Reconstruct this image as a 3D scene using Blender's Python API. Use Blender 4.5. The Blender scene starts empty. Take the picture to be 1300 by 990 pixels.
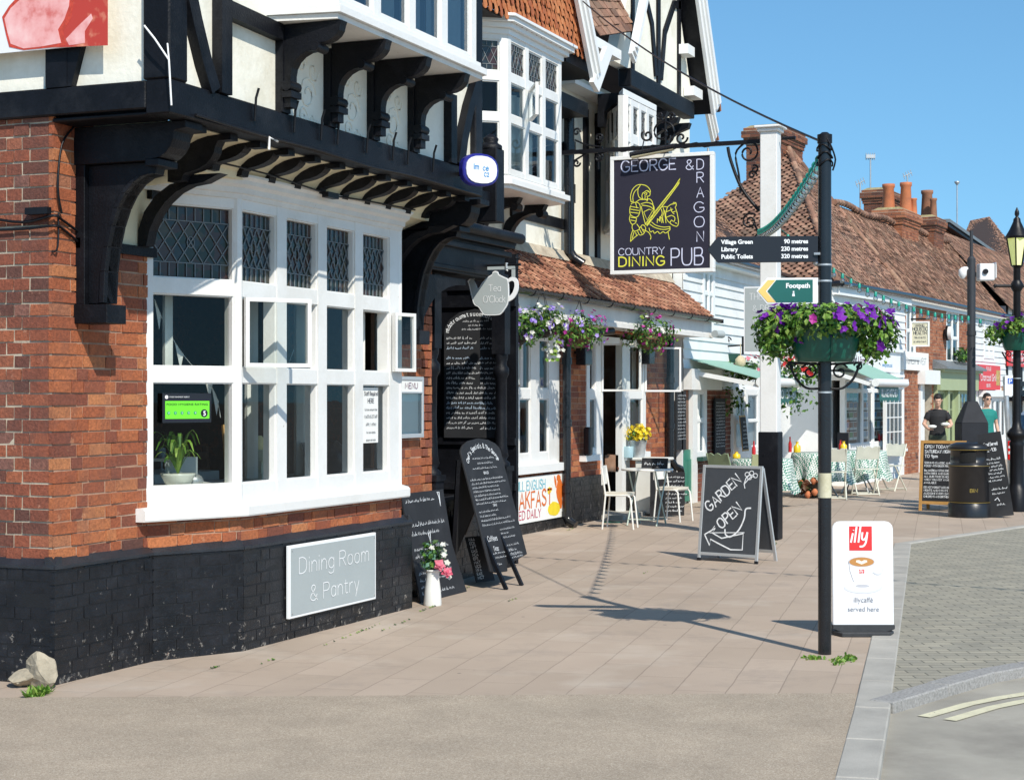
import bpy, math, random
from mathutils import Vector, Matrix
R=random.Random(7)
rad=math.radians
sc=bpy.context.scene
COL=sc.collection
# ---------------------------------------------------------------- survey: turns measured picture points into real points on known planes
F=2200.;H=1.67;HY=505.;A=rad(22.4)
fw=(math.cos(A),math.sin(A));rt=(math.sin(A),-math.cos(A))
D0=F*H/(868-HY);R0=(68-650)/F*D0
CX=-D0*fw[0]-R0*rt[0];CY=-D0*fw[1]-R0*rt[1]
def ray(px):
    k=(px-650)/F
    return fw[0]+k*rt[0],fw[1]+k*rt[1]
def G(px,py,z=0):
    d=F*(H-z)/(py-HY);r=ray(px);return Vector((CX+d*r[0],CY+d*r[1],z))
def Wy(px,py,y=0):
    r=ray(px);d=(y-CY)/r[1];return Vector((CX+d*r[0],y,H-(py-HY)*d/F))
def Wx(px,py,x=0):
    r=ray(px);d=(x-CX)/r[0];return Vector((x,CY+d*r[1],H-(py-HY)*d/F))
def xy(px,y): return Wy(px,505,y).x
def yx(px,x): return Wx(px,505,x).y
# row of shops beyond: local frame
RA=rad(-4.5);RO=(22.5,.75)
def Wr(px,py,off=0.):
    ux,uy=math.cos(RA),math.sin(RA);nx,ny=-uy,ux
    r=ray(px);bx,by=CX-RO[0],CY-RO[1]
    d=(off-(bx*nx+by*ny))/(r[0]*nx+r[1]*ny)
    X,Y=CX+d*r[0],CY+d*r[1]
    return Vector(((X-RO[0])*ux+(Y-RO[1])*uy,off,H-(py-HY)*d/F))
def RW(s,o,z):
    ux,uy=math.cos(RA),math.sin(RA);nx,ny=-uy,ux
    return Vector((RO[0]+s*ux+o*nx,RO[1]+s*uy+o*ny,z))
# ---------------------------------------------------------------- materials
MATS={}
def mk(name):
    m=bpy.data.materials.new(name);m.use_nodes=True;nt=m.node_tree;nt.nodes.clear()
    o=nt.nodes.new('ShaderNodeOutputMaterial');b=nt.nodes.new('ShaderNodeBsdfPrincipled')
    nt.links.new(b.outputs[0],o.inputs[0]);MATS[name]=m
    return m,nt,b,o
def N(nt,t,**k):
    n=nt.nodes.new(t)
    for a,v in k.items():
        if a.startswith('i_'):
            n.inputs[a[2:].replace('_',' ')].default_value=v
        else: setattr(n,a,v)
    return n
def ramp(nt,fac,stops,interp='LINEAR'):
    n=nt.nodes.new('ShaderNodeValToRGB');cr=n.color_ramp;cr.interpolation=interp
    while len(cr.elements)<len(stops): cr.elements.new(.5)
    for e,(p,c) in zip(cr.elements,stops):
        e.position=p;e.color=(*c,1) if len(c)==3 else c
    nt.links.new(fac,n.inputs[0]);return n.outputs[0]
def mixc(nt,fac,a,b,mode='MIX'):
    n=nt.nodes.new('ShaderNodeMix');n.data_type='RGBA';n.blend_type=mode
    for s,v in ((0,fac),(6,a),(7,b)):
        if hasattr(v,'links') or hasattr(v,'is_linked'): nt.links.new(v,n.inputs[s])
        else: n.inputs[s].default_value=v if s==0 else (*v,1)
    return n.outputs[2]
def coords(nt): return nt.nodes.new('ShaderNodeTexCoord').outputs['Object']
def noise(nt,vec,scale,detail=4,rough=.55):
    n=nt.nodes.new('ShaderNodeTexNoise');n.inputs['Scale'].default_value=scale;n.inputs['Detail'].default_value=detail;n.inputs['Roughness'].default_value=rough
    nt.links.new(vec,n.inputs['Vector']);return n.outputs['Fac']
def bump(nt,b,h,strength=.3,dist=.01):
    n=nt.nodes.new('ShaderNodeBump');n.inputs['Strength'].default_value=strength;n.inputs['Distance'].default_value=dist
    nt.links.new(h,n.inputs['Height']);nt.links.new(n.outputs[0],b.inputs['Normal'])
def sc_(c,f): return tuple(min(1,x*f) for x in c)
def mat(name,col,rough=.6,var=.18,scale=6,fine=60,bmp=.15,metal=0,dirt=None,chip=None,chipscale=14,island=0,spec=None,chipt=.64):
    m,nt,b,o=mk(name);v=coords(nt)
    n1=noise(nt,v,scale);n2=noise(nt,v,fine,3)
    c=ramp(nt,n1,[(.3,sc_(col,1-var)),(.7,sc_(col,1+var))])
    c=mixc(nt,.25,c,ramp(nt,n2,[(.3,sc_(col,1-var*1.6)),(.7,sc_(col,1+var*1.3))]))
    if island:
        g=nt.nodes.new('ShaderNodeNewGeometry')
        c=mixc(nt,1,c,ramp(nt,g.outputs['Random Per Island'],[(0,(1-island,)*3),(1,(1,)*3)]),'MULTIPLY')
    if dirt:
        c=mixc(nt,ramp(nt,noise(nt,v,scale*.35,6,.7),[(.5,(0,0,0)),(.72,(1,1,1))]),c,dirt)
    if chip:
        c=mixc(nt,ramp(nt,noise(nt,v,chipscale,8,.75),[(chipt,(0,0,0)),(chipt+.02,(1,1,1))]),c,chip)
    nt.links.new(c,b.inputs['Base Color'])
    b.inputs['Roughness'].default_value=rough;b.inputs['Metallic'].default_value=metal
    if spec is not None: b.inputs['Specular IOR Level'].default_value=spec
    if bmp: bump(nt,b,n2,bmp,.006)
    return m
def isl(name,stops,rough=.85,bmp=.5,fine=90,spot=None,dirt=None,warm=None):
    """colour per brick / tile / leaf from its own random number"""
    m,nt,b,o=mk(name);v=coords(nt);g=nt.nodes.new('ShaderNodeNewGeometry')
    c=ramp(nt,g.outputs['Random Per Island'],stops)
    n2=noise(nt,v,fine,5,.7)
    c=mixc(nt,.7,c,ramp(nt,n2,[(.25,(.22,.22,.22)),(.72,(1.15,1.15,1.15))]),'MULTIPLY')
    if dirt: c=mixc(nt,ramp(nt,noise(nt,v,2.2,6,.65),[(.45,(0,0,0)),(.75,(.8,.8,.8))]),c,dirt)
    if spot: c=mixc(nt,ramp(nt,noise(nt,v,9,7,.7),[(.62,(0,0,0)),(.7,(.8,.8,.8))]),c,spot)
    nt.links.new(c,b.inputs['Base Color']);b.inputs['Roughness'].default_value=rough
    bump(nt,b,n2,bmp,.008);return m
def glass(name,tint=(.9,.95,.95),refl=1.45,rough=.01,base=.04):
    m,nt,b,o=mk(name);nt.nodes.remove(b)
    t=N(nt,'ShaderNodeBsdfTransparent');t.inputs[0].default_value=(*tint,1)
    gl=N(nt,'ShaderNodeBsdfGlossy');gl.inputs['Roughness'].default_value=rough;gl.inputs[0].default_value=(.9,.95,1,1)
    fr=N(nt,'ShaderNodeFresnel');fr.inputs[0].default_value=refl
    nz=noise(nt,coords(nt),2.5,2);bp=N(nt,'ShaderNodeBump');bp.inputs['Strength'].default_value=.05;bp.inputs['Distance'].default_value=.01
    nt.links.new(nz,bp.inputs['Height']);nt.links.new(bp.outputs[0],gl.inputs['Normal'])
    mx=N(nt,'ShaderNodeMixShader');ad=N(nt,'ShaderNodeMath',operation='ADD');ad.inputs[1].default_value=base;ad.use_clamp=True
    nt.links.new(fr.outputs[0],ad.inputs[0]);nt.links.new(ad.outputs[0],mx.inputs[0])
    nt.links.new(t.outputs[0],mx.inputs[1]);nt.links.new(gl.outputs[0],mx.inputs[2]);nt.links.new(mx.outputs[0],o.inputs[0])
    return m
def leafmat(name,stops,rough=.55):
    m,nt,b,o=mk(name);g=nt.nodes.new('ShaderNodeNewGeometry')
    c=ramp(nt,g.outputs['Random Per Island'],stops);nt.links.new(c,b.inputs['Base Color'])
    b.inputs['Roughness'].default_value=rough
    t=N(nt,'ShaderNodeBsdfTranslucent');nt.links.new(c,t.inputs[0]);mx=N(nt,'ShaderNodeMixShader');mx.inputs[0].default_value=.3
    nt.links.new(b.outputs[0],mx.inputs[1]);nt.links.new(t.outputs[0],mx.inputs[2]);nt.links.new(mx.outputs[0],o.inputs[0]);return m
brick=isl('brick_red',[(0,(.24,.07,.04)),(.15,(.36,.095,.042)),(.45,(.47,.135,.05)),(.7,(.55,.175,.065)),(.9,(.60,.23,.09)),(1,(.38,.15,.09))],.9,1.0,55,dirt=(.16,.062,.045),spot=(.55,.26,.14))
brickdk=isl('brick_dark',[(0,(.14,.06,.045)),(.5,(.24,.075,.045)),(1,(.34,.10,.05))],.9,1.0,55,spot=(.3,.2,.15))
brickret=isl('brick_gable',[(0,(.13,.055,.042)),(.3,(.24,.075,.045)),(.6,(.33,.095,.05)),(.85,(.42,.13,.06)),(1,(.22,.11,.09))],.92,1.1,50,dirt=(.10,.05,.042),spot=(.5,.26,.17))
brick_or=isl('brick_orange',[(0,(.28,.09,.045)),(.5,(.42,.15,.07)),(1,(.5,.2,.1))],.88,.5,70,spot=(.6,.45,.32))
brick_old=isl('brick_old',[(0,(.12,.05,.035)),(.5,(.24,.09,.05)),(1,(.32,.12,.06))],.9,.6,50,spot=(.3,.25,.14))
mortar=mat('mortar',(.48,.41,.31),.95,.25,8,120,.5,dirt=(.3,.24,.18))
mortar_r=mat('mortar_red',(.40,.23,.15),.95,.25,8,120,.5,dirt=(.5,.4,.3))
mortarb=mat('mortar_black',(.006,.0065,.008),.5,.3,8,120,.5)
def plinthm():
    m,nt,b,o=mk('brick_black_painted');v=coords(nt)
    g=N(nt,'ShaderNodeNewGeometry');sp=N(nt,'ShaderNodeSeparateXYZ');nt.links.new(g.outputs['Position'],sp.inputs[0])
    base=ramp(nt,noise(nt,v,5,7,.7),[(.35,(.004,.0045,.006)),(.62,(.014,.015,.019)),(.8,(.045,.046,.05))])
    n1=noise(nt,v,16,9,.78)
    low=N(nt,'ShaderNodeMapRange');low.inputs[1].default_value=.0;low.inputs[2].default_value=.38;low.inputs[3].default_value=.075;low.inputs[4].default_value=0;nt.links.new(sp.outputs[2],low.inputs[0])
    ad=N(nt,'ShaderNodeMath',operation='ADD');nt.links.new(n1,ad.inputs[0]);nt.links.new(low.outputs[0],ad.inputs[1])
    c=mixc(nt,ramp(nt,ad.outputs[0],[(.635,(0,0,0)),(.66,(1,1,1))]),base,ramp(nt,noise(nt,v,50,3),[(.3,(.10,.09,.085)),(.6,(.26,.24,.21)),(.75,(.3,.14,.09))]))
    nt.links.new(c,b.inputs['Base Color']);b.inputs['Roughness'].default_value=.36;b.inputs['Specular IOR Level'].default_value=.4
    h=mixc(nt,.5,noise(nt,v,28,6,.7),n1);bump(nt,b,h,.9,.012);return m
brick_blk=plinthm()
ledge=mat('ledge_black',(.02,.022,.027),.4,.4,7,90,.7,chip=(.25,.22,.2),chipscale=9,chipt=.72)
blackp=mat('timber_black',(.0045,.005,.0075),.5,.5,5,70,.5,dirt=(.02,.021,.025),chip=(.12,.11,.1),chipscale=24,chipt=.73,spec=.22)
def streak(m,sx,sy,sz,amt=.45,sc2=3):
    pass
iron=mat('iron_black',(.007,.007,.009),.42,.3,8,60,.25,spec=.3)
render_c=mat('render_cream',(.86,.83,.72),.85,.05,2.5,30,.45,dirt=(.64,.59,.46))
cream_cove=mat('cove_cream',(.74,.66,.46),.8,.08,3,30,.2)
whitep=mat('paint_white',(.78,.775,.75),.45,.04,3,45,.25,chip=(.42,.37,.3),chipscale=9,chipt=.685,dirt=(.66,.645,.60))
whitec=mat('paint_white_clean',(.82,.82,.80),.4,.03,3,45,.1)
whiteold=mat('paint_white_worn',(.74,.72,.68),.6,.08,5,45,.5,chip=(.32,.24,.18),chipscale=11,chipt=.66)
boardw=mat('weatherboard_white',(.78,.79,.78),.5,.05,2,40,.2,dirt=(.62,.61,.57))
tile=isl('tile_red',[(0,(.28,.11,.07)),(.3,(.46,.19,.11)),(.65,(.58,.27,.16)),(1,(.64,.34,.21))],.85,.5,45,spot=(.28,.24,.17))
tile_or=isl('tile_orange',[(0,(.46,.13,.05)),(.5,(.60,.20,.07)),(1,(.68,.26,.10))],.85,.5,45)
tile_old=isl('tile_old',[(0,(.16,.08,.055)),(.35,(.30,.155,.10)),(.75,(.42,.22,.145)),(1,(.50,.29,.19))],.9,.6,30,dirt=(.17,.125,.085),spot=(.42,.34,.18))
tile_und=mat('tile_underlay',(.035,.02,.015),.9)
lead=mat('lead_grey',(.17,.19,.2),.5,.2,5,40,.3)
pipeb=mat('pipe_black',(.012,.013,.016),.22,.2,8,60,.1)
greyp=mat('grey_sign_paint',(.38,.42,.42),.75,.04,3,40,.06)
lettw=mat('lettering_white',(.85,.86,.86),.5,.02,3,40,0)
chalk=mat('chalk_white',(.82,.84,.86),.9,.15,40,140,0)
chalkblue=mat('chalk_blue',(.6,.74,.95),.9,.15,40,140,0)
board_b=mat('chalkboard',(.014,.015,.018),.75,.3,3,60,.1,dirt=(.035,.036,.04))
board_g=mat('chalkboard_grey',(.055,.062,.072),.6,.15,3,60,.1,dirt=(.075,.08,.09))
alu=mat('frame_silver',(.55,.57,.58),.4,.05,5,60,.1,metal=.4)
woodor=mat('wood_orange',(.50,.27,.08),.5,.2,9,60,.2)
woodbr=mat('wood_brown',(.12,.06,.03),.6,.3,9,60,.2)
navy=mat('sign_navy',(.026,.025,.042),.7,.05,3,40,0,spec=.25)
yel=mat('line_yellow',(.78,.76,.08),.5,.02,3,40,0)
lav=mat('letter_lavender',(.66,.68,.86),.5,.02,3,40,0)
red=mat('sign_red',(.72,.03,.03),.4,.03,3,40,0)
green=mat('sign_green',(.012,.12,.10),.4,.05,3,40,0)
greent=mat('planter_green',(.005,.095,.065),.3,.2,4,40,.1)
greensage=mat('paint_sage',(.36,.42,.24),.55,.05,3,40,.1)
greendoor=mat('paint_door_green',(.02,.2,.13),.4,.1,3,40,.1)
dkgreen=mat('paint_dark_green',(.012,.06,.045),.4,.1,3,40,.1)
awn=mat('canvas_green',(.26,.44,.36),.8,.06,4,80,.2)
limegr=mat('sticker_green',(.16,.72,.03),.5,.02,3,40,0)
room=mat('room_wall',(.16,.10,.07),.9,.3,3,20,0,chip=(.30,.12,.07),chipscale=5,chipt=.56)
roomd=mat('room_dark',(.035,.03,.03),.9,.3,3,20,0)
roomf=mat('room_floor',(.12,.07,.04),.7,.2,3,20,0)
curtain=mat('curtain_white',(.72,.72,.68),.9,.06,6,40,.2)
paper=mat('paper_white',(.82,.82,.78),.8,.02,6,40,0)
inkd=mat('ink_dark',(.03,.03,.05),.6,.1,6,40,0)
ink_grey=mat('ink_grey',(.25,.26,.3),.6,.1,6,40,0)
inkpl=mat('ink_plum',(.16,.03,.1),.6,.1,6,40,0)
steelg=mat('galvanised',(.5,.52,.53),.45,.15,9,80,.15,metal=.6)
terr=mat('terracotta',(.52,.17,.07),.75,.15,6,60,.2,dirt=(.35,.12,.06))
terrd=mat('terracotta_old',(.3,.13,.07),.8,.3,6,60,.2,dirt=(.16,.1,.06))
leaf=leafmat('leaf_green',[(0,(.04,.13,.014)),(.5,(.11,.27,.03)),(1,(.24,.42,.07))])
leafd=leafmat('leaf_dark',[(0,(.012,.045,.01)),(.6,(.03,.09,.02)),(1,(.08,.16,.03))])
leafl=leafmat('leaf_lime',[(0,(.14,.28,.03)),(1,(.3,.42,.08))])
fpur=leafmat('petal_purple',[(0,(.10,.006,.24)),(.6,(.2,.015,.42)),(1,(.3,.03,.45))])
flil=leafmat('petal_lilac',[(0,(.25,.16,.6)),(.6,(.4,.28,.75)),(1,(.6,.5,.85))])
fmag=leafmat('petal_magenta',[(0,(.4,.02,.25)),(1,(.6,.06,.4))])
fred=leafmat('petal_red',[(0,(.6,.02,.02)),(1,(.8,.05,.06))])
fpink=leafmat('petal_pink',[(0,(.7,.12,.2)),(1,(.85,.3,.38))])
fwht=leafmat('petal_white',[(0,(.7,.7,.62)),(1,(.85,.85,.8))])
fyel=leafmat('petal_yellow',[(0,(.8,.55,.01)),(1,(.9,.75,.05))])
gl_w=glass('window_glass',(.86,.9,.88),1.33,.01,.0)
gl_sky=glass('window_glass_bright',(.5,.56,.58),1.45,.03,.10)
def stained():
    m,nt,b,o=mk('leaded_glass');v=coords(nt)
    vo=nt.nodes.new('ShaderNodeTexVoronoi');vo.inputs['Scale'].default_value=16;nt.links.new(v,vo.inputs['Vector'])
    c=ramp(nt,noise(nt,vo.outputs['Color'],3.3,0),[(.25,(.016,.022,.014)),(.38,(.045,.02,.016)),(.5,(.018,.026,.032)),(.6,(.05,.04,.022)),(.7,(.016,.026,.018)),(.82,(.06,.07,.07))],'CONSTANT')
    nt.links.new(c,b.inputs['Base Color']);b.inputs['Roughness'].default_value=.2;bump(nt,b,noise(nt,v,30,2),.4,.004);return m
stain=stained()
skin=mat('skin',(.62,.37,.26),.55,.06,20,80,.05)
# ---------------------------------------------------------------- mesh builder
MW={}
class MB:
    def __init__(s,*mats): s.v=[];s.f=[];s.m=[];s.mats=list(mats);s.i=0;s.smooth=False;s.sf=[]
    def use(s,m):
        if m not in s.mats: s.mats.append(m)
        s.i=s.mats.index(m);return s
    def add(s,vs,fs,smooth=False):
        b=len(s.v);s.v+=[Vector(p) for p in vs]
        for f in fs: s.f.append(tuple(b+k for k in f));s.m.append(s.i);s.sf.append(smooth)
        return s
    def box(s,x0,x1,y0,y1,z0,z1):
        if x0>x1:x0,x1=x1,x0
        if y0>y1:y0,y1=y1,y0
        if z0>z1:z0,z1=z1,z0
        return s.add([(x0,y0,z0),(x1,y0,z0),(x1,y1,z0),(x0,y1,z0),(x0,y0,z1),(x1,y0,z1),(x1,y1,z1),(x0,y1,z1)],
          [(3,2,1,0),(4,5,6,7),(0,1,5,4),(1,2,6,5),(2,3,7,6),(3,0,4,7)])
    def fr(s,o,u,v,n,u0,u1,v0,v1,n0,n1):
        """box in a frame (origin, three axes)"""
        P=[o+u*a+v*b+n*c for c in(n0,n1) for (a,b) in((u0,v0),(u1,v0),(u1,v1),(u0,v1))]
        fs=[(3,2,1,0),(4,5,6,7),(0,1,5,4),(1,2,6,5),(2,3,7,6),(3,0,4,7)]
        if u.cross(v).dot(n)<0: fs=[f[::-1] for f in fs]
        return s.add(P,fs)
    def beam(s,p,q,w,h,up=(0,0,1)):
        p=Vector(p);q=Vector(q);d=(q-p);L=d.length;d.normalize();up=Vector(up)
        if abs(d.dot(up))>.99: up=Vector((0,1,0))
        a=d.cross(up).normalized();b=a.cross(d)
        return s.fr(p,a,b,d,-w/2,w/2,-h/2,h/2,0,L)
    def tube(s,pts,r,n=8,cap=True,smooth=True):
        pts=[Vector(p) for p in pts];rs=r if isinstance(r,(list,tuple)) else [r]*len(pts)
        vs=[];ref=None
        for i,p in enumerate(pts):
            d=(pts[min(i+1,len(pts)-1)]-pts[max(i-1,0)]).normalized()
            if ref is None: ref=Vector((0,0,1)) if abs(d.z)<.9 else Vector((1,0,0))
            a=d.cross(ref)
            if a.length<1e-4: a=d.orthogonal()
            a.normalize();b=d.cross(a).normalized();ref=b.cross(d) if 0 else ref
            for k in range(n):
                t=2*math.pi*k/n;vs.append(p+(a*math.cos(t)+b*math.sin(t))*rs[i])
        fs=[(i*n+k,i*n+(k+1)%n,(i+1)*n+(k+1)%n,(i+1)*n+k) for i in range(len(pts)-1) for k in range(n)]
        s.add(vs,fs,smooth)
        if cap:
            m=len(pts)-1;s.add([vs[k] for k in range(n)],[tuple(range(n))[::-1]]);s.add([vs[m*n+k] for k in range(n)],[tuple(range(n))])
        return s
    def lathe(s,c,prof,n=20,smooth=True,sx=1,sy=1):
        c=Vector(c);vs=[]
        for r,z in prof:
            for k in range(n):
                t=2*math.pi*k/n;vs.append(c+Vector((r*sx*math.cos(t),r*sy*math.sin(t),z)))
        m=len(prof)
        fs=[(i*n+k,i*n+(k+1)%n,(i+1)*n+(k+1)%n,(i+1)*n+k) for i in range(m-1) for k in range(n)]
        s.add(vs,fs,smooth)
        s.add(vs[:n],[tuple(range(n))[::-1]]);s.add(vs[-n:],[tuple(range(n))]);return s
    def prism(s,o,u,v,n,poly,depth):
        """2D polygon extruded along n; walls + two caps"""
        k=len(poly);P=[o+u*a+v*b for a,b in poly]+[o+u*a+v*b+n*depth for a,b in poly]
        ar=sum(poly[i][0]*poly[(i+1)%k][1]-poly[(i+1)%k][0]*poly[i][1] for i in range(k))
        fs=[tuple(range(k))[::-1],tuple(range(k,2*k))]+[(i,(i+1)%k,k+(i+1)%k,k+i) for i in range(k)]
        if (ar>0)!=(u.cross(v).dot(n)*depth>0): fs=[f[::-1] for f in fs]
        return s.add(P,fs)
    def quad(s,*p): return s.add(p,[tuple(range(len(p)))])
    def build(s,name,parent=None,label=None,cat=None,group=None,kind=None,bevel=0,local=False):
        me=bpy.data.meshes.new(name)
        M=MW.get(parent.name) if parent else None
        vs=s.v
        if M is not None and not local:
            I=M.inverted();vs=[I@p for p in vs]
        me.from_pydata([tuple(p) for p in vs],[],s.f)
        for m in s.mats: me.materials.append(m)
        if s.f:
            me.polygons.foreach_set('material_index',s.m);me.polygons.foreach_set('use_smooth',s.sf)
        me.update()
        o=bpy.data.objects.new(name,me);COL.objects.link(o)
        if parent: o.parent=parent;MW[o.name]=M.copy()
        else: MW[o.name]=Matrix.Identity(4)
        if bevel:
            bm=o.modifiers.new('bevel','BEVEL');bm.width=bevel;bm.segments=1;bm.limit_method='ANGLE';bm.angle_limit=rad(50)
        tag(o,label,cat,group,kind);return o
def tag(o,label=None,cat=None,group=None,kind=None):
    if label:o['label']=label
    if cat:o['category']=cat
    if group:o['group']=group
    if kind:o['kind']=kind
    return o
def thing(name,label,cat,loc=(0,0,0),rz=0,group=None):
    o=bpy.data.objects.new(name,None);COL.objects.link(o);o.location=loc;o.rotation_euler=(0,0,rz);o.empty_display_size=.1
    MW[o.name]=Matrix.Translation(Vector(loc))@Matrix.Rotation(rz,4,'Z')
    return tag(o,label,cat,group)
def copytree(o,loc,rz,label,group=None,parent=None):
    kids=[c for c in bpy.data.objects if c.parent==o]
    c=o.copy();COL.objects.link(c)
    if parent is None:
        c.location=loc;c.rotation_euler=(0,0,rz)
        if label:c['label']=label
        if group:c['group']=group
        MW[c.name]=Matrix.Translation(Vector(loc))@Matrix.Rotation(rz,4,'Z')
    else: c.parent=parent;MW[c.name]=MW[parent.name].copy()
    for k in kids: copytree(k,None,0,None,None,c)
    return c
X,Y,Z=Vector((1,0,0)),Vector((0,1,0)),Vector((0,0,1))
def arc(cx,cy,r,a0,a1,n=8):
    return [(cx+r*math.cos(rad(a0+(a1-a0)*i/n)),cy+r*math.sin(rad(a0+(a1-a0)*i/n))) for i in range(n+1)]
def cat(pts,n=4):
    """Catmull-Rom smoothing"""
    out=[];P=[Vector(p) for p in pts]
    for i in range(len(P)-1):
        a=P[max(i-1,0)];b=P[i];c=P[i+1];d=P[min(i+2,len(P)-1)]
        for k in range(n):
            t=k/n;out.append(.5*((2*b)+(c-a)*t+(2*a-5*b+4*c-d)*t*t+(3*b-a-3*c+d)*t**3))
    out.append(P[-1]);return out
# ---------------------------------------------------------------- bricks
def bricks(mb,o,u,n,w,h,openings=(),mats=None,v=Z,relief=.006,wonk=.0015,start=0,course=.0755,slen=.226,damage=None,clip=None):
    """Flemish bond of separate bricks over a mortar face. o=lower left, u=along, n=outward"""
    mort=mats[1];bk=mats[0];dk=mats[2] if len(mats)>2 else None
    r=0;z=0.
    while z<h-.01:
        zh=min(z+course-.010,h)
        x=-(slen*.75 if r%2 else 0)-start;st=(r%2==0)
        while x<w:
            L=slen-.010 if st else slen*.5-.009
            segs=[(max(x,0),min(x+L,w))]
            for (a,b,c,d) in openings:
                if zh>c+.005 and z<d-.005:
                    ns=[]
                    for (p,q) in segs:
                        if q<=a or p>=b: ns.append((p,q))
                        else:
                            if p<a: ns.append((p,a))
                            if q>b: ns.append((b,q))
                    segs=ns
            for (p,q) in segs:
                if q-p>.012 and not(clip and not clip((p+q)/2,z)):
                    e=relief+R.uniform(-wonk,wonk)*2
                    if damage and damage((p+q)/2,z,R): e=-.012;
                    mb.use(dk if dk and R.random()<.07 else bk)
                    g=R.uniform(-.002,.002)
                    j=lambda k=.0022:R.uniform(-k,k)
                    P_=[o+u*(a_+j())+v*(b_+g+j(.0018))+n*(e+j(.002)) for a_,b_ in((p,z),(q,z),(q,zh),(p,zh))]
                    Q_=[o+u*a_+v*(b_+g)-n*.03 for a_,b_ in((p,z),(q,z),(q,zh),(p,zh))]
                    fs_=[(4,5,6,7),(0,1,5,4),(1,2,6,5),(2,3,7,6),(3,0,4,7)]
                    if u.cross(v).dot(n)<0: fs_=[f_[::-1] for f_ in fs_]
                    mb.add(Q_+P_,fs_)
            x+=L+.010;st=not st
        z+=course;r+=1
def flat_with_holes(mb,o,u,v,n,w,h,openings,t=.02,m=None,n1=0.):
    """thin slab split into strips round openings"""
    if m: mb.use(m)
    us=sorted({0,w}|{max(0,min(w,a)) for op in openings for a in op[:2]})
    vs=sorted({0,h}|{max(0,min(h,a)) for op in openings for a in op[2:]})
    for i in range(len(us)-1):
        # merge vertical runs
        run=None
        for j in range(len(vs)-1):
            cu,cv=(us[i]+us[i+1])/2,(vs[j]+vs[j+1])/2
            hole=any(a<cu<b and c<cv<d for a,b,c,d in openings)
            if hole:
                if run is not None: mb.fr(o,u,v,n,us[i],us[i+1],run,vs[j],n1-t,n1);run=None
            elif run is None: run=vs[j]
        if run is not None: mb.fr(o,u,v,n,us[i],us[i+1],run,h,n1-t,n1)
def brickwall(name,parent,o,u,n,w,h,openings=(),mats=None,thick=.2,**k):
    mb=MB();o=Vector(o);mb.use(mats[1]);flat_with_holes(mb,o,u,Z,n,w,h,openings,thick,mats[1],0)
    bricks(mb,o,u,n,w,h,openings,mats,**k);return mb.build(name,parent)
# ---------------------------------------------------------------- tiles
def tiles(mb,A,B,C,D,mat_,tw=.165,gauge=.1,scallop=False,jit=.006,under=True,sag=0.,clip=None,th=.014):
    """roof slope: A,B = eave ends, D,C = ridge ends (A below D). rows of separate tiles"""
    A,B,C,D=map(Vector,(A,B,C,D))
    n=(B-A).cross(D-A).normalized()
    if n.z<0 or (abs(n.z)<.05 and n.y>0): n=-n
    Ls=((D-A).length+(C-B).length)/2;rows=max(1,int(Ls/gauge))
    if under:
        mb.use(tile_und);mb.quad(A-n*.02,B-n*.02,C-n*.02,D-n*.02)
    mb.use(mat_)
    for r in range(rows):
        t0=r/rows;t1=min(1,(r+1.35)/rows)
        P0=A.lerp(D,t0);P1=B.lerp(C,t0);Q0=A.lerp(D,t1);Q1=B.lerp(C,t1)
        W=(P1-P0).length;cnt=max(1,round(W/tw));off=.5 if r%2 else 0
        for c in range(-1 if off else 0,cnt):
            a=max(0,(c+off)/cnt);b=min(1,(c+1+off)/cnt-.012)
            if b-a<.2/cnt: continue
            if clip and not clip(P0.lerp(P1,(a+b)/2)): continue
            j=[R.uniform(-jit,jit) for _ in range(4)]
            s_=n*(sag*math.sin(3.1*t0+2.3*(a+b))) if sag else Vector()
            p=P0.lerp(P1,a)+n*(th+j[0])+s_;q=P0.lerp(P1,b)+n*(th+j[1])+s_
            x=Q0.lerp(Q1,b)+n*(.000+j[2]*.3)+s_;y=Q0.lerp(Q1,a)+n*(.000+j[3]*.3)+s_
            dn=(A-D).normalized()
            if scallop:
                m=(p+q)/2;w=(q-p)
                e=[p,p+w*.15+dn*.035,m+dn*.05,q-w*.15+dn*.035,q]
                vs=e+[x,y]+[k-n*.012 for k in e]
                mb.add(vs,[(0,1,2,3,4,5,6),(1,0,7,8),(2,1,8,9),(3,2,9,10),(4,3,10,11)])
            else:
                vs=[p,q,x,y,p-n*th,q-n*th,x-n*th,y-n*th]
                mb.add(vs,[(0,1,2,3),(0,4,5,1),(0,3,7,4),(1,5,6,2)])
    return mb
# ---------------------------------------------------------------- windows
def lattice(mb,o,u,v,n,u0,u1,v0,v1,m,t=.006,cell=.09,border=True):
    mb.use(m)
    def rib(a,b): 
        p=o+u*a[0]+v*a[1]+n*.006;q=o+u*b[0]+v*b[1]+n*.006
        mb.beam(p,q,t,.006,n)
    vb=v0+(v1-v0)*.2;vt=v1-(v1-v0)*.2
    for z in(vb,vt): rib((u0,z),(u1,z))
    k=max(2,int((u1-u0)/.06))
    for i in range(1,k):
        x=u0+(u1-u0)*i/k;rib((x,v0),(x,vb));rib((x,vt),(x,v1))
    nx=max(1,round((u1-u0)/cell));dx=(u1-u0)/nx;hz=vt-vb;nz=max(1,round(hz/(dx*1.7)));dz=hz/nz
    for i in range(nx):
        for j in range(nz):
            a,b=u0+dx*i,vb+dz*j
            rib((a,b),(a+dx,b+dz));rib((a+dx,b),(a,b+dz))
    cx,cz=(u0+u1)/2,(vb+vt)/2
    pts=[o+u*(cx+.028*math.cos(t_))+v*(cz+.036*math.sin(t_))+n*.007 for t_ in [i*math.pi/5 for i in range(11)]]
    mb.tube(pts,.004,4,False)
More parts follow.
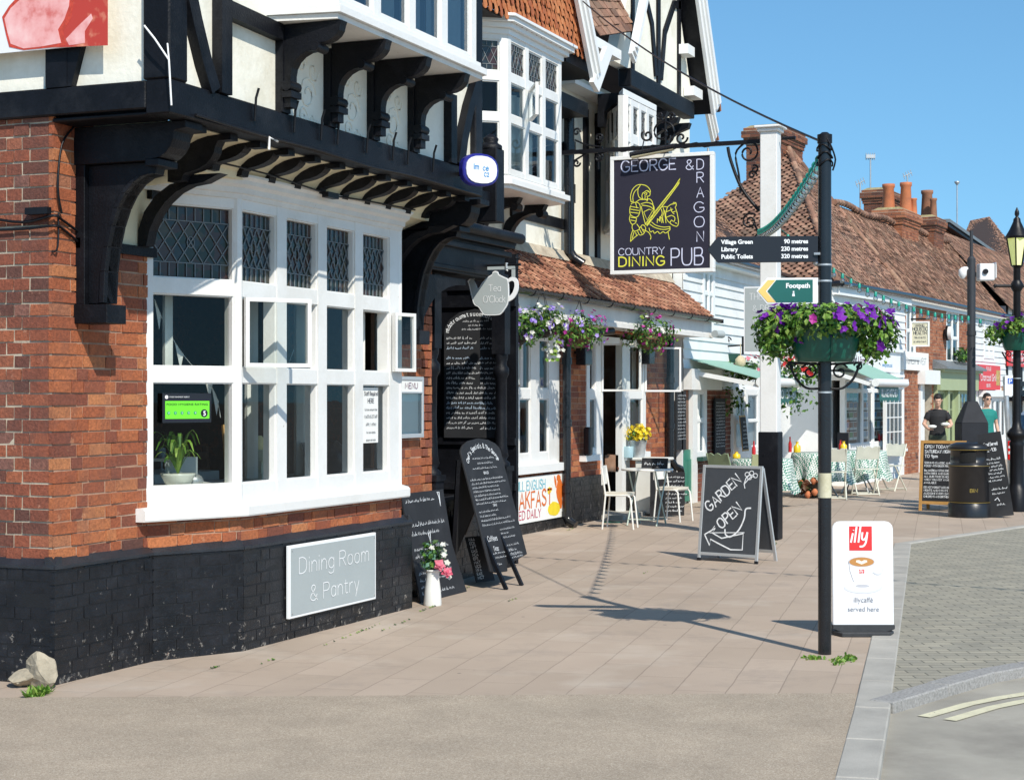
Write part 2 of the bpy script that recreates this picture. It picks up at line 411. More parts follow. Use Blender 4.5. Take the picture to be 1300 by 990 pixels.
def window(parent,o,u,n,us,vs,depth=.07,wood=None,glass_=None,leaded=(),name='window',skipgl=(),lead_m=None,glin=.03,bars=None,bead=.016):
    """us, vs: alternating wood/glass edges: [u0,u1,u2,...] wood u0-u1, glass u1-u2, wood ... ; panes as sub-parts"""
    wood=wood or whitep;glass_=glass_ or gl_w;o=Vector(o)
    mb=MB(wood)
    for i in range(0,len(us)-1,2): mb.fr(o,u,Z,n,us[i],us[i+1],vs[0],vs[-1],-depth,0)
    for j in range(0,len(vs)-1,2):
        for i in range(1,len(us)-1,2): mb.fr(o,u,Z,n,us[i],us[i+1],vs[j],vs[j+1],-depth,-.004)
    # inner sash bead
    for i in range(1,len(us)-1,2):
        for j in range(1,len(vs)-1,2):
            a,b,c,d=us[i],us[i+1],vs[j],vs[j+1];t=bead;f=-.016
            mb.fr(o,u,Z,n,a,a+t,c,d,-depth+.005,f);mb.fr(o,u,Z,n,b-t,b,c,d,-depth+.005,f)
            mb.fr(o,u,Z,n,a+t,b-t,c,c+t,-depth+.005,f-.002);mb.fr(o,u,Z,n,a+t,b-t,d-t,d,-depth+.005,f-.002)
            if bars:
                for k in range(1,bars[0]): x=a+(b-a)*k/bars[0];mb.fr(o,u,Z,n,x-.011,x+.011,c+t,d-t,-depth+.01,f-.004)
                for k in range(1,bars[1]): z=c+(d-c)*k/bars[1];mb.fr(o,u,Z,n,a+t,b-t,z-.011,z+.011,-depth+.01,f-.006)
    w=mb.build(name,parent)
    for i in range(1,len(us)-1,2):
        for j in range(1,len(vs)-1,2):
            if (i//2,j//2) in skipgl: continue
            a,b,c,d=us[i]+.014,us[i+1]-.014,vs[j]+.014,vs[j+1]-.014
            if (j//2) in leaded:
                g=MB(stain);g.fr(o,u,Z,n,a,b,c,d,-glin-.006,-glin);lattice(g,o+n*(-glin),u,Z,n,a,b,c,d,lead_m or lead)
                g.build('leaded_pane',w)
            else:
                MB(glass_).quad(o+u*a+Z*c-n*glin,o+u*b+Z*c-n*glin,o+u*b+Z*d-n*glin,o+u*a+Z*d-n*glin).build('pane',w)
    return w
def casement(parent,hinge,u,n,w,h,ang,wood=None,side=1,gl=None):
    """open casement leaf hinged on a vertical line at 'hinge'; ang degrees open from u towards n"""
    d=(u*math.cos(rad(ang))+n*math.sin(rad(ang)));m=d.cross(Z)
    mb=MB(wood or whitep);o=Vector(hinge);t=.026
    for (a,b,c,e) in((0,t,0,h),(w-t,w,0,h),(t,w-t,0,t),(t,w-t,h-t,h)): mb.fr(o,d,Z,m,a,b,c,e,-.018,.018)
    q=mb.build('casement',parent)
    MB(gl or gl_w).quad(o+d*t+Z*t,o+d*(w-t)+Z*t,o+d*(w-t)+Z*(h-t),o+d*t+Z*(h-t)).build('pane',q)
    return q
# direction the sunlight travels
SUND=Vector((math.cos(rad(46)),math.sin(rad(46)),-math.tan(rad(43.5))))
# ---------------------------------------------------------------- stroke alphabet (cap height 6, x-height 4, advance = width+gap)
def g_(s):
    w,rest=s.split('|');out=[]
    for st in rest.split(';'):
        if not st: continue
        sm=st[0]=='~'
        if sm: st=st[1:]
        pts=[(float(a.split(',')[0]),float(a.split(',')[1])) for a in st.split()]
        out.append((sm,pts))
    return float(w),out
GL={k:g_(v) for k,v in {
'A':'4|0,0 2,6 4,0;0.8,2.2 3.2,2.2','B':'3.6|0,0 0,6;~0,6 2.4,6 3.2,5.2 3,3.8 2,3.2 0,3.2;~0,3.2 2.4,3.2 3.6,2.3 3.4,.8 2.4,0 0,0',
'C':'4.2|~4,5 2.8,6 1.2,5.8 .1,4 .1,2 1.2,.2 2.8,0 4,1','D':'4|0,0 0,6;~0,6 2,6 3.6,5 4,3 3.6,1 2,0 0,0','E':'3.2|3.2,6 0,6 0,0 3.2,0;0,3.1 2.6,3.1',
'F':'3|3,6 0,6 0,0;0,3.1 2.4,3.1','G':'4.4|~4,5 2.8,6 1.2,5.8 .1,4 .1,2 1.2,.2 2.8,0 4.2,1.2 4.2,2.7;4.2,2.7 2.4,2.7','H':'4|0,0 0,6;4,0 4,6;0,3 4,3','I':'0.4|.2,0 .2,6',
'J':'3|~3,6 3,2 2.2,.3 1,.1 0,1.2','K':'3.6|0,0 0,6;3.4,6 0,2.6;1.2,3.6 3.6,0','L':'3|0,6 0,0 3,0','M':'4.8|0,0 .4,6 2.4,1.5 4.4,6 4.8,0','N':'4|0,0 0,6 4,0 4,6',
'O':'4.4|~2.2,6 .7,5.4 0,3 .7,.6 2.2,0 3.7,.6 4.4,3 3.7,5.4 2.2,6','P':'3.4|0,0 0,6;~0,6 2.2,6 3.3,5.3 3.3,3.7 2.2,2.9 0,2.9','Q':'4.6|~2.2,6 .7,5.4 0,3 .7,.6 2.2,0 3.7,.6 4.4,3 3.7,5.4 2.2,6;2.8,1.5 4.6,-.4',
'R':'3.6|0,0 0,6;~0,6 2.2,6 3.3,5.3 3.3,3.8 2.2,3 0,3;1.6,3 3.6,0','S':'3.6|~3.4,5.2 2.4,6 1,5.9 .2,4.8 .8,3.6 2.6,2.8 3.5,1.6 2.8,.2 1.2,0 0,.9','T':'4|0,6 4,6;2,6 2,0',
'U':'4|~0,6 0,2 .7,.3 2,0 3.3,.3 4,2 4,6','V':'4|0,6 2,0 4,6','W':'5.6|0,6 1.4,0 2.8,4.6 4.2,0 5.6,6','X':'4|0,0 4,6;0,6 4,0','Y':'4|0,6 2,3 4,6;2,3 2,0','Z':'4|0,6 4,6 0,0 4,0',
'a':'3|~2.9,3 1.9,4 .6,3.6 0,2 .6,.3 1.8,0 2.9,1;2.9,4 2.9,0','b':'3|0,6 0,0;~0,1 1,0 2.4,.4 3,2 2.4,3.6 1,4 0,3','c':'2.8|~2.8,3.3 1.8,4 .6,3.5 0,2 .6,.4 1.8,0 2.8,.7','d':'3|3,6 3,0;~3,1 2,0 .6,.4 0,2 .6,3.6 2,4 3,3',
'e':'3|0,2.1 3,2.1;~3,2.1 2.5,3.6 1.5,4 .5,3.5 0,2 .5,.4 1.6,0 2.8,.6','f':'2|~2.2,5.8 1.4,6 .8,5.2 .8,4;.8,4.6 .8,0;0,3.8 2,3.8','g':'3|~3,3 2,4 .6,3.6 0,2 .6,.4 2,0 3,1;~3,4 3,-1 2.2,-2 .8,-2 .1,-1.4','h':'2.8|0,6 0,0;~0,2.8 1,4 2.2,3.8 2.8,2.6;2.8,2.7 2.8,0',
'i':'.4|.2,4 .2,0;.2,5.4 .2,5.8','j':'1|.8,4 .8,-1.2 0,-2;.8,5.4 .8,5.8','k':'2.6|0,6 0,0;2.4,4 0,1.6;.9,2.4 2.6,0','l':'.4|.2,6 .2,0','m':'4.6|0,4 0,0;~0,2.8 .8,4 1.9,3.8 2.3,2.6;2.3,2.7 2.3,0;~2.3,2.8 3.1,4 4.2,3.8 4.6,2.6;4.6,2.7 4.6,0',
'n':'2.8|0,4 0,0;~0,2.8 1,4 2.2,3.8 2.8,2.6;2.8,2.7 2.8,0','o':'3|~1.5,4 .4,3.5 0,2 .4,.5 1.5,0 2.6,.5 3,2 2.6,3.5 1.5,4','p':'3|0,4 0,-2;~0,1 1,0 2.4,.4 3,2 2.4,3.6 1,4 0,3','q':'3|3,4 3,-2;~3,1 2,0 .6,.4 0,2 .6,3.6 2,4 3,3',
'r':'2|0,4 0,0;~0,2.6 .8,3.8 2,4','s':'2.6|~2.5,3.4 1.6,4 .5,3.7 .4,2.7 1.4,2.1 2.5,1.4 2.3,.3 1.2,0 0,.6','t':'2|~.8,5.4 .8,1 1.2,.1 2,.2;0,4 2,4','u':'2.8|~0,4 0,1.2 .8,0 2,.2 2.8,1.3;2.8,4 2.8,0','v':'2.8|0,4 1.4,0 2.8,4','w':'4|0,4 1,0 2,3.4 3,0 4,4',
'x':'2.8|0,0 2.8,4;0,4 2.8,0','y':'2.8|0,4 1.4,0;2.8,4 .8,-2','z':'2.6|0,4 2.6,4 0,0 2.6,0',
'0':'3.4|~1.7,6 .4,5 0,3 .4,1 1.7,0 3,1 3.4,3 3,5 1.7,6','1':'1.6|0,5 1.2,6 1.2,0','2':'3.4|~.1,4.8 1,6 2.6,5.9 3.2,4.6 2.4,3 0,0;0,0 3.4,0','3':'3.2|~.1,5.2 1.2,6 2.7,5.6 2.8,4 1.4,3.2;~1.4,3.2 3,2.4 3,.8 1.5,0 0,.8','4':'3.4|2.6,0 2.6,6 0,1.8 3.4,1.8','5':'3.2|3,6 .5,6 .2,3.4;~.2,3.4 1.8,3.9 3.1,3 3.1,1 1.6,0 0,.7',
'6':'3.2|~2.9,5.6 1.4,5.8 .2,3.8 .1,1.4 1.4,0 2.9,.6 3,2.4 1.8,3.5 .3,2.6','7':'3.2|0,6 3.2,6 1,0','8':'3.2|~1.6,3.2 .3,4.2 .6,5.7 1.6,6 2.7,5.6 2.9,4.2 1.6,3.2 .1,2 .3,.5 1.6,0 3,.5 3.1,2 1.6,3.2','9':'3.2|~3,3.4 1.6,2.5 .2,3.5 .2,5.2 1.5,6 2.9,5.3 3,3 2,0',
'&':'4|~4,0 .8,4.2 .9,5.6 1.8,6 2.7,5.4 2.4,4.2 .4,2.2 .2,.8 1.4,0 2.8,.3 3.8,2.2','\'':'.4|.2,6 .2,4.8','.':'.4|.2,0 .2,.3','-':'2|.2,2.4 1.8,2.4','£':'3|~2.8,5 2,6 1,5.4 .9,3 .2,0;.2,0 3,0;.2,2.8 2,2.8','(':'1|~.9,6.5 .1,3 .9,-.5',')':'1|~.1,6.5 .9,3 .1,-.5',',':'.4|.3,.3 0,-.8','!':'.4|.2,6 .2,1.6;.2,0 .2,.3',':':'.4|.2,.6 .2,1;.2,3 .2,3.4'}.items()}
def tw_(text,gap=1.3,space=2.4,xs=1): return sum((GL[c][0]+gap) if c in GL else space for c in text)*xs-gap*xs
KK=[0]
def write(mb,text,o,u,v,n,size,thick=.1,align='l',gap=1.3,xs=1.,slant=0.,wob=0.,rot=0.,z=.002,space=2.4,raised=.0012):
    """text as thin raised strokes; size = cap height in m; o on the board face"""
    k=size/6;W=tw_(text,gap,space,xs)*k;x0={'l':0,'c':-W/2,'r':-W}[align];x=x0
    c_,s_=math.cos(rot),math.sin(rot);uu=u*c_+v*s_;vv=v*c_-u*s_
    for ch in text:
        if ch not in GL: x+=space*k*xs;continue
        w,st=GL[ch];dy=R.uniform(-wob,wob)*size
        for sm,pts in st:
            P=[Vector((p[0],p[1])) for p in pts]
            if sm: P=cat(P,3 if size<.08 else 5)
            Q=[]
            for p in P:
                a=x+p.x*k*xs+p.y*k*slant+R.uniform(-wob,wob)*size*.35;b=p.y*k+dy+R.uniform(-wob,wob)*size*.35
                Q.append((a,b))
            stroke(mb,Q,o,uu,vv,n,thick*size,z,raised)
        x+=(w+gap)*k*xs
    return W
def stroke(mb,Q,o,u,v,n,t,z=.002,raised=.0012,closed=False):
    """flat ribbon with mitred corners"""
    m=len(Q);L=[];Rr=[]
    KK[0]=(KK[0]+1)%7;zz=z+KK[0]*.00025
    for i in range(m):
        a=Q[max(i-1,0)];b=Q[min(i+1,m-1)];dx,dy=b[0]-a[0],b[1]-a[1];l=math.hypot(dx,dy) or 1
        nx,ny=-dy/l*t/2,dx/l*t/2;ex=ey=0
        if i==0: ex,ey=-dx/l*t*.35,-dy/l*t*.35
        if i==m-1: ex,ey=dx/l*t*.35,dy/l*t*.35
        q=Q[i];L.append(o+u*(q[0]+nx+ex)+v*(q[1]+ny+ey)+n*zz);Rr.append(o+u*(q[0]-nx+ex)+v*(q[1]-ny+ey)+n*zz)
    vs=L+Rr;fs=[(i,m+i,m+i+1,i+1) for i in range(m-1)]
    if u.cross(v).dot(n)<0: fs=[f[::-1] for f in fs]
    mb.add(vs,fs)
def scribble(mb,o,u,v,n,w,size,thick=.13,slant=.15):
    """one line of handwriting too small to read"""
    x=0
    while x<w-size:
        L=R.uniform(1.2,5)*size*.6;pts=[];k=max(3,int(L/(size*.16)));
        for i in range(k): pts.append((x+L*i/k+R.uniform(-.1,.1)*size,(R.uniform(.0,.75) if i%2 else R.uniform(-.1,.2))*size+(R.choice((0,0,.4))*size if i%2 else 0)))
        stroke(mb,pts,o,u,v,n,thick*size);x+=L+size*.45
FONT=[None]
def printed(name,text,o,u,v,n,size,m,parent,align='LEFT',bold=0.,xs=1.,lift=.003,shear=0.,spacing=1.):
    """printed lettering (built-in sans) turned into a mesh part. size = cap height"""
    cu=bpy.data.curves.new('t','FONT');cu.body=text;cu.size=size/.70;cu.align_x=align;cu.offset=bold;cu.shear=shear;cu.space_character=spacing;cu.resolution_u=4
    ob=bpy.data.objects.new('t',cu);COL.objects.link(ob)
    dg=bpy.context.evaluated_depsgraph_get();me=bpy.data.meshes.new_from_object(ob.evaluated_get(dg))
    vs=[o+u*(p.co.x*xs)+v*p.co.y+n*lift for p in me.vertices];fs=[tuple(p.vertices) for p in me.polygons]
    bpy.data.objects.remove(ob);bpy.data.meshes.remove(me);bpy.data.curves.remove(cu)
    if u.cross(v).dot(n)<0: fs=[f[::-1] for f in fs]
    mb=MB(m);mb.add(vs,fs);return mb.build(name,parent)
# ---------------------------------------------------------------- plants
def leafy(mb,c,r,n,size,mats,droop=0.,shell=.55,fold=True):
    c=Vector(c)
    for _ in range(n):
        while True:
            d=Vector((R.uniform(-1,1),R.uniform(-1,1),R.uniform(-1,1)))
            if shell<d.length<1: break
        p=c+Vector((d.x*r[0],d.y*r[1],d.z*r[2]));nn=(d+Vector((R.uniform(-.9,.9),R.uniform(-.9,.9),R.uniform(-.4,1.1)))).normalized()
        a=nn.orthogonal().normalized();a.rotate(Matrix.Rotation(R.uniform(0,6.3),3,nn));b=nn.cross(a)
        L=size*R.uniform(.6,1.35);w=L*.34;a=(a-Z*droop).normalized()
        mb.use(R.choice(mats))
        tip=p+a*L-nn*L*.2;m1=p+a*L*.5+b*w+nn*L*.06;m2=p+a*L*.5-b*w+nn*L*.06;mid=p+a*L*.5-nn*L*.03
        mb.add([p,m1,tip,m2,mid],[(0,4,2,1),(0,3,2,4)])
def flower(mb,p,n,r,m,centre=None,petals=5):
    n=Vector(n).normalized();a=n.orthogonal().normalized();b=n.cross(a);mb.use(m);p=Vector(p);t0=R.uniform(0,2)
    vs=[p-n*r*.25];k=petals*2
    for i in range(k):
        t=t0+2*math.pi*i/k;rr=r*(1.05 if i%2 else .72)*R.uniform(.85,1.1)
        vs.append(p+(a*math.cos(t)+b*math.sin(t))*rr+n*R.uniform(-.1,.25)*r)
    mb.add(vs,[(0,i+1,(i+1)%k+1) for i in range(k)])
    if centre: mb.use(centre);mb.add([p+n*.003+(a*math.cos(t)+b*math.sin(t))*r*.16 for t in(0,2.1,4.2)],[(0,1,2)])
def blooms(mb,c,r,n,size,mats,cluster=1,face=None):
    c=Vector(c)
    for _ in range(n):
        d=Vector((R.uniform(-1,1),R.uniform(-1,1),R.uniform(-.75,1))).normalized()
        if face is not None and d.dot(face)<-.2: d=d-2*d.dot(face)*face
        m=R.choice(mats)
        for _ in range(R.randint(1,cluster)):
            q=c+Vector((d.x*r[0],d.y*r[1],d.z*r[2]))*R.uniform(.95,1.1)+Vector((R.uniform(-1,1),R.uniform(-1,1),R.uniform(-1,1)))*size*1.1
            flower(mb,q,d+Vector((R.uniform(-.4,.4),R.uniform(-.4,.4),R.uniform(-.1,.5)))+(face*.6 if face is not None else Vector()),size*R.uniform(.75,1.15),m)
def scroll(mb,c,u,v,r,turns=1.6,t=.008,a0=0,sgn=1,n=26):
    c=Vector(c);pts=[]
    for i in range(n+1):
        f=i/n;a=a0+sgn*2*math.pi*turns*f;rr=r*(1-f*.82);pts.append(c+u*rr*math.cos(a)+v*rr*math.sin(a))
    mb.tube(pts,t,6);return pts[0]
# ================================================================ SETTING
def ground_mats():
    # paving slabs laid parallel to the kerb
    m,nt,b,o=mk('paving_slabs');v=coords(nt)
    mp=N(nt,'ShaderNodeMapping');mp.inputs['Rotation'].default_value=(0,0,rad(-8.5));mp.inputs['Location'].default_value=(.2,.07,0);nt.links.new(v,mp.inputs[0])
    br=N(nt,'ShaderNodeTexBrick');br.offset=.5;br.inputs['Scale'].default_value=1;br.inputs['Brick Width'].default_value=.88;br.inputs['Row Height'].default_value=.29
    br.inputs['Mortar Size'].default_value=.0045;br.inputs['Mortar Smooth'].default_value=.4;br.inputs['Bias'].default_value=0
    br.inputs['Color1'].default_value=(.50,.40,.315,1);br.inputs['Color2'].default_value=(.45,.36,.28,1);br.inputs['Mortar'].default_value=(.33,.265,.205,1)
    wv=N(nt,'ShaderNodeTexNoise');wv.inputs['Scale'].default_value=5;nt.links.new(mp.outputs[0],wv.inputs['Vector'])
    vm=N(nt,'ShaderNodeVectorMath',operation='MULTIPLY_ADD');vm.inputs[1].default_value=(.014,.014,0);nt.links.new(wv.outputs['Color'],vm.inputs[0]);nt.links.new(mp.outputs[0],vm.inputs[2])
    nt.links.new(vm.outputs[0],br.inputs[0])
    n1=noise(nt,v,.55,5,.6);n2=noise(nt,v,160,3,.7);n3=noise(nt,v,7,6,.7)
    c=mixc(nt,.55,br.outputs[0],ramp(nt,n1,[(.3,(.70,.68,.66)),(.7,(1.,1.,1.))]),'MULTIPLY')
    c=mixc(nt,.35,c,ramp(nt,n2,[(.3,(.55,.52,.5)),(.7,(1,1,1))]),'MULTIPLY')
    c=mixc(nt,ramp(nt,n3,[(.66,(0,0,0)),(.78,(.5,.5,.5))]),c,(.48,.42,.36))
    c=mixc(nt,ramp(nt,noise(nt,v,1.7,7,.75),[(.52,(0,0,0)),(.8,(.7,.7,.7))]),c,(.25,.21,.175))
    c=mixc(nt,ramp(nt,noise(nt,v,.9,4,.6),[(.55,(0,0,0)),(.75,(.5,.5,.5))]),c,(.56,.49,.41))
    sp=N(nt,'ShaderNodeTexVoronoi');sp.inputs['Scale'].default_value=2.3;nt.links.new(v,sp.inputs['Vector'])
    c=mixc(nt,ramp(nt,sp.outputs['Distance'],[(.028,(.8,.8,.8)),(.04,(0,0,0))]),c,(.13,.11,.1))
    nt.links.new(c,b.inputs['Base Color']);b.inputs['Roughness'].default_value=.9
    h=mixc(nt,.3,br.outputs['Fac'],n2,'MIX')
    bp=N(nt,'ShaderNodeBump');bp.invert=True;bp.inputs['Strength'].default_value=.35;bp.inputs['Distance'].default_value=.006
    nt.links.new(h,bp.inputs['Height']);nt.links.new(bp.outputs[0],b.inputs['Normal'])
    slabs=m
    m,nt,b,o=mk('block_paving');v=coords(nt)
    mp=N(nt,'ShaderNodeMapping');mp.inputs['Rotation'].default_value=(0,0,rad(67));nt.links.new(v,mp.inputs[0])
    br=N(nt,'ShaderNodeTexBrick');br.offset=.5;br.inputs['Scale'].default_value=1;br.inputs['Brick Width'].default_value=.2;br.inputs['Row Height'].default_value=.1
    br.inputs['Mortar Size'].default_value=.006;br.inputs['Mortar Smooth'].default_value=.3
    br.inputs['Color1'].default_value=(.42,.385,.30,1);br.inputs['Color2'].default_value=(.33,.31,.25,1);br.inputs['Mortar'].default_value=(.17,.16,.125,1)
    nt.links.new(mp.outputs[0],br.inputs[0])
    c=mixc(nt,.5,br.outputs[0],ramp(nt,noise(nt,v,3,5,.6),[(.3,(.6,.6,.6)),(.7,(1,1,1))]),'MULTIPLY')
    c=mixc(nt,.5,c,ramp(nt,noise(nt,v,120,3,.7),[(.3,(.6,.6,.6)),(.7,(1,1,1))]),'MULTIPLY')
    nt.links.new(c,b.inputs['Base Color']);b.inputs['Roughness'].default_value=.9
    bp=N(nt,'ShaderNodeBump');bp.invert=True;bp.inputs['Strength'].default_value=.5;bp.inputs['Distance'].default_value=.006
    nt.links.new(br.outputs['Fac'],bp.inputs['Height']);nt.links.new(bp.outputs[0],b.inputs['Normal']);blocks=m
    m,nt,b,o=mk('exposed_aggregate');v=coords(nt)
    vo=N(nt,'ShaderNodeTexVoronoi');vo.inputs['Scale'].default_value=170;nt.links.new(v,vo.inputs['Vector'])
    c=ramp(nt,noise(nt,vo.outputs['Color'],3,0),[(.3,(.33,.265,.195)),(.45,(.46,.375,.285)),(.55,(.42,.34,.25)),(.68,(.56,.48,.38))])
    c=mixc(nt,.7,c,ramp(nt,noise(nt,v,1.5,7,.7),[(.3,(.6,.6,.6)),(.7,(1,1,1))]),'MULTIPLY')
    c=mixc(nt,ramp(nt,noise(nt,v,.7,3,.6),[(.5,(0,0,0)),(.7,(.5,.5,.5))]),c,(.30,.25,.19))
    nt.links.new(c,b.inputs['Base Color']);b.inputs['Roughness'].default_value=.9;bump(nt,b,vo.outputs['Distance'],.5,.004);agg=m
    return slabs,blocks,agg
slabs,blocks,agg=ground_mats()
asph=mat('asphalt',(.34,.315,.265),.9,.25,2,220,.6,dirt=(.22,.2,.17))
kerbm=mat('kerb_concrete',(.38,.36,.32),.85,.2,3,140,.5)
kerbg=mat('kerb_granite',(.30,.29,.275),.8,.35,60,160,.5)
lineY=mat('road_paint_yellow',(.64,.60,.42),.8,.15,12,100,.3,chip=(.25,.24,.2),chipscale=12,chipt=.62)
MB(asph).quad((-700,-700,-.045),(700,-700,-.045),(700,700,-.045),(-700,700,-.045)).build('road_ground',kind='structure')
kd=Vector((math.cos(rad(8.5)),math.sin(rad(8.5)),0))
K0=G(1107,900);K1=G(1146,690);K2=G(1300,668)
Kb=K0-kd*16
def flatpoly(name,pts,z,m,th=.0):
    mb=MB(m);mb.add([(p[0],p[1],z) for p in pts],[tuple(range(len(pts)))])
    return mb.build(name,kind='structure')
K3=Vector((17.8,-4.6,0));K4=Vector((19.8,-2.62,0));K5=Vector((60,-5.2,0))
flatpoly('pavement',[Kb,K0,K1,K2,K3,K4,K5,(60,12),(-17,12)],0,slabs)
s0=G(0,886);s1=G(1090,880)
flatpoly('gravel_strip',[s0+(s0-s1)*.6,(s0+(s0-s1)*.6)+Vector((-4,-6,0)),Kb+Vector((0,0.02,0)),K0+kd*.02,s1+(s1-s0)*0.004],.004,agg)
# parking bay of blocks
c0=G(1120,893);c1=G(1190,872);c2=G(1250,855);c3=G(1300,846)
c4=c3+Vector((1.2,-.9,0));c5=c3+Vector((2.2,-3.4,0));c6=c3+Vector((2.6,-9,0))
flatpoly('parking_bay',[K0+Vector((.15,-.02,0)),c0,c1,c2,c3,c4,c5,c6,(26,-15,0),(26,-4.6,0),K3+Vector((1,-.4,0)),K3,K2,K1],-.006,blocks)
def kerbrun(name,P,w,ztop,m,zb=-.2,step=.9,off=0.):
    mb=MB(m)
    for a,b in zip(P[:-1],P[1:]):
        a=Vector((a[0],a[1],0));b=Vector((b[0],b[1],0));d=b-a;L=d.length;d.normalize();n=Vector((-d.y,d.x,0))
        k=max(1,round(L/step))
        for i in range(k):
            e0=L*i/k+.004;e1=L*(i+1)/k-.004
            mb.fr(a+n*off,d,n,Z,e0,e1,-w/2,w/2,zb,ztop+R.uniform(-.002,.002))
    return mb.build(name,kind='structure',bevel=.008)
kerbrun('kerb',[K0-kd*15,K0,K1],.19,.010,kerbm)
kerbrun('kerb',[K1,K2,K3],.13,.010,kerbm)
kerbrun('kerb',[K4,K5],.13,.02,kerbm,step=3)
kerbrun('kerb',[c0-(c1-c0)*.02,c1,c2,c3,c4,c5,c6],.15,.02,kerbg,step=.5)
def yline(off):
    gz=lambda a,b:G(a,b,-.04)
    pts=[gz(1165,908),gz(1222,892),gz(1262,884),gz(1300,878),gz(1300,878)+Vector((1.2,-1.0,0)),gz(1300,878)+Vector((2.1,-4,0))]
    mb=MB(lineY);L=[];Rr=[]
    for i,p in enumerate(pts):
        d=(pts[min(i+1,5)]-pts[max(i-1,0)]).normalized();n=Vector((d.y,-d.x,0))
        L.append(p+n*off);Rr.append(p+n*(off+.075))
    for i in range(5): mb.quad(*[Vector((q.x,q.y,-.040)) for q in(L[i],Rr[i],Rr[i+1],L[i+1])])
    mb.build('double_yellow_line',kind='structure')
yline(0);yline(.15)
def tuft(name,c,r,n,h,label,grp='weeds growing in the pavement cracks'):
    mb=MB(leafl,leaf)
    for _ in range(n):
        a=R.uniform(0,6.3);q=Vector(c)+Vector((math.cos(a)*R.random()*r[0],math.sin(a)*R.random()*r[1],0))
        t=Vector((R.uniform(-1,1),R.uniform(-1,1),R.uniform(.5,1.4))).normalized()*h*R.uniform(.5,1.2);s=t.cross(Z).normalized()*.006
        mb.use(R.choice((leafl,leaf,leaf)));mb.add([q-s,q+s,q+t*.6+s*1.6+Vector((0,0,0)),q+t*1.0-Z*h*.1,q+t*.6-s*1.6],[(0,1,2,3,4)])
    return tag(mb.build(name),label,'weeds',grp)
tuft('weed_tuft',G(1070,838),(.25,.08),150,.028,'weeds around the foot of the fingerpost pole')
tuft('weed_tuft',G(1032,836),(.08,.08),50,.03,'small weeds left of the fingerpost pole foot')
tuft('weed_tuft',G(118,853)+Vector((0,-.02,0)),(.06,.04),70,.06,'weed tuft at the foot of the black brick plinth near the corner')
tuft('weed_tuft',G(205,829)+Vector((0,-.02,0)),(.08,.03),50,.05,'weed tuft below the bay window plinth')
tuft('weed_tuft',G(50,882),(.12,.05),110,.07,'grass tuft beside the pale corner stone')
moss=MB(leafl,leafd)
for (px,py,n,s) in ((545,772,16,.12),(590,748,10,.1),(450,805,18,.3),(500,795,8,.2),(280,845,8,.1),(340,840,5,.05),(650,762,6,.06),(560,757,6,.1),(620,735,6,.08),(930,833,0,.1),(820,727,4,.05),(1132,806,6,.03),(985,690,10,.12),(725,672,10,.1),(615,715,8,.06)):
    for _ in range(n):
        q=G(px,py)+kd*R.uniform(-s,s)*2+Vector((0,R.uniform(-.012,.012),.004));moss.use(R.choice((leafl,leafd)))
        a=R.uniform(.005,.013);moss.add([q+Vector((-a,-a*.6,0)),q+Vector((a,-a*.5,0)),q+Vector((a*.3,a,.008)),q+Vector((-a,a*.5,.004))],[(0,1,2,3)])
moss.build('moss_in_joints',kind='stuff',label='green moss growing in the paving joints',cat='moss')

# ================================================================ THE PUB
pub=thing('pub_building','half-timbered brick pub with white bay windows, black jetty brackets and tiled lean-to','building')
NY=Vector((0,-1,0));NX=Vector((-1,0,0))
ZP=.72
# --- wing A brick walls
bx0=.94;c_=Vector((.94,0,0));d_=Vector((1.58,-.30,0));e_=Vector((3.985,-.30,0));f_=Vector((4.36,0,0))
def dmg(x,z,r): return False
A_m=(brick,mortar_r,brickdk)
mb=MB(mortar_r);mb.box(.004,.94,0,.2,ZP,3.34);bricks(mb,Vector((-.006,0,ZP)),X,NY,.946,2.62,(),A_m,wonk=.0025);mb.build('wall',pub)
brickwall('wall',pub,(4.45,0,ZP),X,NY,.75,2.4,mats=A_m)
# return wall faces the camera side; u runs away from the corner
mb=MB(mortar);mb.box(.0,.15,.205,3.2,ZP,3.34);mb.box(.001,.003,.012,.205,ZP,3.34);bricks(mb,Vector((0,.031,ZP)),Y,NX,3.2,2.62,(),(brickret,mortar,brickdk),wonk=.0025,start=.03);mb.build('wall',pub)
# bay brick apron under the sill and black plinth
def seg(a,b): d=(b-a);L=d.length;d=d.normalized();return d,Vector((d.y,-d.x,0)),L
def bayrun(name,z0,z1,mats,out=0.,relief=.006,pts=None,**k):
    mb=MB()
    P=pts or [c_,d_,e_,f_]
    for a,b in zip(P[:-1],P[1:]):
        u,n,L=seg(a,b);o=a+n*out+Z*z0;mb.use(mats[1]);mb.fr(o,u,Z,n,.006,L-.001,0.001,z1-z0,-.12,0)
        bricks(mb,o,u,n,L,z1-z0,(),mats,relief=relief,**k)
    return mb.build(name,pub)
bayrun('wall',ZP,.90,(brick,mortar_r,brickdk))
PL=(brick_blk,mortarb)
pl_pts=[Vector((-.042,-.035,0)),Vector((.96,-.035,0)),Vector((1.56,-.335,0)),Vector((4.12,-.335,0)),Vector((4.12,-.02,0))]
bayrun('plinth',-.02,ZP-.05,PL,relief=.0025,wonk=.0008,pts=pl_pts)
mb=MB(mortarb);mb.box(-.0355,0.0,-.0345,3.2,-.02,ZP-.05);bricks(mb,Vector((-.035,0-.033,0)),Y,NX,3.2,ZP-.05,(),PL,relief=.0025,wonk=.0008);mb.build('plinth',pub)
mb=MB(ledge)
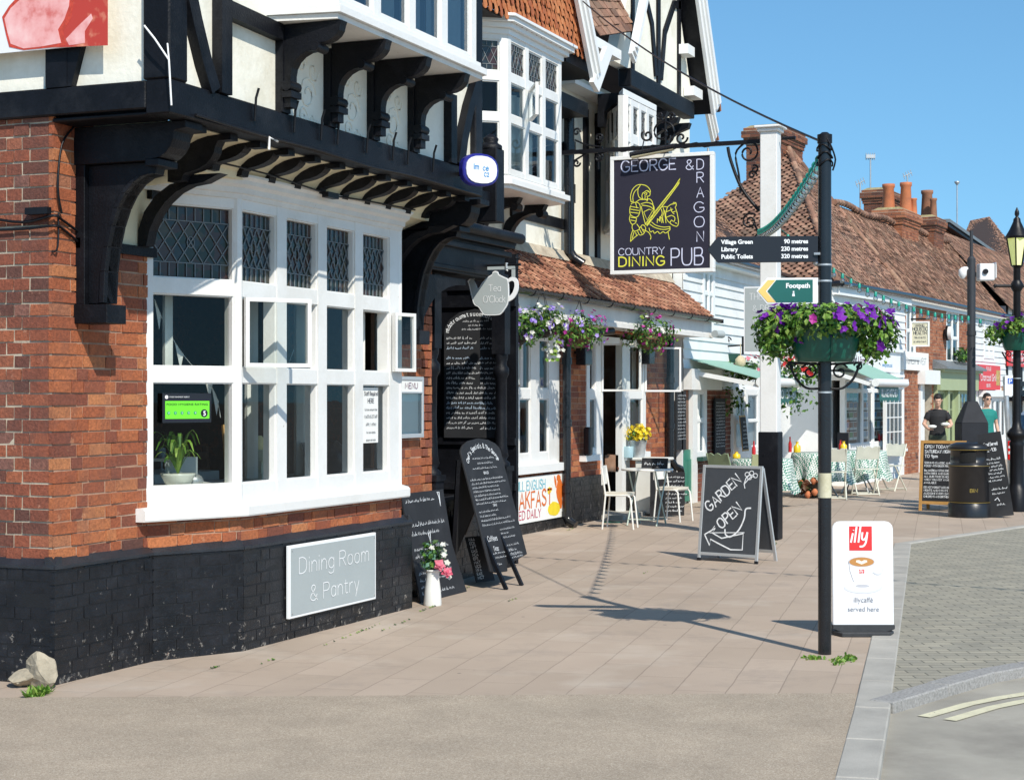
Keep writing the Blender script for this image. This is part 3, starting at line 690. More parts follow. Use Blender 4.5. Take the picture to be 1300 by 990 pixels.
for a,b in list(zip(pl_pts[:-1],pl_pts[1:]))[:4]+[(Vector((-.035,3,0)),Vector((-.035,-.035,0)))]:
    u,n,L=seg(a,b);
    mb.prism(a+n*.012,n,Z,u,[(0,ZP-.048),(0,ZP-.03),(-.055,ZP+.022),(-.08,ZP+.022),(-.08,ZP-.048)],L)
mb.box(4.12,5.2,-.03,.0,ZP-.05,ZP+.01);mb.build('plinth_ledge',pub)
brickwall('plinth',pub,(4.14,-.02,-.02),X,NY,1.05,ZP-.03,mats=PL,relief=.0025,wonk=.0008)
# interior of wing A
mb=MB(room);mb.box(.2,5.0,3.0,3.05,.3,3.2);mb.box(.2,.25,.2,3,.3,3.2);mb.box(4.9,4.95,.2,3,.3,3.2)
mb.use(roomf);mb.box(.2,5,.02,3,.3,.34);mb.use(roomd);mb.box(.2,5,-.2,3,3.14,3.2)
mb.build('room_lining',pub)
mb=MB(whitec);mb.prism(Vector((0,0,1.06)),X,Y,Z,[(1.06,.05),(1.6,-.25),(4.05,-.25),(4.4,.05),(4.4,.3),(1.06,.3)],.03);mb.build('window_board',pub)
# --- bay window A
vs=[.97,1.10,1.77,1.87,2.34,2.44,2.92,3.0]
bay=None
def bayglass(a,b,us,**k): 
    u,n,L=seg(a,b);return window(pub,a+Z*0,u,n,us,vs,leaded=(2,),wood=whitep,name='bay_window',depth=.11,glin=.055,bead=.009,**k)
u,n,L=seg(c_,d_);bayglass(c_,d_,[0,.05,L-.045,L-.004])
xs=[xy(p,-.30)-d_.x for p in(300,306,352,364,404,415,451,461,495,508)];Lf=(e_-d_).length
us=[.004,xs[1]+.0]+xs[2:9]+[Lf-.004]
bayglass(d_,e_,us,skipgl=((3,1),(0,1)))
u2,n2,L2=seg(e_,f_);bayglass(e_,f_,[.004,.075,L2-.06,L2])
for P in (d_,e_): MB(whitep).tube([P+Vector((0,.035,.97)),P+Vector((0,.035,3.0))],.045,8,True,False).build('corner_mullion',pub)
casement(pub,d_+X*(us[8]+.01)+Z*1.875+NY*.03,X,NY,.25,.46,14)
casement(pub,d_+X*us[1]+Z*1.875+NY*.03,X,NY,us[2]-us[1],.46,36)
# sill and cornice following the bay
def baymould(name,prof,m,extra=0):
    """prof = closed outline in (outward, z)"""
    P=[Vector((c_.x-.12,0,0)),d_+Vector((-.0,-0,0)),e_,f_+Vector((.08,0,0))]
    mb=MB(m);k=len(prof);ring=[]
    for i,p in enumerate(P):
        if i==0: nn=seg(P[0],P[1])[1];s=1/max(.3,nn.dot(NY));dirv=NY*1.0
        elif i==3: dirv=NY*1.0
        else:
            n1=seg(P[i-1],P[i])[1];n2=seg(P[i],P[i+1])[1];dirv=(n1+n2).normalized();dirv=dirv/dirv.dot(n1)
        ring.append([p+dirv*a+Z*z for a,z in prof])
    vs_=[q for r_ in ring for q in r_];fs=[]
    for i in range(3):
        for j in range(k): fs.append((i*k+j,i*k+(j+1)%k,(i+1)*k+(j+1)%k,(i+1)*k+j))
    fs=[f[::-1] for f in fs]
    mb.add(vs_,fs+[tuple(range(k)),tuple(range(3*k,4*k))[::-1]]);return mb.build(name,pub)
baymould('window_sill',[(-.1,.89),(.07,.89),(.075,.90),(.075,.955),(.06,.972),(-.1,.98)],whitep)
baymould('cornice',[(-.1,2.985),(.012,2.985),(.018,3.015),(.035,3.02),(.04,3.055),(.07,3.075),(.075,3.10),(.10,3.12),(.10,3.135),(-.1,3.15)],whiteold)
# curtains & things inside the bay (as parts of the room they hang in)
mb=MB(curtain)
def curt(mb,x0,x1,y,z0,z1,folds=5,d=.03):
    k=folds*4
    for i in range(k):
        a=x0+(x1-x0)*i/k;b=x0+(x1-x0)*(i+1)/k;ya=y+d*math.sin(i*math.pi/2);yb=y+d*math.sin((i+1)*math.pi/2)
        mb.quad((a,ya,z0),(b,yb,z0),(b,yb,z1),(a,ya,z1))
def curtains(par,*L):
    for q in L: m_=MB(curtain);curt(m_,*q);m_.build('curtain',par)
curtains(pub,(3.86,4.06,.12,1.1,2.9,4),(2.86,2.98,.0,1.1,2.4,2),(3.5,3.72,-.1,1.87,2.4,4),(2.25,2.36,.05,1.1,2.4,2),(1.30,1.36,.1,1.87,2.4,1))
# a laid table, chairs and pictures seen dimly inside
t=thing('dining_table','white clothed dining table inside behind the bay window','table',(2.6,1.4,.34))
mb=MB(curtain);mb.prism(Vector((1.9,1.0,.60)),X,Y,Z,[(0,0),(1.5,0),(1.5,.8),(0,.8)],.50);mb.build('tablecloth',t)
mb=MB(MATS['glass_item'] if 'glass_item' in MATS else mat('glass_item',(.5,.55,.55),.1,.05))
for q in ((2.1,1.1),(2.5,1.3),(2.9,1.1),(3.2,1.4)): mb.lathe((q[0],q[1],1.10),[(.03,0),(.008,.02),(.008,.08),(.035,.12),(.03,.18)],10)
mb.build('glasses',t)
for i,(x,y) in enumerate(((2.0,1.95),(2.9,1.95),(3.55,1.3))):
    c=thing('dining_chair','dark wooden chair %s the white clothed table inside'%('at the left behind','at the right behind','at the far end of')[i],'chair',(x,y,.34));mb=MB(woodbr)
    for a in(-.2,.2): mb.beam((x+a,y,.34),(x+a,y+.05,1.28),.04,.04)
    for z in(.95,1.08,1.2): mb.beam((x-.2,y+.03,z),(x+.2,y+.03,z),.03,.06)
    mb.build('backrest',c);mb=MB(woodbr);mb.box(x-.21,x+.21,y-.4,y,.76,.80);mb.build('seat',c)
for i,x in enumerate((1.4,2.6,3.7)):
    mb=MB(woodor);mb.box(x,x+.5,2.96,2.99,1.75,2.3);mb.use(paper);mb.box(x+.05,x+.45,2.95,2.96,1.8,2.25);tag(mb.build('picture_frame'),('left','middle','right')[i]+'most framed picture on the wall inside the bay window room','picture')
# --- jetty: soffit, cove, beam, consoles
YJ=-.83;XL=-.05;XR=4.40
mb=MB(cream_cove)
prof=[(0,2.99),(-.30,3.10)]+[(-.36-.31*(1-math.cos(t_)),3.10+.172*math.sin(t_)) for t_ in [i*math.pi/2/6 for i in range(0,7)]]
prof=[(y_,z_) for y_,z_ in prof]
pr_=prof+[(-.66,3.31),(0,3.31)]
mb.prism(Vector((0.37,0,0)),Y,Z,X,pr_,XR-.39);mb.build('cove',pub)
mb=MB(blackp)
mb.box(XL,XR,YJ,YJ+.16,3.275,3.47)      # bressummer
mb.box(XL+.003,XL+.16,YJ+.163,3.0,3.31,3.47)
mb.box(-.02,.2,YJ+.165,-.002,3.275,3.30)
mb.build('jetty_beam',pub,bevel=.008)
mb=MB(blackp);mb.box(.93,4.6,-.05,.0,2.35+.58,3.03);mb.build('wall_plate',pub)
def console(x,w,z0,z1,y0,y1):
    """quarter round bracket in the plane x"""
    mb=MB(blackp);D=y0-y1;h=z1-z0
    pl=[(y0,z0),(y0-.05,z0),(y0-.06,z0+.05)]+[(y0-.06-(D-.09)*math.sin(t_)*1.0,z0+.05+(h-.09)*(1-math.cos(t_))) for t_ in [i*math.pi/2/6 for i in range(1,7)]]+[(y1,z1-.04),(y1,z1),(y0,z1)]
    mb.prism(Vector((x-w/2,0,0)),Y,Z,X,pl,w);return mb
x=.42
while x<4.3:
    # bulging nose console
    mb=MB(blackp);w=.085;y0=-.12
    zb_=3.13 if x>.9 else 3.02
    pl=[(-.30,zb_-.02),(-.40,zb_-.015),(-.41,zb_+.02),(-.43,zb_+.028)]+[(-.44-.20*math.sin(t_)**.8,zb_+.035+(.125 if x>.9 else .2)*(1-math.cos(t_))**.8*.72) for t_ in [i*math.pi/2/5 for i in range(1,6)]]+[(-.66,3.235),(-.75,3.235),(-.75,3.272),(-.30,3.272)]
    mb.prism(Vector((x-w/2,0,0)),Y,Z,X,pl,w);mb.build('console',pub);x+=.35
# iron pegs and cable along the beam
for p,q in ((325,165),(375,175),(409,180),(430,195),(467,205),(500,210),(519,222),(551,228)):
    x=xy(p,YJ-.02);mb=MB(iron);mb.tube([(x,YJ-.012,3.36),(x,YJ-.02,3.5),(x,YJ-.04,3.56)],.009,6);mb.build('iron_peg',pub)
mb=MB(iron)
mb.tube(cat([(.2,YJ-.012,3.30),(.9,YJ-.02,3.285),(1.7,YJ-.01,3.29),(2.4,YJ-.025,3.27),(3.1,YJ-.01,3.29),(4.3,YJ-.015,3.28)]),.009,5)
mb.tube(cat([(.95,-.43,3.16),(1.7,-.44,3.155),(2.6,-.42,3.12),(3.1,-.43,3.13),(4.0,-.42,3.15)]),.007,5)
mb.box(2.5,2.66,-.46,-.41,3.09,3.13)
mb.tube(cat([(.05,.0-.02,2.75),(.0,-.03,2.9),(.05,-.02,3.15),(.15,-.03,3.27)]),.007,5)
mb.tube(cat([(-.03,1.5,2.72),(-.03,.6,2.74),(-.025,.2,2.70),(-.03,-.02,2.73),(.06,-.02,2.71),(.2,-.02,2.66)]),.009,5)
mb.tube(cat([(-.03,1.5,2.64),(-.03,.6,2.66),(-.025,.2,2.66),(-.03,-.02,2.67),(.06,-.02,2.66),(.2,-.02,2.6)]),.008,5)
mb.tube(cat([(.02,-.02,2.75),(.0,-.03,2.55),(-.02,-.0,2.52)]),.006,5)
mb.box(-.06,-.02,.0,.16,2.74,2.78)
mb.build('cable',pub)
mb=MB(whitec);mb.tube([(-.075,YJ-.03,3.31),(-.10,YJ-.03,3.56),(-.12,YJ+.05,3.68),(-.12,YJ+.12,3.76)],.006,6);mb.tube([(-.10,YJ-.03,3.56),(-.07,YJ+.0,3.66)],.005,5);mb.build('bracket_rod',pub);mb=MB(whitec);mb.tube([(.98,YJ-.04,3.2),(1.0,YJ-.03,3.28),(1.12,YJ-.02,3.27)],.008,6);mb.build('bracket_rod',pub)
# --- corner knee brackets (left and right)
def knee(x,y0=0.,name='knee_bracket',w=.13):
    mb=MB(blackp)
    # post on the wall
    mb.fr(Vector((x,y0,0)),X,Z,NY,-.02,w+.02,2.22,3.27,0,.07)
    # curved web with outer rib
    cy,r=.10,0
    P=[(y0-.07,2.23),(y0-.20,2.23)]
    for i in range(9):
        t_=i/8;P.append((y0-.20-.34*(t_**1.75),2.23+.75*math.sin(t_*math.pi/2)**.85))
    P+=[(y0-.56,3.05),(y0-.07,3.05)]
    mb.prism(Vector((x+.02,0,0)),Y,Z,X,P,w-.04)
    rib=[(a-.0,b) for a,b in P[1:11]]
    for i in range(len(rib)-1):
        a,b=rib[i],rib[i+1];mb.prism(Vector((x-.012,0,0)),Y,Z,X,[a,b,(b[0]+.035,b[1]+.0),(a[0]+.035,a[1])],w+.01)
    # block foot, top beam with rounded nose
    mb.box(x-.035,x+w+.03,y0-.24,y0,2.11,2.222)
    mb.prism(Vector((x-.03,0,0)),Y,Z,X,[(y0-.0,3.052),(y0-.50,3.052)]+[(y0-.56-.14*math.sin(t_),3.06+.16*(1-math.cos(t_))) for t_ in [i*math.pi/10 for i in range(1,6)]]+[(y0-.72,3.222),(y0-.78,3.23),(y0-.78,3.272),(y0,3.272)],w+.05)
    mb.box(x-.04,x+w+.035,y0-.60,y0-.51,3.02,3.06)
    return mb.build(name,pub,bevel=.005)
knee(.22);knee(4.5)
for x in(.82,4.30):
    mb=MB(blackp)
    P=[(-.02,2.62),(-.08,2.62)]+[(-.08-.42*(t_**1.6),2.62+.38*math.sin(t_*math.pi/2)) for t_ in [i/6 for i in range(1,7)]]+[(-.62,3.05),(-.40,3.05)]+[(-.02-.36*(t_**1.5),2.72+.3*math.sin(t_*math.pi/2)) for t_ in [1,.75,.5,.25,0]]
    mb.prism(Vector((x,0,0)),Y,Z,X,P,.09);mb.build('knee_brace',pub)
mb=MB(blackp);mb.box(.2,1.0,-.04,-.0,2.56,2.62);mb.build('rail',pub)
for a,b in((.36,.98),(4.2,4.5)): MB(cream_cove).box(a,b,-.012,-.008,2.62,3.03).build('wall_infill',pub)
# --- wing A upper walls
mb=MB(render_c)
mb.box(XL+.05,XR-.02,YJ+.05,YJ+.2,3.47,6.2);mb.box(XL+.05,XL+.2,YJ+.2,3.0,3.47,6.2)
# raised plaster scrollwork between the oriel brackets
for cx_ in (1.62,2.25,2.88):
    for (dx,dz,r_,t_) in ((0,.72,.10,1.3),(-.07,.55,.07,1.2),(.08,.52,.07,-1.2),(0,.33,.12,1.5),(-.06,.16,.06,1.1),(.07,.14,.06,-1.1)):
        pts=[]
        for i in range(15):
            f=i/14;a=f*math.pi*2*t_+R.uniform(0,.2);rr=r_*(1-f*.75);pts.append((cx_+dx+rr*math.cos(a),YJ+.048,3.25+.12+dz*.85+rr*math.sin(a)))
        mb.tube(pts,.006,5)
mb.build('upper_wall',pub)
def timber(poly_or_pts,y=YJ,w=.1,t=.035,name='timber'):
    """curved or straight timber laid on the facade: pts (x,z)"""
    mb=MB(blackp);pts=[Vector((a,y+.05,b)) for a,b in poly_or_pts];L=[];Rr=[]
    for i,p in enumerate(pts):
        d=(pts[min(i+1,len(pts)-1)]-pts[max(i-1,0)]).normalized();s=Vector((d.z,0,-d.x));ww=w[i] if isinstance(w,(list,tuple)) else w
        L.append(p-s*ww/2);Rr.append(p+s*ww/2)
    k=len(pts);vs_=[q+NY*.002*0 for q in L]+Rr+[q+NY*(t+.03) for q in L]+[q+NY*(t+.03) for q in Rr];fs=[(0,k,3*k,2*k),(k-1,3*k-1,4*k-1,2*k-1)]
    for i in range(k-1): fs+=[(2*k+i,3*k+i,3*k+i+1,2*k+i+1),(i,2*k+i,2*k+i+1,i+1),(k+i,k+i+1,3*k+i+1,3*k+i)]
    mb.add(vs_,fs);return mb.build(name,pub)
mb=MB(blackp);mb.box(XL,XL+.19,YJ,YJ+.18,3.472,6.2);mb.build('corner_post',pub,bevel=.01)
mb=MB(blackp);mb.box(XR-.14,XR,YJ-.0,YJ+.2,3.472,6.2);mb.build('corner_post',pub,bevel=.01)
timber([(.12,4.1),(.22,3.85),(.33,3.62),(.42,3.475)],w=.10)
timber([(.53,3.473),(.53,6.2)],w=.115,t=.04)
timber([(.59,3.99),(1.20,3.97)],w=.10,t=.036)
timber([(.59,4.9),(1.20,4.9)],w=.10,t=.036)
timber([(3.81,3.473),(3.81,4.0)],w=.105,t=.037)
timber([(3.96,3.473),(4.03,3.70),(4.15,3.95),(4.32,4.2)],w=[.12,.11,.1,.1],t=.033)
timber([(3.72,4.26),(4.28,4.26)],w=.11,t=.031)
# --- oriel A with four brackets
for x in (1.26,1.89,2.52,3.17):
    mb=MB(blackp);w=.10
    mb.fr(Vector((x,YJ+.05,0)),X,Z,NY,-w/2,w/2,3.472,3.99,0,.055)
    y0=YJ-.005
    P=[(y0,3.60),(y0-.05,3.60),(y0-.05,3.70)]+[(y0-.05-.17*(1-math.cos(t_)),3.70+.15*math.sin(t_)) for t_ in [i*math.pi/10 for i in range(1,6)]]+[(y0-.24,3.87)]+[(y0-.26-.14*math.sin(t_),3.89+.10*(1-math.cos(t_))) for t_ in [i*math.pi/10 for i in range(0,6)]]+[(y0-.41,4.02),(y0,4.02)]
    mb.prism(Vector((x-w/2+.01,0,0)),Y,Z,X,P,w-.02)
    mb.box(x-.065,x+.065,y0-.07,y0,3.56,3.60);mb.tube([(x-.07,y0-.035,3.635),(x+.07,y0-.035,3.635)],.035,10);mb.tube([(x-.07,y0-.235,3.865),(x+.07,y0-.235,3.865)],.03,10)
    mb.box(x-.04,x+.04,y0-.05,y0,3.50,3.56)
    mb.build('oriel_bracket',pub)
O1=[Vector((1.15,YJ+.05,0)),Vector((1.25,-1.2,0)),Vector((3.42,-1.2,0)),Vector((3.7,YJ+.05,0))]
mb=MB(whiteold);mb.prism(Vector((0,0,4.025)),X,Y,Z,[(1.12,YJ+.05),(1.2,-1.23),(3.46,-1.23),(3.76,YJ+.05)],.035)
mb.use(whitep);mb.prism(Vector((0,0,4.062)),X,Y,Z,[(1.10,YJ+.05),(1.18,-1.26),(3.49,-1.26),(3.79,YJ+.05)],.045)
mb.prism(Vector((0,0,4.109)),X,Y,Z,[(1.12,YJ+.05),(1.22,-1.225),(3.45,-1.225),(3.74,YJ+.05)],.04);mb.build('oriel_sill',pub)
ovs=[4.15,4.19,4.95,5.03,5.6,5.7]
for a,b in zip(O1[:-1],O1[1:]):
    u,n,L=seg(a,b)
    if L>1.5:
        us=[.004];k=4;
        for i in range(k): us+=[.06+(L-.06)*i/k+.02,.06+(L-.06)*(i+1)/k-.08]
        us+=[L-.004]
        window(pub,a,u,n,us,ovs,name='oriel_window',glass_=gl_sky)
    else: window(pub,a,u,n,[0,.06,L-.06,L],ovs,name='oriel_window',glass_=gl_sky)
curtains(pub,(1.85,2.2,-1.12,4.17,5.6,5,.015),(2.35,2.6,-1.12,4.17,5.6,5,.015),(2.72,3.3,-1.12,4.17,5.6,8,.015))
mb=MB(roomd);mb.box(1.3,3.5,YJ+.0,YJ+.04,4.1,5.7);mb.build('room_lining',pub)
# --- gable end wall timber on the return side
mb=MB(blackp);mb.box(XL+.0,XL+.06,-.13,.02,3.47,6.2);
mb.prism(Vector((XL+.003,0,0)),Y,Z,X,[(-.07,3.472),(-.16,3.472),(-.32,4.0),(-.22,4.0)],.055);mb.build('timber',pub)
# roof over wing A (out of the picture above)
mb=MB(tile_or);tiles(mb,(-.5,-1.3,5.9),(4.9,-1.3,5.9),(4.9,1.6,8.6),(-.5,1.6,8.6),tile_or,gauge=.12,tw=.2);mb.build('roof',pub)
mb=MB(whitec);mb.box(-.5,4.9,-1.3,-1.25,5.72,5.9);mb.use(roomd);mb.box(-.4,4.8,-1.2,3,6.1,6.15);mb.build('fascia',pub)
# --- far return side of wing A (seen only from the other side)
mb=MB(render_c);mb.box(XR-.2,XR-.02,YJ+.2,1.75,3.3,6.2);mb.build('upper_wall',pub)
brickwall('wall',pub,(5.2,0,0),Y,X,1.7,3.2,mats=A_m)

# --- entrance porch in black timber
mb=MB(blackp)
yE=-.10
xE_=xy(641,yE);mb.box(4.66,xE_,yE,yE+.25,2.76,3.10)
for (a,b,o_) in((3.06,3.12,.07),(2.98,3.03,.045),(2.78,2.82,.02)): mb.box(4.64,xE_+.02+o_,yE-o_,yE+.2,a,b)
mb.build('porch_beam',pub,bevel=.006)
mb=MB(blackp)  # roof gutter of the porch
mb.tube([(4.7,yE-.10,3.16),(xE_+.15,yE-.10,3.16)],.05,10);mb.box(4.66,xE_+.1,yE-.06,1.6,3.12,3.15);mb.build('gutter',pub)
mb=MB(blackp)
P=[(4.72,2.15),(4.80,2.15)]+[(4.80+.95*(t_**1.7),2.15+.52*math.sin(t_*math.pi/2)) for t_ in [i/8 for i in range(1,9)]]+[(5.75,2.72),(4.72,2.72)]
mb.prism(Vector((0,yE+.02,0)),X,Z,Y,P,.09);mb.build('arch_brace',pub)
def turned(x,y,name='porch_post',z1=2.74):
    mb=MB(blackp);mb.box(x-.085,x+.085,y-.085,y+.085,0,.95)
    mb.box(x-.10,x+.10,y-.10,y+.10,.95,1.0)
    mb.lathe((x,y,0),[(.09,1.0),(.09,1.03),(.055,1.06),(.075,1.10),(.06,1.2),(.05,1.5),(.055,1.85),(.08,1.9),(.08,1.96),(.05,2.0),(.07,2.06),(.07,2.1)],16)
    mb.box(x-.07,x+.07,y-.07,y+.07,2.1,z1);return mb.build(name,pub)
turned(7.42,.28);turned(5.3,.05)
mb=MB(blackp)  # screens and recess of the entrance
mb.box(7.62,7.68,.2,1.7,.02,3.1)
for z in (.75,1.28-.08,2.58,2.75): mb.box(7.585,7.62,.2,1.7,z,z+.07)
for y in (.3,.62,.95,1.28): mb.box(7.592,7.62,y,y+.05,2.65,3.1)
mb.box(5.2,7.62,1.68,1.74,0,3.15)
for x in (5.35,5.95,6.1,6.9,7.1): mb.box(x,x+.07,1.64,1.68,0,3.1)
mb.box(5.2,7.62,1.645,1.68,2.1,2.2);mb.box(5.2,7.62,1.645,1.68,2.6,2.68)
mb.build('porch_screen',pub)
brickwall('porch_plinth',pub,(5.35,.1,-.02),Vector((2.25,.18,0)).normalized(),Vector((.18,-2.25,0)).normalized(),2.2,.72,mats=PL,relief=.0025,wonk=.0008)
mb=MB(ledge);mb.prism(Vector((5.3,.07,.7)),Vector((2.25,.18,0)).normalized(),Vector((-.18,2.25,0)).normalized(),Z,[(0,0),(2.3,0),(2.3,.25),(0,.25)],.05);mb.build('plinth_ledge',pub)
# door post above with ball top (black, beside the oval sign)
mb=MB(blackp);fx=xy(623,-.5);mb.box(fx-.09,fx+.09,-.59,-.41,3.17,3.80);mb.lathe((fx,-.5,3.80),[(.10,0),(.10,.03),(.06,.05),(.07,.09),(.03,.12),(.01,.13)],14)
mb.box(4.42,fx-.09,-.54,-.46,3.3,3.42);mb.build('finial_post',pub,bevel=.008)
# --- front B: ground floor wall
yB=1.65;xB0=7.7;xB1=17.42
ops=[(xy(632,yB)-xB0,xy(711,yB)-xB0,.80-.75+.0,2.55-.75),(xy(745,yB)-xB0,xy(819,yB)-xB0,-.2,2.5-.75)]
wl=xy(745,yB);dl=xy(763,yB);dr=xy(785,yB)
brickwall('wall',pub,(xB0,yB,.62),X,NY,xB1-xB0,2.3,openings=[(xy(632,yB)-xB0,xy(711,yB)-xB0,.22,1.95),(wl-xB0,dl-xB0,.26,1.95),(dl-xB0,dr-xB0,-1,1.95),(dr-xB0,xy(819,yB)-xB0,.24,1.95)],mats=(brick,mortar_r,brickdk))
brickwall('plinth',pub,(xB0,yB-.04,-.02),X,NY,dl-.02-xB0,.64,mats=PL,relief=.0025,wonk=.0008)
brickwall('plinth',pub,(dr+.16,yB-.04,-.02),X,NY,xB1-dr-.16,.64,mats=PL,relief=.0025,wonk=.0008)
brickwall('wall',pub,(xB1,yB,0),Y,X,3,3.0,mats=A_m)
U=lambda *p:[xy(q,yB-.02) for q in p]
o=Vector((0,yB-.02,0))
window(pub,o,X,NY,U(632,637,650,660,674,685,697,710),[.84,.98,1.66,1.78,2.40,2.5],name='window')
mb=MB(whitec);mb.box(xy(629,yB-.1),xy(722,yB-.1)-.15,yB-.10,yB,.74,.84);mb.build('window_sill',pub)
window(pub,o,X,NY,U(745,749,757,763),[.9,.98,1.66,1.78,2.42,2.5],name='window',skipgl=((0,1),))
mb=MB(whitec);mb.box(xy(744,yB-.1),xy(764,yB-.1),yB-.10,yB,.82,.9);mb.build('window_sill',pub)
window(pub,o,X,NY,U(797,800,816,820),[.88,.98,1.66,1.78,2.42,2.5],name='window',skipgl=((0,1),))
mb=MB(whitec);mb.box(xy(796,yB-.1),xy(826,yB-.1),yB-.10,yB,.78,.88);mb.build('window_sill',pub)
casement(pub,(xy(763,yB)-.03,yB-.02,1.76),-X,NY,.55,.66,100)
casement(pub,(xy(800,yB)+.62,yB-.02,1.76),-X,NY,.55,.66,122)
casement(pub,(xy(650,yB)+.0,yB-.02,1.80),-X,NY,.32,.55,40)
mb=MB(whitec);mb.box(dr,dr+.16,yB-.06,yB+.04,0,2.5);mb.box(dr+.16,xy(797,yB),yB-.03,yB+.04,0,2.5);mb.box(dl-.04,dl,yB-.03,yB+.04,.02,2.5);mb.box(dl,dr,yB-.03,yB+.02,2.42,2.52);mb.build('door_frame',pub)
mb=MB(kerbm);mb.box(dl-.1,dr+.2,yB-.35,yB+.3,0,.06);mb.build('door_step',pub)
mb=MB(roomd);mb.box(dl,dr+.2,yB+.9,yB+.95,0,2.6);mb.build('room_lining',pub)
mb=MB(pipeb)
dpx=xy(719.5,yB-.12)
mb.tube([(dpx,yB-.12,.12),(dpx,yB-.12,2.42)],.055,12);
for z in(.12,.45,1.3,2.1): mb.tube([(dpx,yB-.12,z),(dpx,yB-.12,z+.09)],.068,12)
mb.tube([(dpx,yB-.12,.14),(dpx-.01,yB-.15,.08),(dpx-.02,yB-.25,.03)],.06,10)
mb.tube([(dpx,yB-.12,2.4),(dpx+.2,yB-.3,2.5),(dpx+.7,yB-.5,2.55)],.05,10);mb.build('downpipe',pub)
mb=MB(pipeb);px_=xy(851,yB-.1)
mb.tube([(px_,yB-.1,.72),(px_,yB-.1,2.62)],.06,12)
mb.tube([(px_,yB-.1,.74),(px_+.06,yB-.16,.62),(px_+.2,yB-.2,.58),(px_+.26,yB-.2,.5),(px_+.26,yB-.2,.02)],.055,12)
for z in(1.2,1.9,2.5): mb.tube([(px_,yB-.1,z),(px_,yB-.1,z+.08)],.07,12)
mb.build('downpipe',pub)
# interior B
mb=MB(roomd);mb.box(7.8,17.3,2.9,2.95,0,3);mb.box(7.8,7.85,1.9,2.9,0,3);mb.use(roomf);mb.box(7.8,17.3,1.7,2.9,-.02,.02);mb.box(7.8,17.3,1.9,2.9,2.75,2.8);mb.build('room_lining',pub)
for p,q in((642,650),(664,674),(687,697),(802,815)): curtains(pub,(xy(p,yB+.15),xy(q,yB+.15),yB+.15,.95,2.45,3,.03))
# --- lean-to roof
E0=Vector((8.95,1.08,2.93));E1=Vector((18.02,1.08,2.93));T1=Vector((17.55,1.74,3.56));T0=Vector((8.75,1.74,3.56))
mb=MB();tiles(mb,E0,E1,T1,T0,tile,gauge=.098,tw=.17,jit=.010,th=.020)
mb.build('lean_to_roof',pub)
mb=MB(mortar);mb.prism(Vector((8.7,0,0)),Y,Z,X,[(1.60,3.455),(1.70,3.60),(1.76,3.61),(1.76,3.5)],8.9);mb.build('roof_fillet',pub)
mb=MB(pipeb)
gp=arc(0,0,.06,180,360,8);
mb.prism(Vector((8.7,1.03,2.90)),Y,Z,X,gp+[(a*.85,b*.85) for a,b in gp[::-1]],9.4)
x=9.2
while x<18:
    mb.prism(Vector((x,1.03,2.90)),Y,Z,X,[(a*1.12,b*1.12) for a,b in gp]+[(a*1.0,b*1.0) for a,b in gp[::-1]],.03);x+=.9
mb.box(18.09,18.11,.97,1.09,2.84,2.90)
mb.build('gutter',pub)
mb=MB(whiteold);mb.box(8.7,17.95,1.12,1.15,2.62,2.90);mb.box(8.7,17.95,1.15,1.66,2.62,2.65);mb.box(8.7,17.95,1.095,1.12,2.60,2.66);mb.build('fascia',pub)
mb=MB(greyp);mb.tube([(17.7,1.0,2.66),(17.95,.95,2.66)],.06,12);mb.build('pipe_end',pub)  # round grey pipe end below the lean-to fascia, not a light
# --- upper wall B
YU=1.75
mb=MB(render_c);mb.box(4.5,17.9,YU,YU+.2,3.5,6.0);mb.build('upper_wall',pub)
def tB(pts,w=.12,t=.0,y=YU): return timber(pts,y=y-.05,w=w,t=t)
for p in (742,757): tB([(xy(p,YU),3.6),(xy(p,YU),5.6)],w=.14,t=.01)
for a,b in ((3.95,.13),(4.95,.13),(5.45,.16)): tB([(11.2,a),(13.3,a)],w=b,t=.005)
mb=MB(blackp);mb.box(11.3,12.9,1.35,YU,5.32,5.5);mb.build('timber',pub)
mb=MB(pipeb);xp=xy(722.5,YU-.12);mb.tube([(xp,YU-.12,3.55),(xp,YU-.12,5.45)],.07,12);mb.tube([(xp,YU-.12,4.9),(xp,YU-.12,5.02)],.09,12);mb.tube([(xp,YU-.12,3.6),(xp+.02,YU-.18,3.5),(xp+.05,YU-.3,3.42)],.065,10)
mb.box(xp+.12,xp+.3,YU-.1,YU,4.25,4.5);mb.build('downpipe',pub)
# oriel on front B
def oriel(P,zs,sillz,name='oriel_window',cols=3,corn=True,**k):
    for a,b in zip(P[:-1],P[1:]):
        u,n,L=seg(a,b);c=cols if L>1 else 1;us=[.005]
        for i in range(c): us+=[.09+(L-.09)*i/c+.0,.09+(L-.09)*(i+1)/c-.10]
        us+=[L-.005]
        window(pub,a,u,n,us,zs,name=name,leaded=(len(zs)//2-2,),**k)
    (a,b,c,d)=P
    mb=MB(whitec);z=sillz
    def ring(o_): return [(a.x-o_,YU),(b.x-o_,b.y-o_),(c.x+o_,c.y-o_),(d.x+o_,YU)]
    mb.prism(Vector((0,0,z)),X,Y,Z,ring(.03),.04);mb.prism(Vector((0,0,z+.042)),X,Y,Z,ring(.08),.06);mb.prism(Vector((0,0,z+.104)),X,Y,Z,ring(.03),.04)
    mb.build('oriel_moulding',pub);mb=MB(whitec)
    if corn:
        zt=zs[-1];mb.prism(Vector((0,0,zt)),X,Y,Z,ring(.02),.06);mb.prism(Vector((0,0,zt+.062)),X,Y,Z,ring(.07),.05);mb.prism(Vector((0,0,zt+.114)),X,Y,Z,ring(.12),.05);mb.prism(Vector((0,0,zt+.166)),X,Y,Z,ring(.15),.03);mb.build('oriel_cornice',pub)
yo=1.0
x0=xy(645,yo);x1=xy(713,yo)
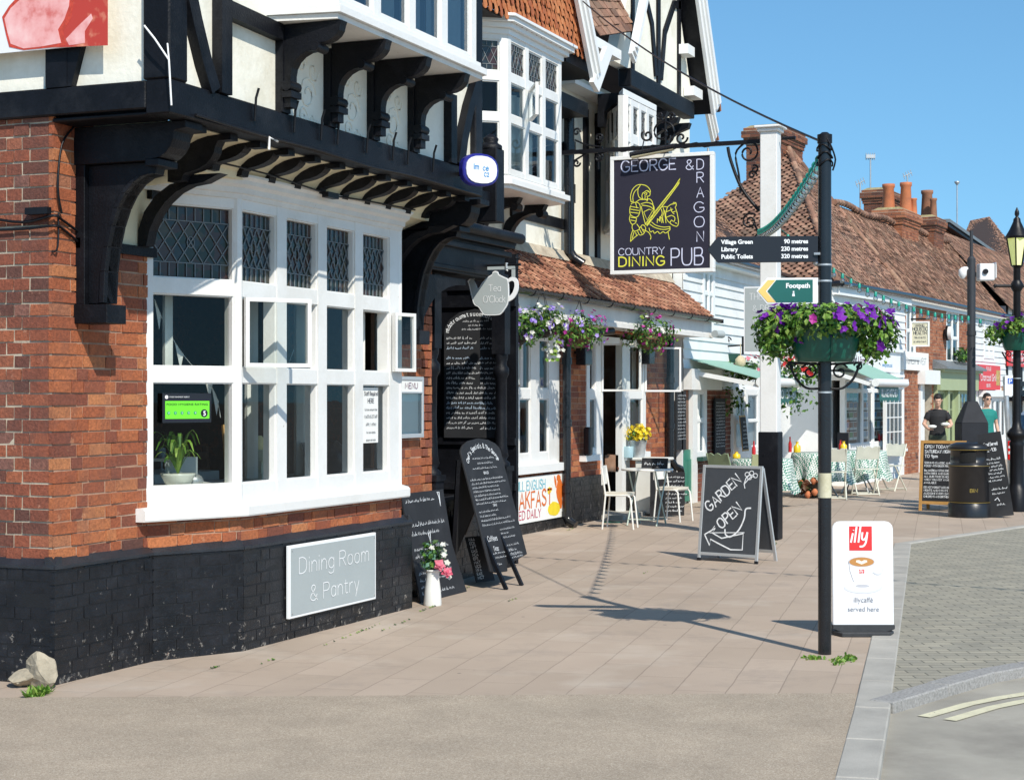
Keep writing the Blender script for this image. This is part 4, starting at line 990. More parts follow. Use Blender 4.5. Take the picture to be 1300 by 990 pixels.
oriel([Vector((x0-.62,YU,0)),Vector((x0,yo,0)),Vector((x1,yo,0)),Vector((x1+.5,YU,0))],[4.14,4.2,4.72,4.81,5.17,5.27,5.62,5.68],3.98)
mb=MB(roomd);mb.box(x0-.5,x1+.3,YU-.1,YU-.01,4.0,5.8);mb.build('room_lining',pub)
curtains(pub,(x0+.1,x1-.6,yo+.15,4.15,5.1,6,.03),(x0-.35,x0-.1,yo+.45,4.15,5.1,3,.03))
casement(pub,(x0+.62,yo-.02,4.81),-X,NY,.5,.36,30)
for p in (655,688):
    x=xy(p,1.15);mb=MB(blackp);w=.12
    P=[(YU,3.50),(YU-.10,3.50),(YU-.10,3.58)]+[(YU-.10-.34*(1-math.cos(t_)),3.58+.30*math.sin(t_)) for t_ in [i*math.pi/12 for i in range(1,7)]]+[(YU-.52,3.90),(YU-.56,3.98),(YU-.3,3.98)]+[(YU-.02-.26*(1-math.cos(t_)),3.70+.2*math.sin(t_)) for t_ in [i*math.pi/12 for i in range(6,-1,-1)]]
    mb.prism(Vector((x+.2,0,0)),Y,Z,X,P,w);mb.tube([(x+.18,YU-.5,3.87),(x+.34,YU-.5,3.87)],.05,10);mb.tube([(x+.18,YU-.09,3.54),(x+.34,YU-.09,3.54)],.05,10);mb.build('oriel_bracket',pub)
# tile-hung gable over the oriel
GZ=5.84;gy=.93
g0=xy(560,gy);g1=12.2;ap=(g0+g1)/2+.3
mb=MB()
tiles(mb,(g0,gy,GZ),(g1-.15,gy,GZ),(g1-1.35,gy+.03,GZ+2.2),(g0,gy+.03,GZ+2.2),tile_or,tw=.15,gauge=.10,scallop=True,jit=.006)
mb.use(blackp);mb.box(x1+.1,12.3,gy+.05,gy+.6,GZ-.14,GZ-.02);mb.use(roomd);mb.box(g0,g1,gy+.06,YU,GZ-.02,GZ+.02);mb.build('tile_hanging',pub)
def barge(p,q,y,w=.22,name='bargeboard',t=.05,prof=True):
    """p,q = (x,z) along the lower edge line from foot to top"""
    mb=MB(whitec);a=Vector((p[0],y,p[1]));b=Vector((q[0],y,q[1]));d=(b-a).normalized();s=Vector((-d.z,0,d.x))
    if s.z<0: s=-s
    L=(b-a).length
    mb.fr(a,d,s,NY,0,L,0,w,0,t)
    if prof: mb.fr(a,d,s,NY,.05,L,w*.35,w*.95,t,t+.03);mb.fr(a,d,s,NY,.1,L,w*.65,w*1.02,t+.03,t+.06)
    return mb.build(name,pub)
ft=Wy(757,104,gy-.1);tp=Wy(736,0,gy-.1)
barge((ft.x-.05,ft.z-.05),(tp.x-.05-(ft.x-tp.x)*.9,tp.z+(tp.z-ft.z)*.9),gy-.05,w=.20)
mb=MB(whitec);mb.prism(Vector((0,gy-.12,0)),X,Z,Y,[(ft.x-.16,ft.z-.03),(ft.x+.05,ft.z-.12),(ft.x+.62,ft.z+.52),(ft.x+.35,ft.z+.50)],.06)
mb.box(ft.x+.25,ft.x+1.25,gy-.0,YU,ft.z+.50,ft.z+.62);mb.build('valley_board',pub)
mb=MB();v0=Wy(756,46,gy+.05);v1=Wy(800,40,gy+.05)
tiles(mb,(v0.x,gy-.02,v0.z),(v1.x,gy-.02,v1.z),(v1.x+.9,gy+1.1,v1.z+1.9),(v0.x-.55,gy+1.1,v0.z+1.9),tile_old,tw=.2,gauge=.13,jit=.014);mb.build('roof',pub)
# gable 2
g2=gy+.05
lf=Wy(803,76,g2-.1);rf=Wy(903,138,g2-.1);top=Wy(873,0,g2-.1);ltop=Wy(829,0,g2-.1)
sl=(rf.z-top.z)/(rf.x-top.x);sl2=(ltop.z-lf.z)/(ltop.x-lf.x);pitch=1.75
axx=(lf.x+rf.x)/2+ (rf.z-lf.z)/(2*pitch)*1.0;axz=lf.z+(axx-lf.x)*pitch
mb=MB(render_c);mb.prism(Vector((0,g2+.15,0)),X,Z,Y,[(lf.x,lf.z),(rf.x-.1,lf.z),(rf.x-.1,rf.z),(axx,axz)],.15);mb.build('gable_wall',pub)
barge((lf.x,lf.z-.05),(axx,axz),g2-.1,w=.20)
barge((rf.x,rf.z-.1),(axx,axz),g2-.1,w=.26)
# tiles edge behind the right barge
mb=MB(tile_und);d=Vector((axx-rf.x,0,axz-rf.z)).normalized();s=Vector((d.z,0,-d.x));s=s if s.z>0 else -s
a=Vector((rf.x,g2-.16,rf.z-.1))+s*.27-d*.06
mb.fr(a,d,s,Y,0,3.4,0,.03,0,2.5)
for i in range(26): mb.use(tile);mb.fr(a+d*(.13*i),(d*.98+s*.2).normalized(),s,Y,0,.15,.03,.045+R.uniform(0,.01),R.uniform(-.02,.01),2.4)
mb.build('roof',pub)
mb=MB(blackp)
bz=lf.z
mb.box(lf.x+.42,rf.x-.35,g2+.06,g2+.24,bz-.26,bz-.02);mb.build('gable_beam',pub,bevel=.01)
for i in range(6):
    x=lf.x+.32+i*.56;mb=MB(blackp)
    mb.prism(Vector((x,0,0)),Y,Z,X,[(g2+.5,bz-.8),(g2+.42,bz-.8),(g2+.40,bz-.6),(g2+.25,bz-.5),(g2+.08,bz-.44),(g2+.05,bz-.36),(g2+.5,bz-.36)],.12);mb.build('console',pub)
mb=MB(whitec);mb.box(lf.x-.55,rf.x-.3,g2+.5,YU,bz-.36,bz-.3);mb.build('soffit',pub)
yg=g2+.15
for pts,w in (([(axx-.0,bz),(axx-.0,axz-.2)],.13),([(axx-.12,bz+.1),(axx-.3,bz+.8),(axx-.75,bz+1.3),(axx-1.1,bz+1.35)],.12),([(axx+.12,bz+.1),(axx+.3,bz+.8),(axx+.75,bz+1.3),(axx+1.1,bz+1.35)],.12),([(axx+1.0,bz-.02),(axx+1.0,bz+1.7)],.12),([(axx-1.15,bz-.02),(axx-1.15,bz+1.3)],.1)):
    timber(pts,y=yg-.05,w=w,t=.0)
# black sheet painting in the shade under the right barge; white purlin ends
mb=MB(blackp);mb.fr(Vector((rf.x-.02,g2-.08,rf.z-.12)),d,s,Y,0,3.2,.10,.14,0,1.0);mb.build('eaves_shade',pub)
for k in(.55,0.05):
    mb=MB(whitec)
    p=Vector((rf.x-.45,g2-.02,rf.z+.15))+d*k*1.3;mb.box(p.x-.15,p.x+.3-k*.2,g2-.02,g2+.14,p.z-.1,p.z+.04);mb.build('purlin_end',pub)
# bay on front B under the second gable
yb2=1.02;a0=xy(791,yb2);
aL=xy(768,YU)
oriel([Vector((aL,YU,0)),Vector((a0,yb2,0)),Vector((a0+1.45,yb2,0)),Vector((a0+1.9,YU,0))],[4.10,4.2,4.72,4.82,5.08,5.20,5.58,5.66],3.96,cols=4,corn=False,glass_=gl_sky)
mb=MB(whitec);mb.prism(Vector((0,0,5.67)),X,Y,Z,[(aL,YU),(a0,yb2),(a0+1.45,yb2),(a0+1.9,YU)],bz-.36-5.67);mb.build('bay_head',pub)
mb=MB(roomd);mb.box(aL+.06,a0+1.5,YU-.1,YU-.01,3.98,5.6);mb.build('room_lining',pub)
mb=MB(curtain);curt(mb,a0+.1,a0+1.4,yb2+.15,4.0,5.1,9,.03);mb.build('curtain',pub)
tB([(xy(838,YU),5.6),(xy(875,YU),4.5)],w=.22);tB([(xy(838,YU),4.6),(xy(876,YU)+.2,4.6)],w=.2,t=.01)
# lower right barge piece
p1=Wy(898,182,1.3);p0=Wy(877,100,1.3)
barge((p1.x+.05,p1.z),(p0.x-.05,p0.z+.3),1.25,w=.18)
mb=MB(tile);dd=Vector((p0.x-p1.x,0,p0.z-p1.z)).normalized();ss=Vector((dd.z,0,-dd.x));ss=ss if ss.z>0 else -ss
for i in range(9): mb.fr(Vector((p1.x+.05,1.18,p1.z))+ss*.19+dd*(.14*i-.1),dd,ss,Y,0,.16,0,.03+R.uniform(0,.01),0,.08)
mb.build('roof',pub)
mb=MB(render_c);mb.box(17.7,17.9,YU+.2,6,3.0,6.2);mb.box(17.905,18.9,YU+.01,YU+.2,4.6,6.5);mb.build('upper_wall',pub)
# ================================================================ SIGNS AND STREET FURNITURE
# --- fingerpost pole
PB=G(1047,830)
pole=thing('fingerpost','tall black fingerpost pole with a cream band and green planters','signpost',PB)
mb=MB(pipeb);r=.043
mb.tube([PB+Z*0,PB+Z*1.02],r,20);mb.tube([PB+Z*1.18,PB+Z*3.38],r,20)
mb.tube([PB+Z*3.38,PB+Z*3.40],[r,.02],20);mb.build('pole',pole)
mb=MB(mat('band_cream',(.62,.58,.42),.5,.12,9,80,.15,dirt=(.42,.38,.22)));mb.tube([PB+Z*1.02,PB+Z*1.18],r+.0012,20);mb.build('band',pole)
mb=MB(steelg)
for z in(2.53,2.425,1.905,1.70): MB(steelg).tube([PB+Z*z,PB+Z*(z+.012)],r+.004,20).build('strap',pole)
mb=MB(iron);mb.tube([PB+Z*3.33,PB+Z*3.385],r+.006,16)
for i in range(3):
    z=3.2+i*.05;mb.tube([PB+Vector((math.cos(t)*(r+.008),math.sin(t)*(r+.008),z+.02*math.sin(t*2+i))) for t in [k*math.pi/6 for k in range(13)]],.006,5)
mb.tube(cat([PB+Vector((-.04,-.02,3.36)),PB+Vector((-.03,-.05,3.3)),PB+Vector((0,-.07,3.22)),PB+Vector((.01,-.05,3.15))]),.006,5);mb.build('cable_wrap',pole)
# fingers: turned a little towards the viewer, pointing to the building side
FD=Vector((-.28,.96,0)).normalized()      # direction a finger points
FN=FD.cross(Z)*-1;FN=Vector((-FD.y,FD.x,0))     # face normal
if FN.x>0: FN=-FN
# black finger
sg=thing('direction_sign','black finger sign giving metres to Village Green, Library and Public Toilets','sign',PB+Z*2.6)
o=PB+FD*(.043);L=.72
bkf=mat('sign_black',(.012,.013,.018),.35,.05,3,40,0)
mb=MB(bkf);mb.prism(o+Z*2.555,FD,Z,FN,[(0,0),(L-.07,0),(L,.085),(L-.07,.17),(0,.17)],.018);mb.build('panel',sg,bevel=.002)
fo=o+FN*.018+Z*2.555
for k,(a,b) in enumerate((('Village Green','90 metres'),('Library','230 metres'),('Public Toilets','320 metres'))):
    z=.122-k*.048
    printed('lettering',a,fo+FD*(L-.092)+Z*z,-FD,Z,FN,.027,lettw,sg,bold=.0012,xs=.98,spacing=1.0)
    printed('lettering',b,fo+FD*.065+Z*z,-FD,Z,FN,.027,lettw,sg,align='RIGHT',bold=.0012,xs=.98)
mb=MB(steelg);mb.box(PB.x-.05,PB.x+.05,PB.y+.02,PB.y+.06,2.60,2.615);mb.build('bracket',sg)
# footpath finger
sg=thing('footpath_sign','green Footpath finger sign with white border and yellow arrow point','sign',PB+Z*2.35)
L=.40;zb=2.282
mb=MB(lettw);mb.prism(o+Z*zb,FD,Z,FN,[(0,0),(L-.07,0),(L,.085),(L-.07,.17),(0,.17)],.014);mb.build('panel',sg,bevel=.002)
fo=o+FN*.014
mb=MB(mat('arrow_yellow',(.80,.55,.16),.5,.05,4,40,0));mb.prism(fo+Z*zb,FD,Z,FN,[(L-.125,.012),(L-.075,.012),(L-.012,.085),(L-.075,.158),(L-.125,.158),(L-.062,.085)],.003);mb.build('arrow',sg)
mb=MB(green);mb.prism(fo+Z*zb,FD,Z,FN,[(.035,.012),(L-.13,.012),(L-.072,.085),(L-.13,.158),(.035,.158)],.0035);mb.build('green_face',sg)
printed('lettering','Footpath',fo+FN*.0035+FD*.052+Z*(zb+.105),-FD,Z,FN,.030,lettw,sg,align='RIGHT',bold=.0016)
mb=MB(lettw);q=fo+FN*.0045+FD*.16+Z*(zb+.05)
mb.tube([q+Z*.022,q+Z*.034],.006,8);mb.prism(q,FD,Z,FN,[(-.010,0),(.008,0),(.006,.022),(-.006,.022)],.001);mb.build('walker_symbol',sg)
# planter baskets on the pole
PX=Vector((0.38,-.925,0)) # across the view
pl=thing('planter','dark green half-round planters clasping the fingerpost, overflowing with purple petunias','planter',PB+Z*1.9)
for sgn in(-1,1):
    mb=MB(greent);c=PB+Vector((0,0,1.905))
    k=10;prof=[(.175,0),(.195,.03),(.222,.13),(.236,.23),(.246,.235),(.246,.25),(.228,.25),(.225,.235),(.205,.2)]
    vs_=[];a0_=math.atan2(PX.y,PX.x)+(0 if sgn>0 else math.pi)
    for rr,z in prof:
        for i in range(k+1):
            t=a0_-math.pi/2+math.pi*i/k;rad_=rr
            vs_.append(c+Vector((math.cos(t)*rad_,math.sin(t)*rad_,z))+PX*sgn*.002)
    m=len(prof);fs=[(i*(k+1)+j,i*(k+1)+j+1,(i+1)*(k+1)+j+1,(i+1)*(k+1)+j) for i in range(m-1) for j in range(k)]
    fs+=[(i*(k+1)+k,i*(k+1),(i+1)*(k+1),(i+1)*(k+1)+k) for i in range(m-2)]
    fs+=[tuple(range(k,-1,-1))]
    mb.add(vs_,fs,True);mb.build('tub',pl)
mb=MB(mat('compost',(.03,.02,.012),.95,.3,20,90,.5));mb.lathe(PB+Z*2.08,[(.21,0),(.21,.03)],20);mb.build('compost',pl)
mb=MB(iron)
for sgn in(-1,1):
    d=PX*sgn
    mb.tube(cat([PB+d*.04+Z*1.73,PB+d*.12+Z*1.735,PB+d*.19+Z*1.80,PB+d*.23+Z*1.90]),.009,6)
    scroll(mb,PB+d*.10+Z*1.84,d,Z,.055,1.4,.007,a0=.5,sgn=1);scroll(mb,PB+d*.22+Z*1.875,d,Z,.03,1.2,.006,a0=3,sgn=-1)
    mb.tube([PB+d*.04+Z*1.89,PB+d*.24+Z*1.90],.009,6)
mb.build('scroll_bracket',pl)
mb=MB(leaf,leafd,leafl)
C=PB+Z*2.16
leafy(mb,C,(.36,.36,.13),2600,.043,[leaf,leaf,leafd,leafl],droop=.2,shell=.25)
for s_ in(-1,1):
    leafy(mb,C+PX*.32*s_-Z*.06,(.16,.16,.17),800,.042,[leaf,leaf,leafd,leafl],droop=.5,shell=.2)
    for k in range(6):
        q=C+PX*(.28+R.uniform(0,.12))*s_+Vector((R.uniform(-.12,.12),0,-.1));
        for j in range(13): leafy(mb,q-Z*.012*j+Vector((R.uniform(-.02,.02),R.uniform(-.02,.02),0)),(.02,.02,.02),1,.034,[leaf,leafd,leafl],droop=.7,shell=0)
mb.build('foliage',pl)
mb=MB(fpur,fmag)
TV=Vector((-fw[0],-fw[1],0))
blooms(mb,C,(.37,.37,.13),40,.028,[fpur,fpur,fpur,fpur,fpur,fpur,fmag],2)
blooms(mb,C,(.38,.38,.15),18,.034,[fpur],3)
for s_ in(-1,1): blooms(mb,C+PX*.33*s_-Z*.06,(.16,.16,.16),14,.034,[fpur],3)
mb.build('petunias',pl)

# --- A-board illy
ib=G(1096,806)
iy=thing('pavement_sign','white rounded pavement sign for coffee with red logo, beside the fingerpost','sign',ib)
u=PX.normalized();n=Vector((-fw[0],-fw[1],0)).normalized();up=(Z+n*-.05).normalized();nn=u.cross(up);nn=nn if nn.dot(n)>0 else -nn
W_=.43;Hh=.80;r=.055
out=[(-W_/2,.055),(W_/2,.055),(W_/2,Hh-r)]+[(W_/2-r+r*math.cos(rad(t)),Hh-r+r*math.sin(rad(t))) for t in(22,45,67,90)]+[(-W_/2+r-r*math.sin(rad(t)),Hh-r+r*math.cos(rad(t))) for t in(0,22,45,67,90)]
pw=mat('poster_white',(.80,.80,.81),.35,.02,3,40,0)
mb=MB(pw);mb.prism(ib-nn*.02,u,up,nn,out,.03);mb.build('panel',iy,bevel=.006)
mb=MB(bkf);
vs_=[];k=14
prof=[(.228,.0,.03),(.235,.02,.05),(.222,.05,.035),(.218,.07,.02)]
mb=MB(mat('rubber_base',(.03,.032,.035),.6,.2,20,80,.2))
base=[]
for i in range(k+1):
    x=-W_/2-.004+(W_+.008)*i/k;sag=.05*(1-(2*i/k-1)**2);base.append((x,.045-sag*.9))
mb.prism(ib-nn*.03,u,up,nn,base+[(W_/2+.004,.075),(-W_/2-.004,.075)],.055)
mb.prism(ib+n*.0,u,n,Z,[(-.2,-.14),(.2,-.14),(.215,0),(.17,.11),(-.17,.11),(-.215,0)],.03);mb.build('base',iy,bevel=.004)
fo=ib+nn*.011
fs_=lambda mb,poly,z=.002: mb.prism(fo,u,up,nn,poly,z)
mb=MB(red);fs_(mb,[(-.095,.595),(.065,.595),(.065,.765),(-.095,.765)]);mb.build('logo',iy)
def illy(cx,cz,s,zz):
    mb=MB(lettw);o_=fo+u*cx+up*cz
    for pts in ([(0,0),(.1,.45)],[(.20,0),(.31,.8)],[(.41,0),(.53,.85)],[(.63,.5),(.6,.2),(.7,.12),(.82,.25),(.9,.5)],[(.9,.5),(.82,.0),(.68,-.22),(.5,-.25)]):
        P=[p for p in (cat([Vector(q) for q in pts],4) if len(pts)>2 else [Vector(q) for q in pts])]
        stroke(mb,[(p.x*s,p.y*s) for p in P],o_,u,up,nn,.10*s,z=zz,raised=0)
    mb.tube([o_+u*.13*s+up*.62*s+nn*zz,o_+u*.15*s+up*.66*s+nn*(zz)],.05*s,6);return mb
illy(-.083,.655,.128,.0035).build('lettering',iy)
shade=mat('print_pale_grey',(.66,.665,.70),.5,.03,4,40,0);shade2=mat('print_mid_grey',(.50,.50,.54),.5,.03,4,40,0)
coffee=mat('print_coffee',(.50,.23,.06),.5,.1,9,60,0);milk=mat('print_milk',(.82,.74,.62),.5,.02,9,60,0)
el=lambda cx,cz,a,b,n_=28:[(cx+a*math.cos(2*math.pi*i/n_),cz+b*math.sin(2*math.pi*i/n_)) for i in range(n_)]
mb=MB(shade);fs_(mb,el(.0,.335,.135,.042),.0015);mb.use(pw);fs_(mb,el(.0,.343,.125,.036),.0022);mb.use(shade2);fs_(mb,el(-.005,.345,.05,.010),.0028)
mb.use(shade);fs_(mb,el(.105,.455,.040,.031),.0024);mb.use(pw);fs_(mb,el(.104,.455,.028,.021),.0030)
cup=[(-.10,.515),(.08,.515),(.072,.45),(.05,.385),(.03,.355),(-.05,.355),(-.07,.385),(-.092,.45)]
mb.use(shade);fs_(mb,cup,.0034);mb.use(pw);fs_(mb,[(x*.96-.002,z) for x,z in cup],.0040)
mb.use(shade2);fs_(mb,el(-.01,.515,.093,.036),.0046);mb.use(coffee);fs_(mb,el(-.01,.515,.087,.032),.0052)
hrt=[(-.01,.497),(.03,.513),(.028,.526),(.008,.528),(-.01,.519),(-.028,.528),(-.048,.526),(-.05,.513)]
mb.use(milk);fs_(mb,hrt,.0058);mb.use(red);fs_(mb,[(-.028,.435),(.008,.435),(.008,.462),(-.028,.462)],.0050);mb.build('cup_picture',iy)
illy(-.026,.442,.028,.0062).build('lettering',iy)
printed('lettering','illycaffè',fo+up*.232,u,up,nn,.036,ink_grey,iy,align='CENTER',bold=0,xs=.92)
printed('lettering','served here',fo+up*.168+u*.0,u,up,nn,.034,ink_grey,iy,align='CENTER',bold=0,xs=.95)

# --- Garden open A-board
def aboard(name,label,px,py,px2,py2,h,fm,bm_,texts,leg=.05,fr_=.03,back=.42,arch=None,z_low=.06,frame=True,tilt=.12):
    a=G(px,py);b=G(px2,py2);u=(b-a).normalized();n=u.cross(Z);c=(a+b)/2
    if n.dot(Vector((CX,CY,0))-c)<0: n=-n
    w=(b-a).length
    t=thing(name,label,'chalkboard sign',c)
    up=(Z-n*tilt).normalized();nn=(n+Z*tilt).normalized();Ls=h/up.z
    o=a
    mb=MB(fm)
    if frame:
        for x0,x1 in((0,fr_),(w-fr_,w)): mb.fr(o,u,up,nn,x0,x1,0,Ls,-.022,0)
        for z0 in(z_low,Ls-fr_): mb.fr(o,u,up,nn,fr_,w-fr_,z0,z0+fr_,-.022,-.001)
    fob=mb.build('frame',t,bevel=.002) if frame else None
    mb=MB(bm_)
    if arch: mb.prism(o-nn*.012,u,up,nn,arch,.012)
    else: mb.fr(o,u,up,nn,fr_-.002,w-fr_+.002,z_low+fr_-.002,Ls-fr_+.002,-.016,-.006)
    mb.build('board',t)
    # rear frame
    up2=(Z+n*tilt*1.1).normalized();top=a+up*(Ls-.02)-nn*.03
    foot=a-n*back
    d=(Vector((foot.x,foot.y,0))-top);L2=d.length;dn=d.normalized();n2=u.cross(dn)
    mb=MB(fm)
    for x0,x1 in((0,fr_),(w-fr_,w)): mb.fr(top,u,dn,n2,x0,x1,0,L2,-.011,.011)
    mb.fr(top,u,dn,n2,fr_,w-fr_,0,fr_,-.011,.011);mb.fr(top,u,dn,n2,fr_,w-fr_,L2-.12,L2-.09,-.011,.011);mb.build('rear_frame',t)
    mb=MB(bm_);mb.fr(top,u,dn,n2,fr_-.001,w-fr_+.001,.02,L2-.12,-.004,.004);mb.build('rear_board',t)
    return t,o,u,up,nn,w,Ls
t,o,u,up,nn,w_,Ls=aboard('a_board','silver framed chalkboard A-board reading GARDEN OPEN with an arrow',885,711,961,716,.98,alu,board_g,None)
for x in(0,w_-.03): MB(bkf).fr(o,u,up,nn,x-.002,x+.032,-.0,.03,-.024,.003).build('rubber_foot',t)
fo=o-nn*.006
mb=MB(chalk);k=w_/.62
write(mb,'GARDEN',fo+u*.10*k+up*.50,u,up,nn,.105,.14,gap=1.1,rot=rad(43),wob=.05,xs=.95)
write(mb,'OPEN',fo+u*.235*k+up*.33,u,up,nn,.105,.14,gap=1.1,rot=rad(43),wob=.05,xs=.95)
st=lambda pts,th=.016,sm=True: stroke(mb,[(p.x*k,p.y) for p in (cat([Vector(q) for q in pts],5) if sm else [Vector(q) for q in pts])],fo,u,up,nn,th)
st([(.52,.56),(.47,.545),(.46,.45),(.41,.33),(.33,.26),(.28,.28),(.27,.33)]);
st([(.06,.27),(.17,.34),(.14,.29),(.24,.24),(.46,.30),(.46,.135),(.34,.13),(.20,.19),(.125,.225),(.12,.16),(.06,.27)],.014,False)
st([(.16,.36),(.11,.29),(.47,.31)],.008,False)
st([(.44,.80),(.46,.87),(.50,.90)],.010);st([(.44,.80),(.50,.87),(.54,.88)],.010);st([(.44,.80),(.45,.76)],.010)
for a,b in((.465,.90),(.51,.915),(.55,.89),(.49,.87)): st([(a+.022*math.cos(q*.9),b+.022*math.sin(q*.9)) for q in range(8)],.008)
mb.build('chalk_writing',t)

# --- black arched menu A-board in front of the entrance
def lines(mb,o,u,v,n,w,z1,z0,step,size,align='l',dens=1.,thick=.12,gaps=()):
    z=z1;i=0
    while z>z0:
        if i not in gaps: 
            ww=w*(R.uniform(.7,1) if R.random()<.75 else R.uniform(.3,.6));x=0 if align=='l' else (w-ww)/2
            scribble(mb,o+u*x+v*z,u,v,n,ww,size,thick)
        z-=step;i+=1
t=thing('a_board','tall arched black A-board covered in white chalk writing beside the pub entrance','chalkboard sign',(5.95,-.3,0))
u=X;up=(Vector((0,-.13,1.18))-Vector((0,-.42,.14))).normalized();nn=u.cross(up);o=Vector((5.54,-.46,.0));o=Vector((5.54,-.42,.14))
w_=.90;hs=1.08
ah=[(0,.02),(.12,0),(.36,-.01),(.38,.04),(w_,.10),(w_,hs)]+[(w_/2+w_/2*math.cos(rad(a)),hs+.13*math.sin(rad(a))) for a in(15,35,60,90,120,145,165)]+[(0,hs)]
mb=MB(board_b);mb.prism(o-nn*.018,u,up,nn,ah,.018);mb.build('board',t,bevel=.003)
mb=MB(blackp)
mb=None
for x in(.06,.42):
    mb=MB(blackp);mb.beam(o+u*x-nn*.03+up*.4,Vector((o.x+x,-.535,0)),.035,.03);mb.build('leg',t)
top=o+up*(hs*.62)-nn*.04
p0=o+up*(hs-.05)-nn*.04
for x,f in((.0,(5.75,.06,0)),(.82,(6.3,.36,0))): MB(blackp).beam(p0+u*x,Vector(f),.035,.035).build('leg',t)
mb=MB(board_b);q0=p0+u*.0-up*.02;q1=p0+u*.82-up*.02;f0=Vector((5.75,.06,0)).lerp(q0,.14);f1=Vector((6.3,.36,0)).lerp(q1,.14)
mb.add([q0,q1,f1,f0,q0+Y*.01,q1+Y*.01,f1+Y*.01,f0+Y*.01],[(0,1,2,3),(7,6,5,4),(0,4,5,1),(1,5,6,2),(2,6,7,3),(3,7,4,0)]);mb.build('rear_board',t)
mb=MB(chalk)
for i,c in enumerate("Chef's Specials & The George"):
    a=rad(150-120*i/27)
    write(mb,c,o+u*(w_/2+.38*math.cos(a)-.01)+up*(hs-.20+.24*math.sin(a)),u,up,nn,.042,.13,rot=a-math.pi/2,wob=.06,align='c')
lines(mb,o+u*.16,u,up,nn,.58,hs-.06,hs-.16,.045,.020,'c')
write(mb,'BREADS',o+u*.38+up*(hs-.2),u,up,nn,.022,.13)
lines(mb,o+u*.05,u,up,nn,.8,hs-.25,hs-.47,.036,.02)
write(mb,'TAPAS',o+u*.4+up*(hs-.50),u,up,nn,.022,.13)
lines(mb,o+u*.06,u,up,nn,.78,hs-.54,hs-.70,.04,.02)
lines(mb,o+u*.42,u,up,nn,.45,hs-.72,hs-1.0,.038,.019,gaps=(3,))
write(mb,'Coffees',o+u*.1+up*(hs-.80),u,up,nn,.045,.1,wob=.05);write(mb,'Teas',o+u*.17+up*(hs-.89),u,up,nn,.04,.1,wob=.05)
lines(mb,o+u*.08,u,up,nn,.75,.16,.10,.04,.02);lines(mb,o+u*.1,u,up,nn,.22,.06,.05,.04,.02)
mb.build('chalk_writing',t)
# small slatted leaflet leaning on the rear leg
mb=MB(board_b);a=Vector((5.86,-.14,.02));uu=Vector((.9,-.25,0)).normalized();vv=Vector((-.12,.2,.95)).normalized();n2=uu.cross(vv)
mb.fr(a,uu,vv,n2,0,.26,0,.42,-.01,0);mb.use(chalk)
for i in range(11): write(mb,'MENU'[i%4]+'CAFE'[i%3]+'TEAS'[i%4],a+uu*.03+vv*(.03+.035*i),uu,vv,n2,.024,.2,xs=1.4)
tag(mb.build('small_chalkboard'),'small chalked board standing behind the tall arched A-board','chalkboard sign')
# board leaning on the wall left of the entrance, jug of flowers in front
mb=MB(board_b);o=Vector((4.42,-.26,.0));u=X;up=Vector((0,.20,.98)).normalized();nn=u.cross(up)
pts=[(0,0),(.92,.0),(.80,.42),(.82,.9),(0,.9)]
bt=thing('leaning_chalkboard','black chalkboard with white handwriting leaning on the wall behind the flower jug','chalkboard sign',(4.8,-.2,0))
mb.prism(o,u,up,nn,pts,.014);mb.build('board',bt)
mb=MB(chalk);oo=o+nn*.014;
lines(mb,oo+u*.05,u,up,nn,.72,.82,.78,.07,.034);lines(mb,oo+u*.05,u,up,nn,.70,.62,.5,.075,.034);lines(mb,oo+u*.05,u,up,nn,.70,.42,.3,.06,.032);lines(mb,oo+u*.05,u,up,nn,.75,.22,.03,.055,.03)
stroke(mb,[(.70,.84),(.70,.76),(.72,.88),(.68,.88),(.70,.84)],oo,u,up,nn,.012);stroke(mb,[(.36,.55),(.38,.46),(.40,.55)],oo,u,up,nn,.012)
mb.build('chalk_writing',bt)
jb=Vector((4.33,-.42,0))
jg=thing('flower_jug','white enamel jug of pink and white flowers at the end of the black plinth','jug',jb)
mb=MB(mat('enamel_white',(.76,.76,.72),.25,.04,5,50,.05));mb.lathe(jb,[(.070,0),(.073,.01),(.066,.12),(.052,.235),(.056,.275),(.064,.29),(.06,.29),(.05,.24)],22);mb.build('jug',jg)
mb=MB(leaf,leafd);c=jb+Z*.40;leafy(mb,c,(.10,.10,.13),230,.045,[leaf,leafd,mat('leaf_teal',(.10,.22,.15),.6)],shell=.1);mb.build('foliage',jg)
mb=MB(fpink,fwht)
for q,s,m in (((-.06,-.09,.42),.055,fpink),((-.0,-.13,.36),.05,fpink),((.06,-.1,.43),.03,fwht),((-.02,-.11,.50),.028,fwht),((.08,-.06,.52),.03,fwht),((.02,-.08,.58),.026,fwht),((-.08,-.03,.56),.024,fwht),((.10,-.08,.36),.026,fwht),((.05,-.12,.32),.028,fwht)):
    for k in range(4 if s>.04 else 2): flower(mb,jb-Z*.09+Vector(q)*1+Vector((-.012*k,-.006*k,.004*k)),(-.8,-.5,.5),s*(1-.22*k),m)
mb.build('blossoms',jg)
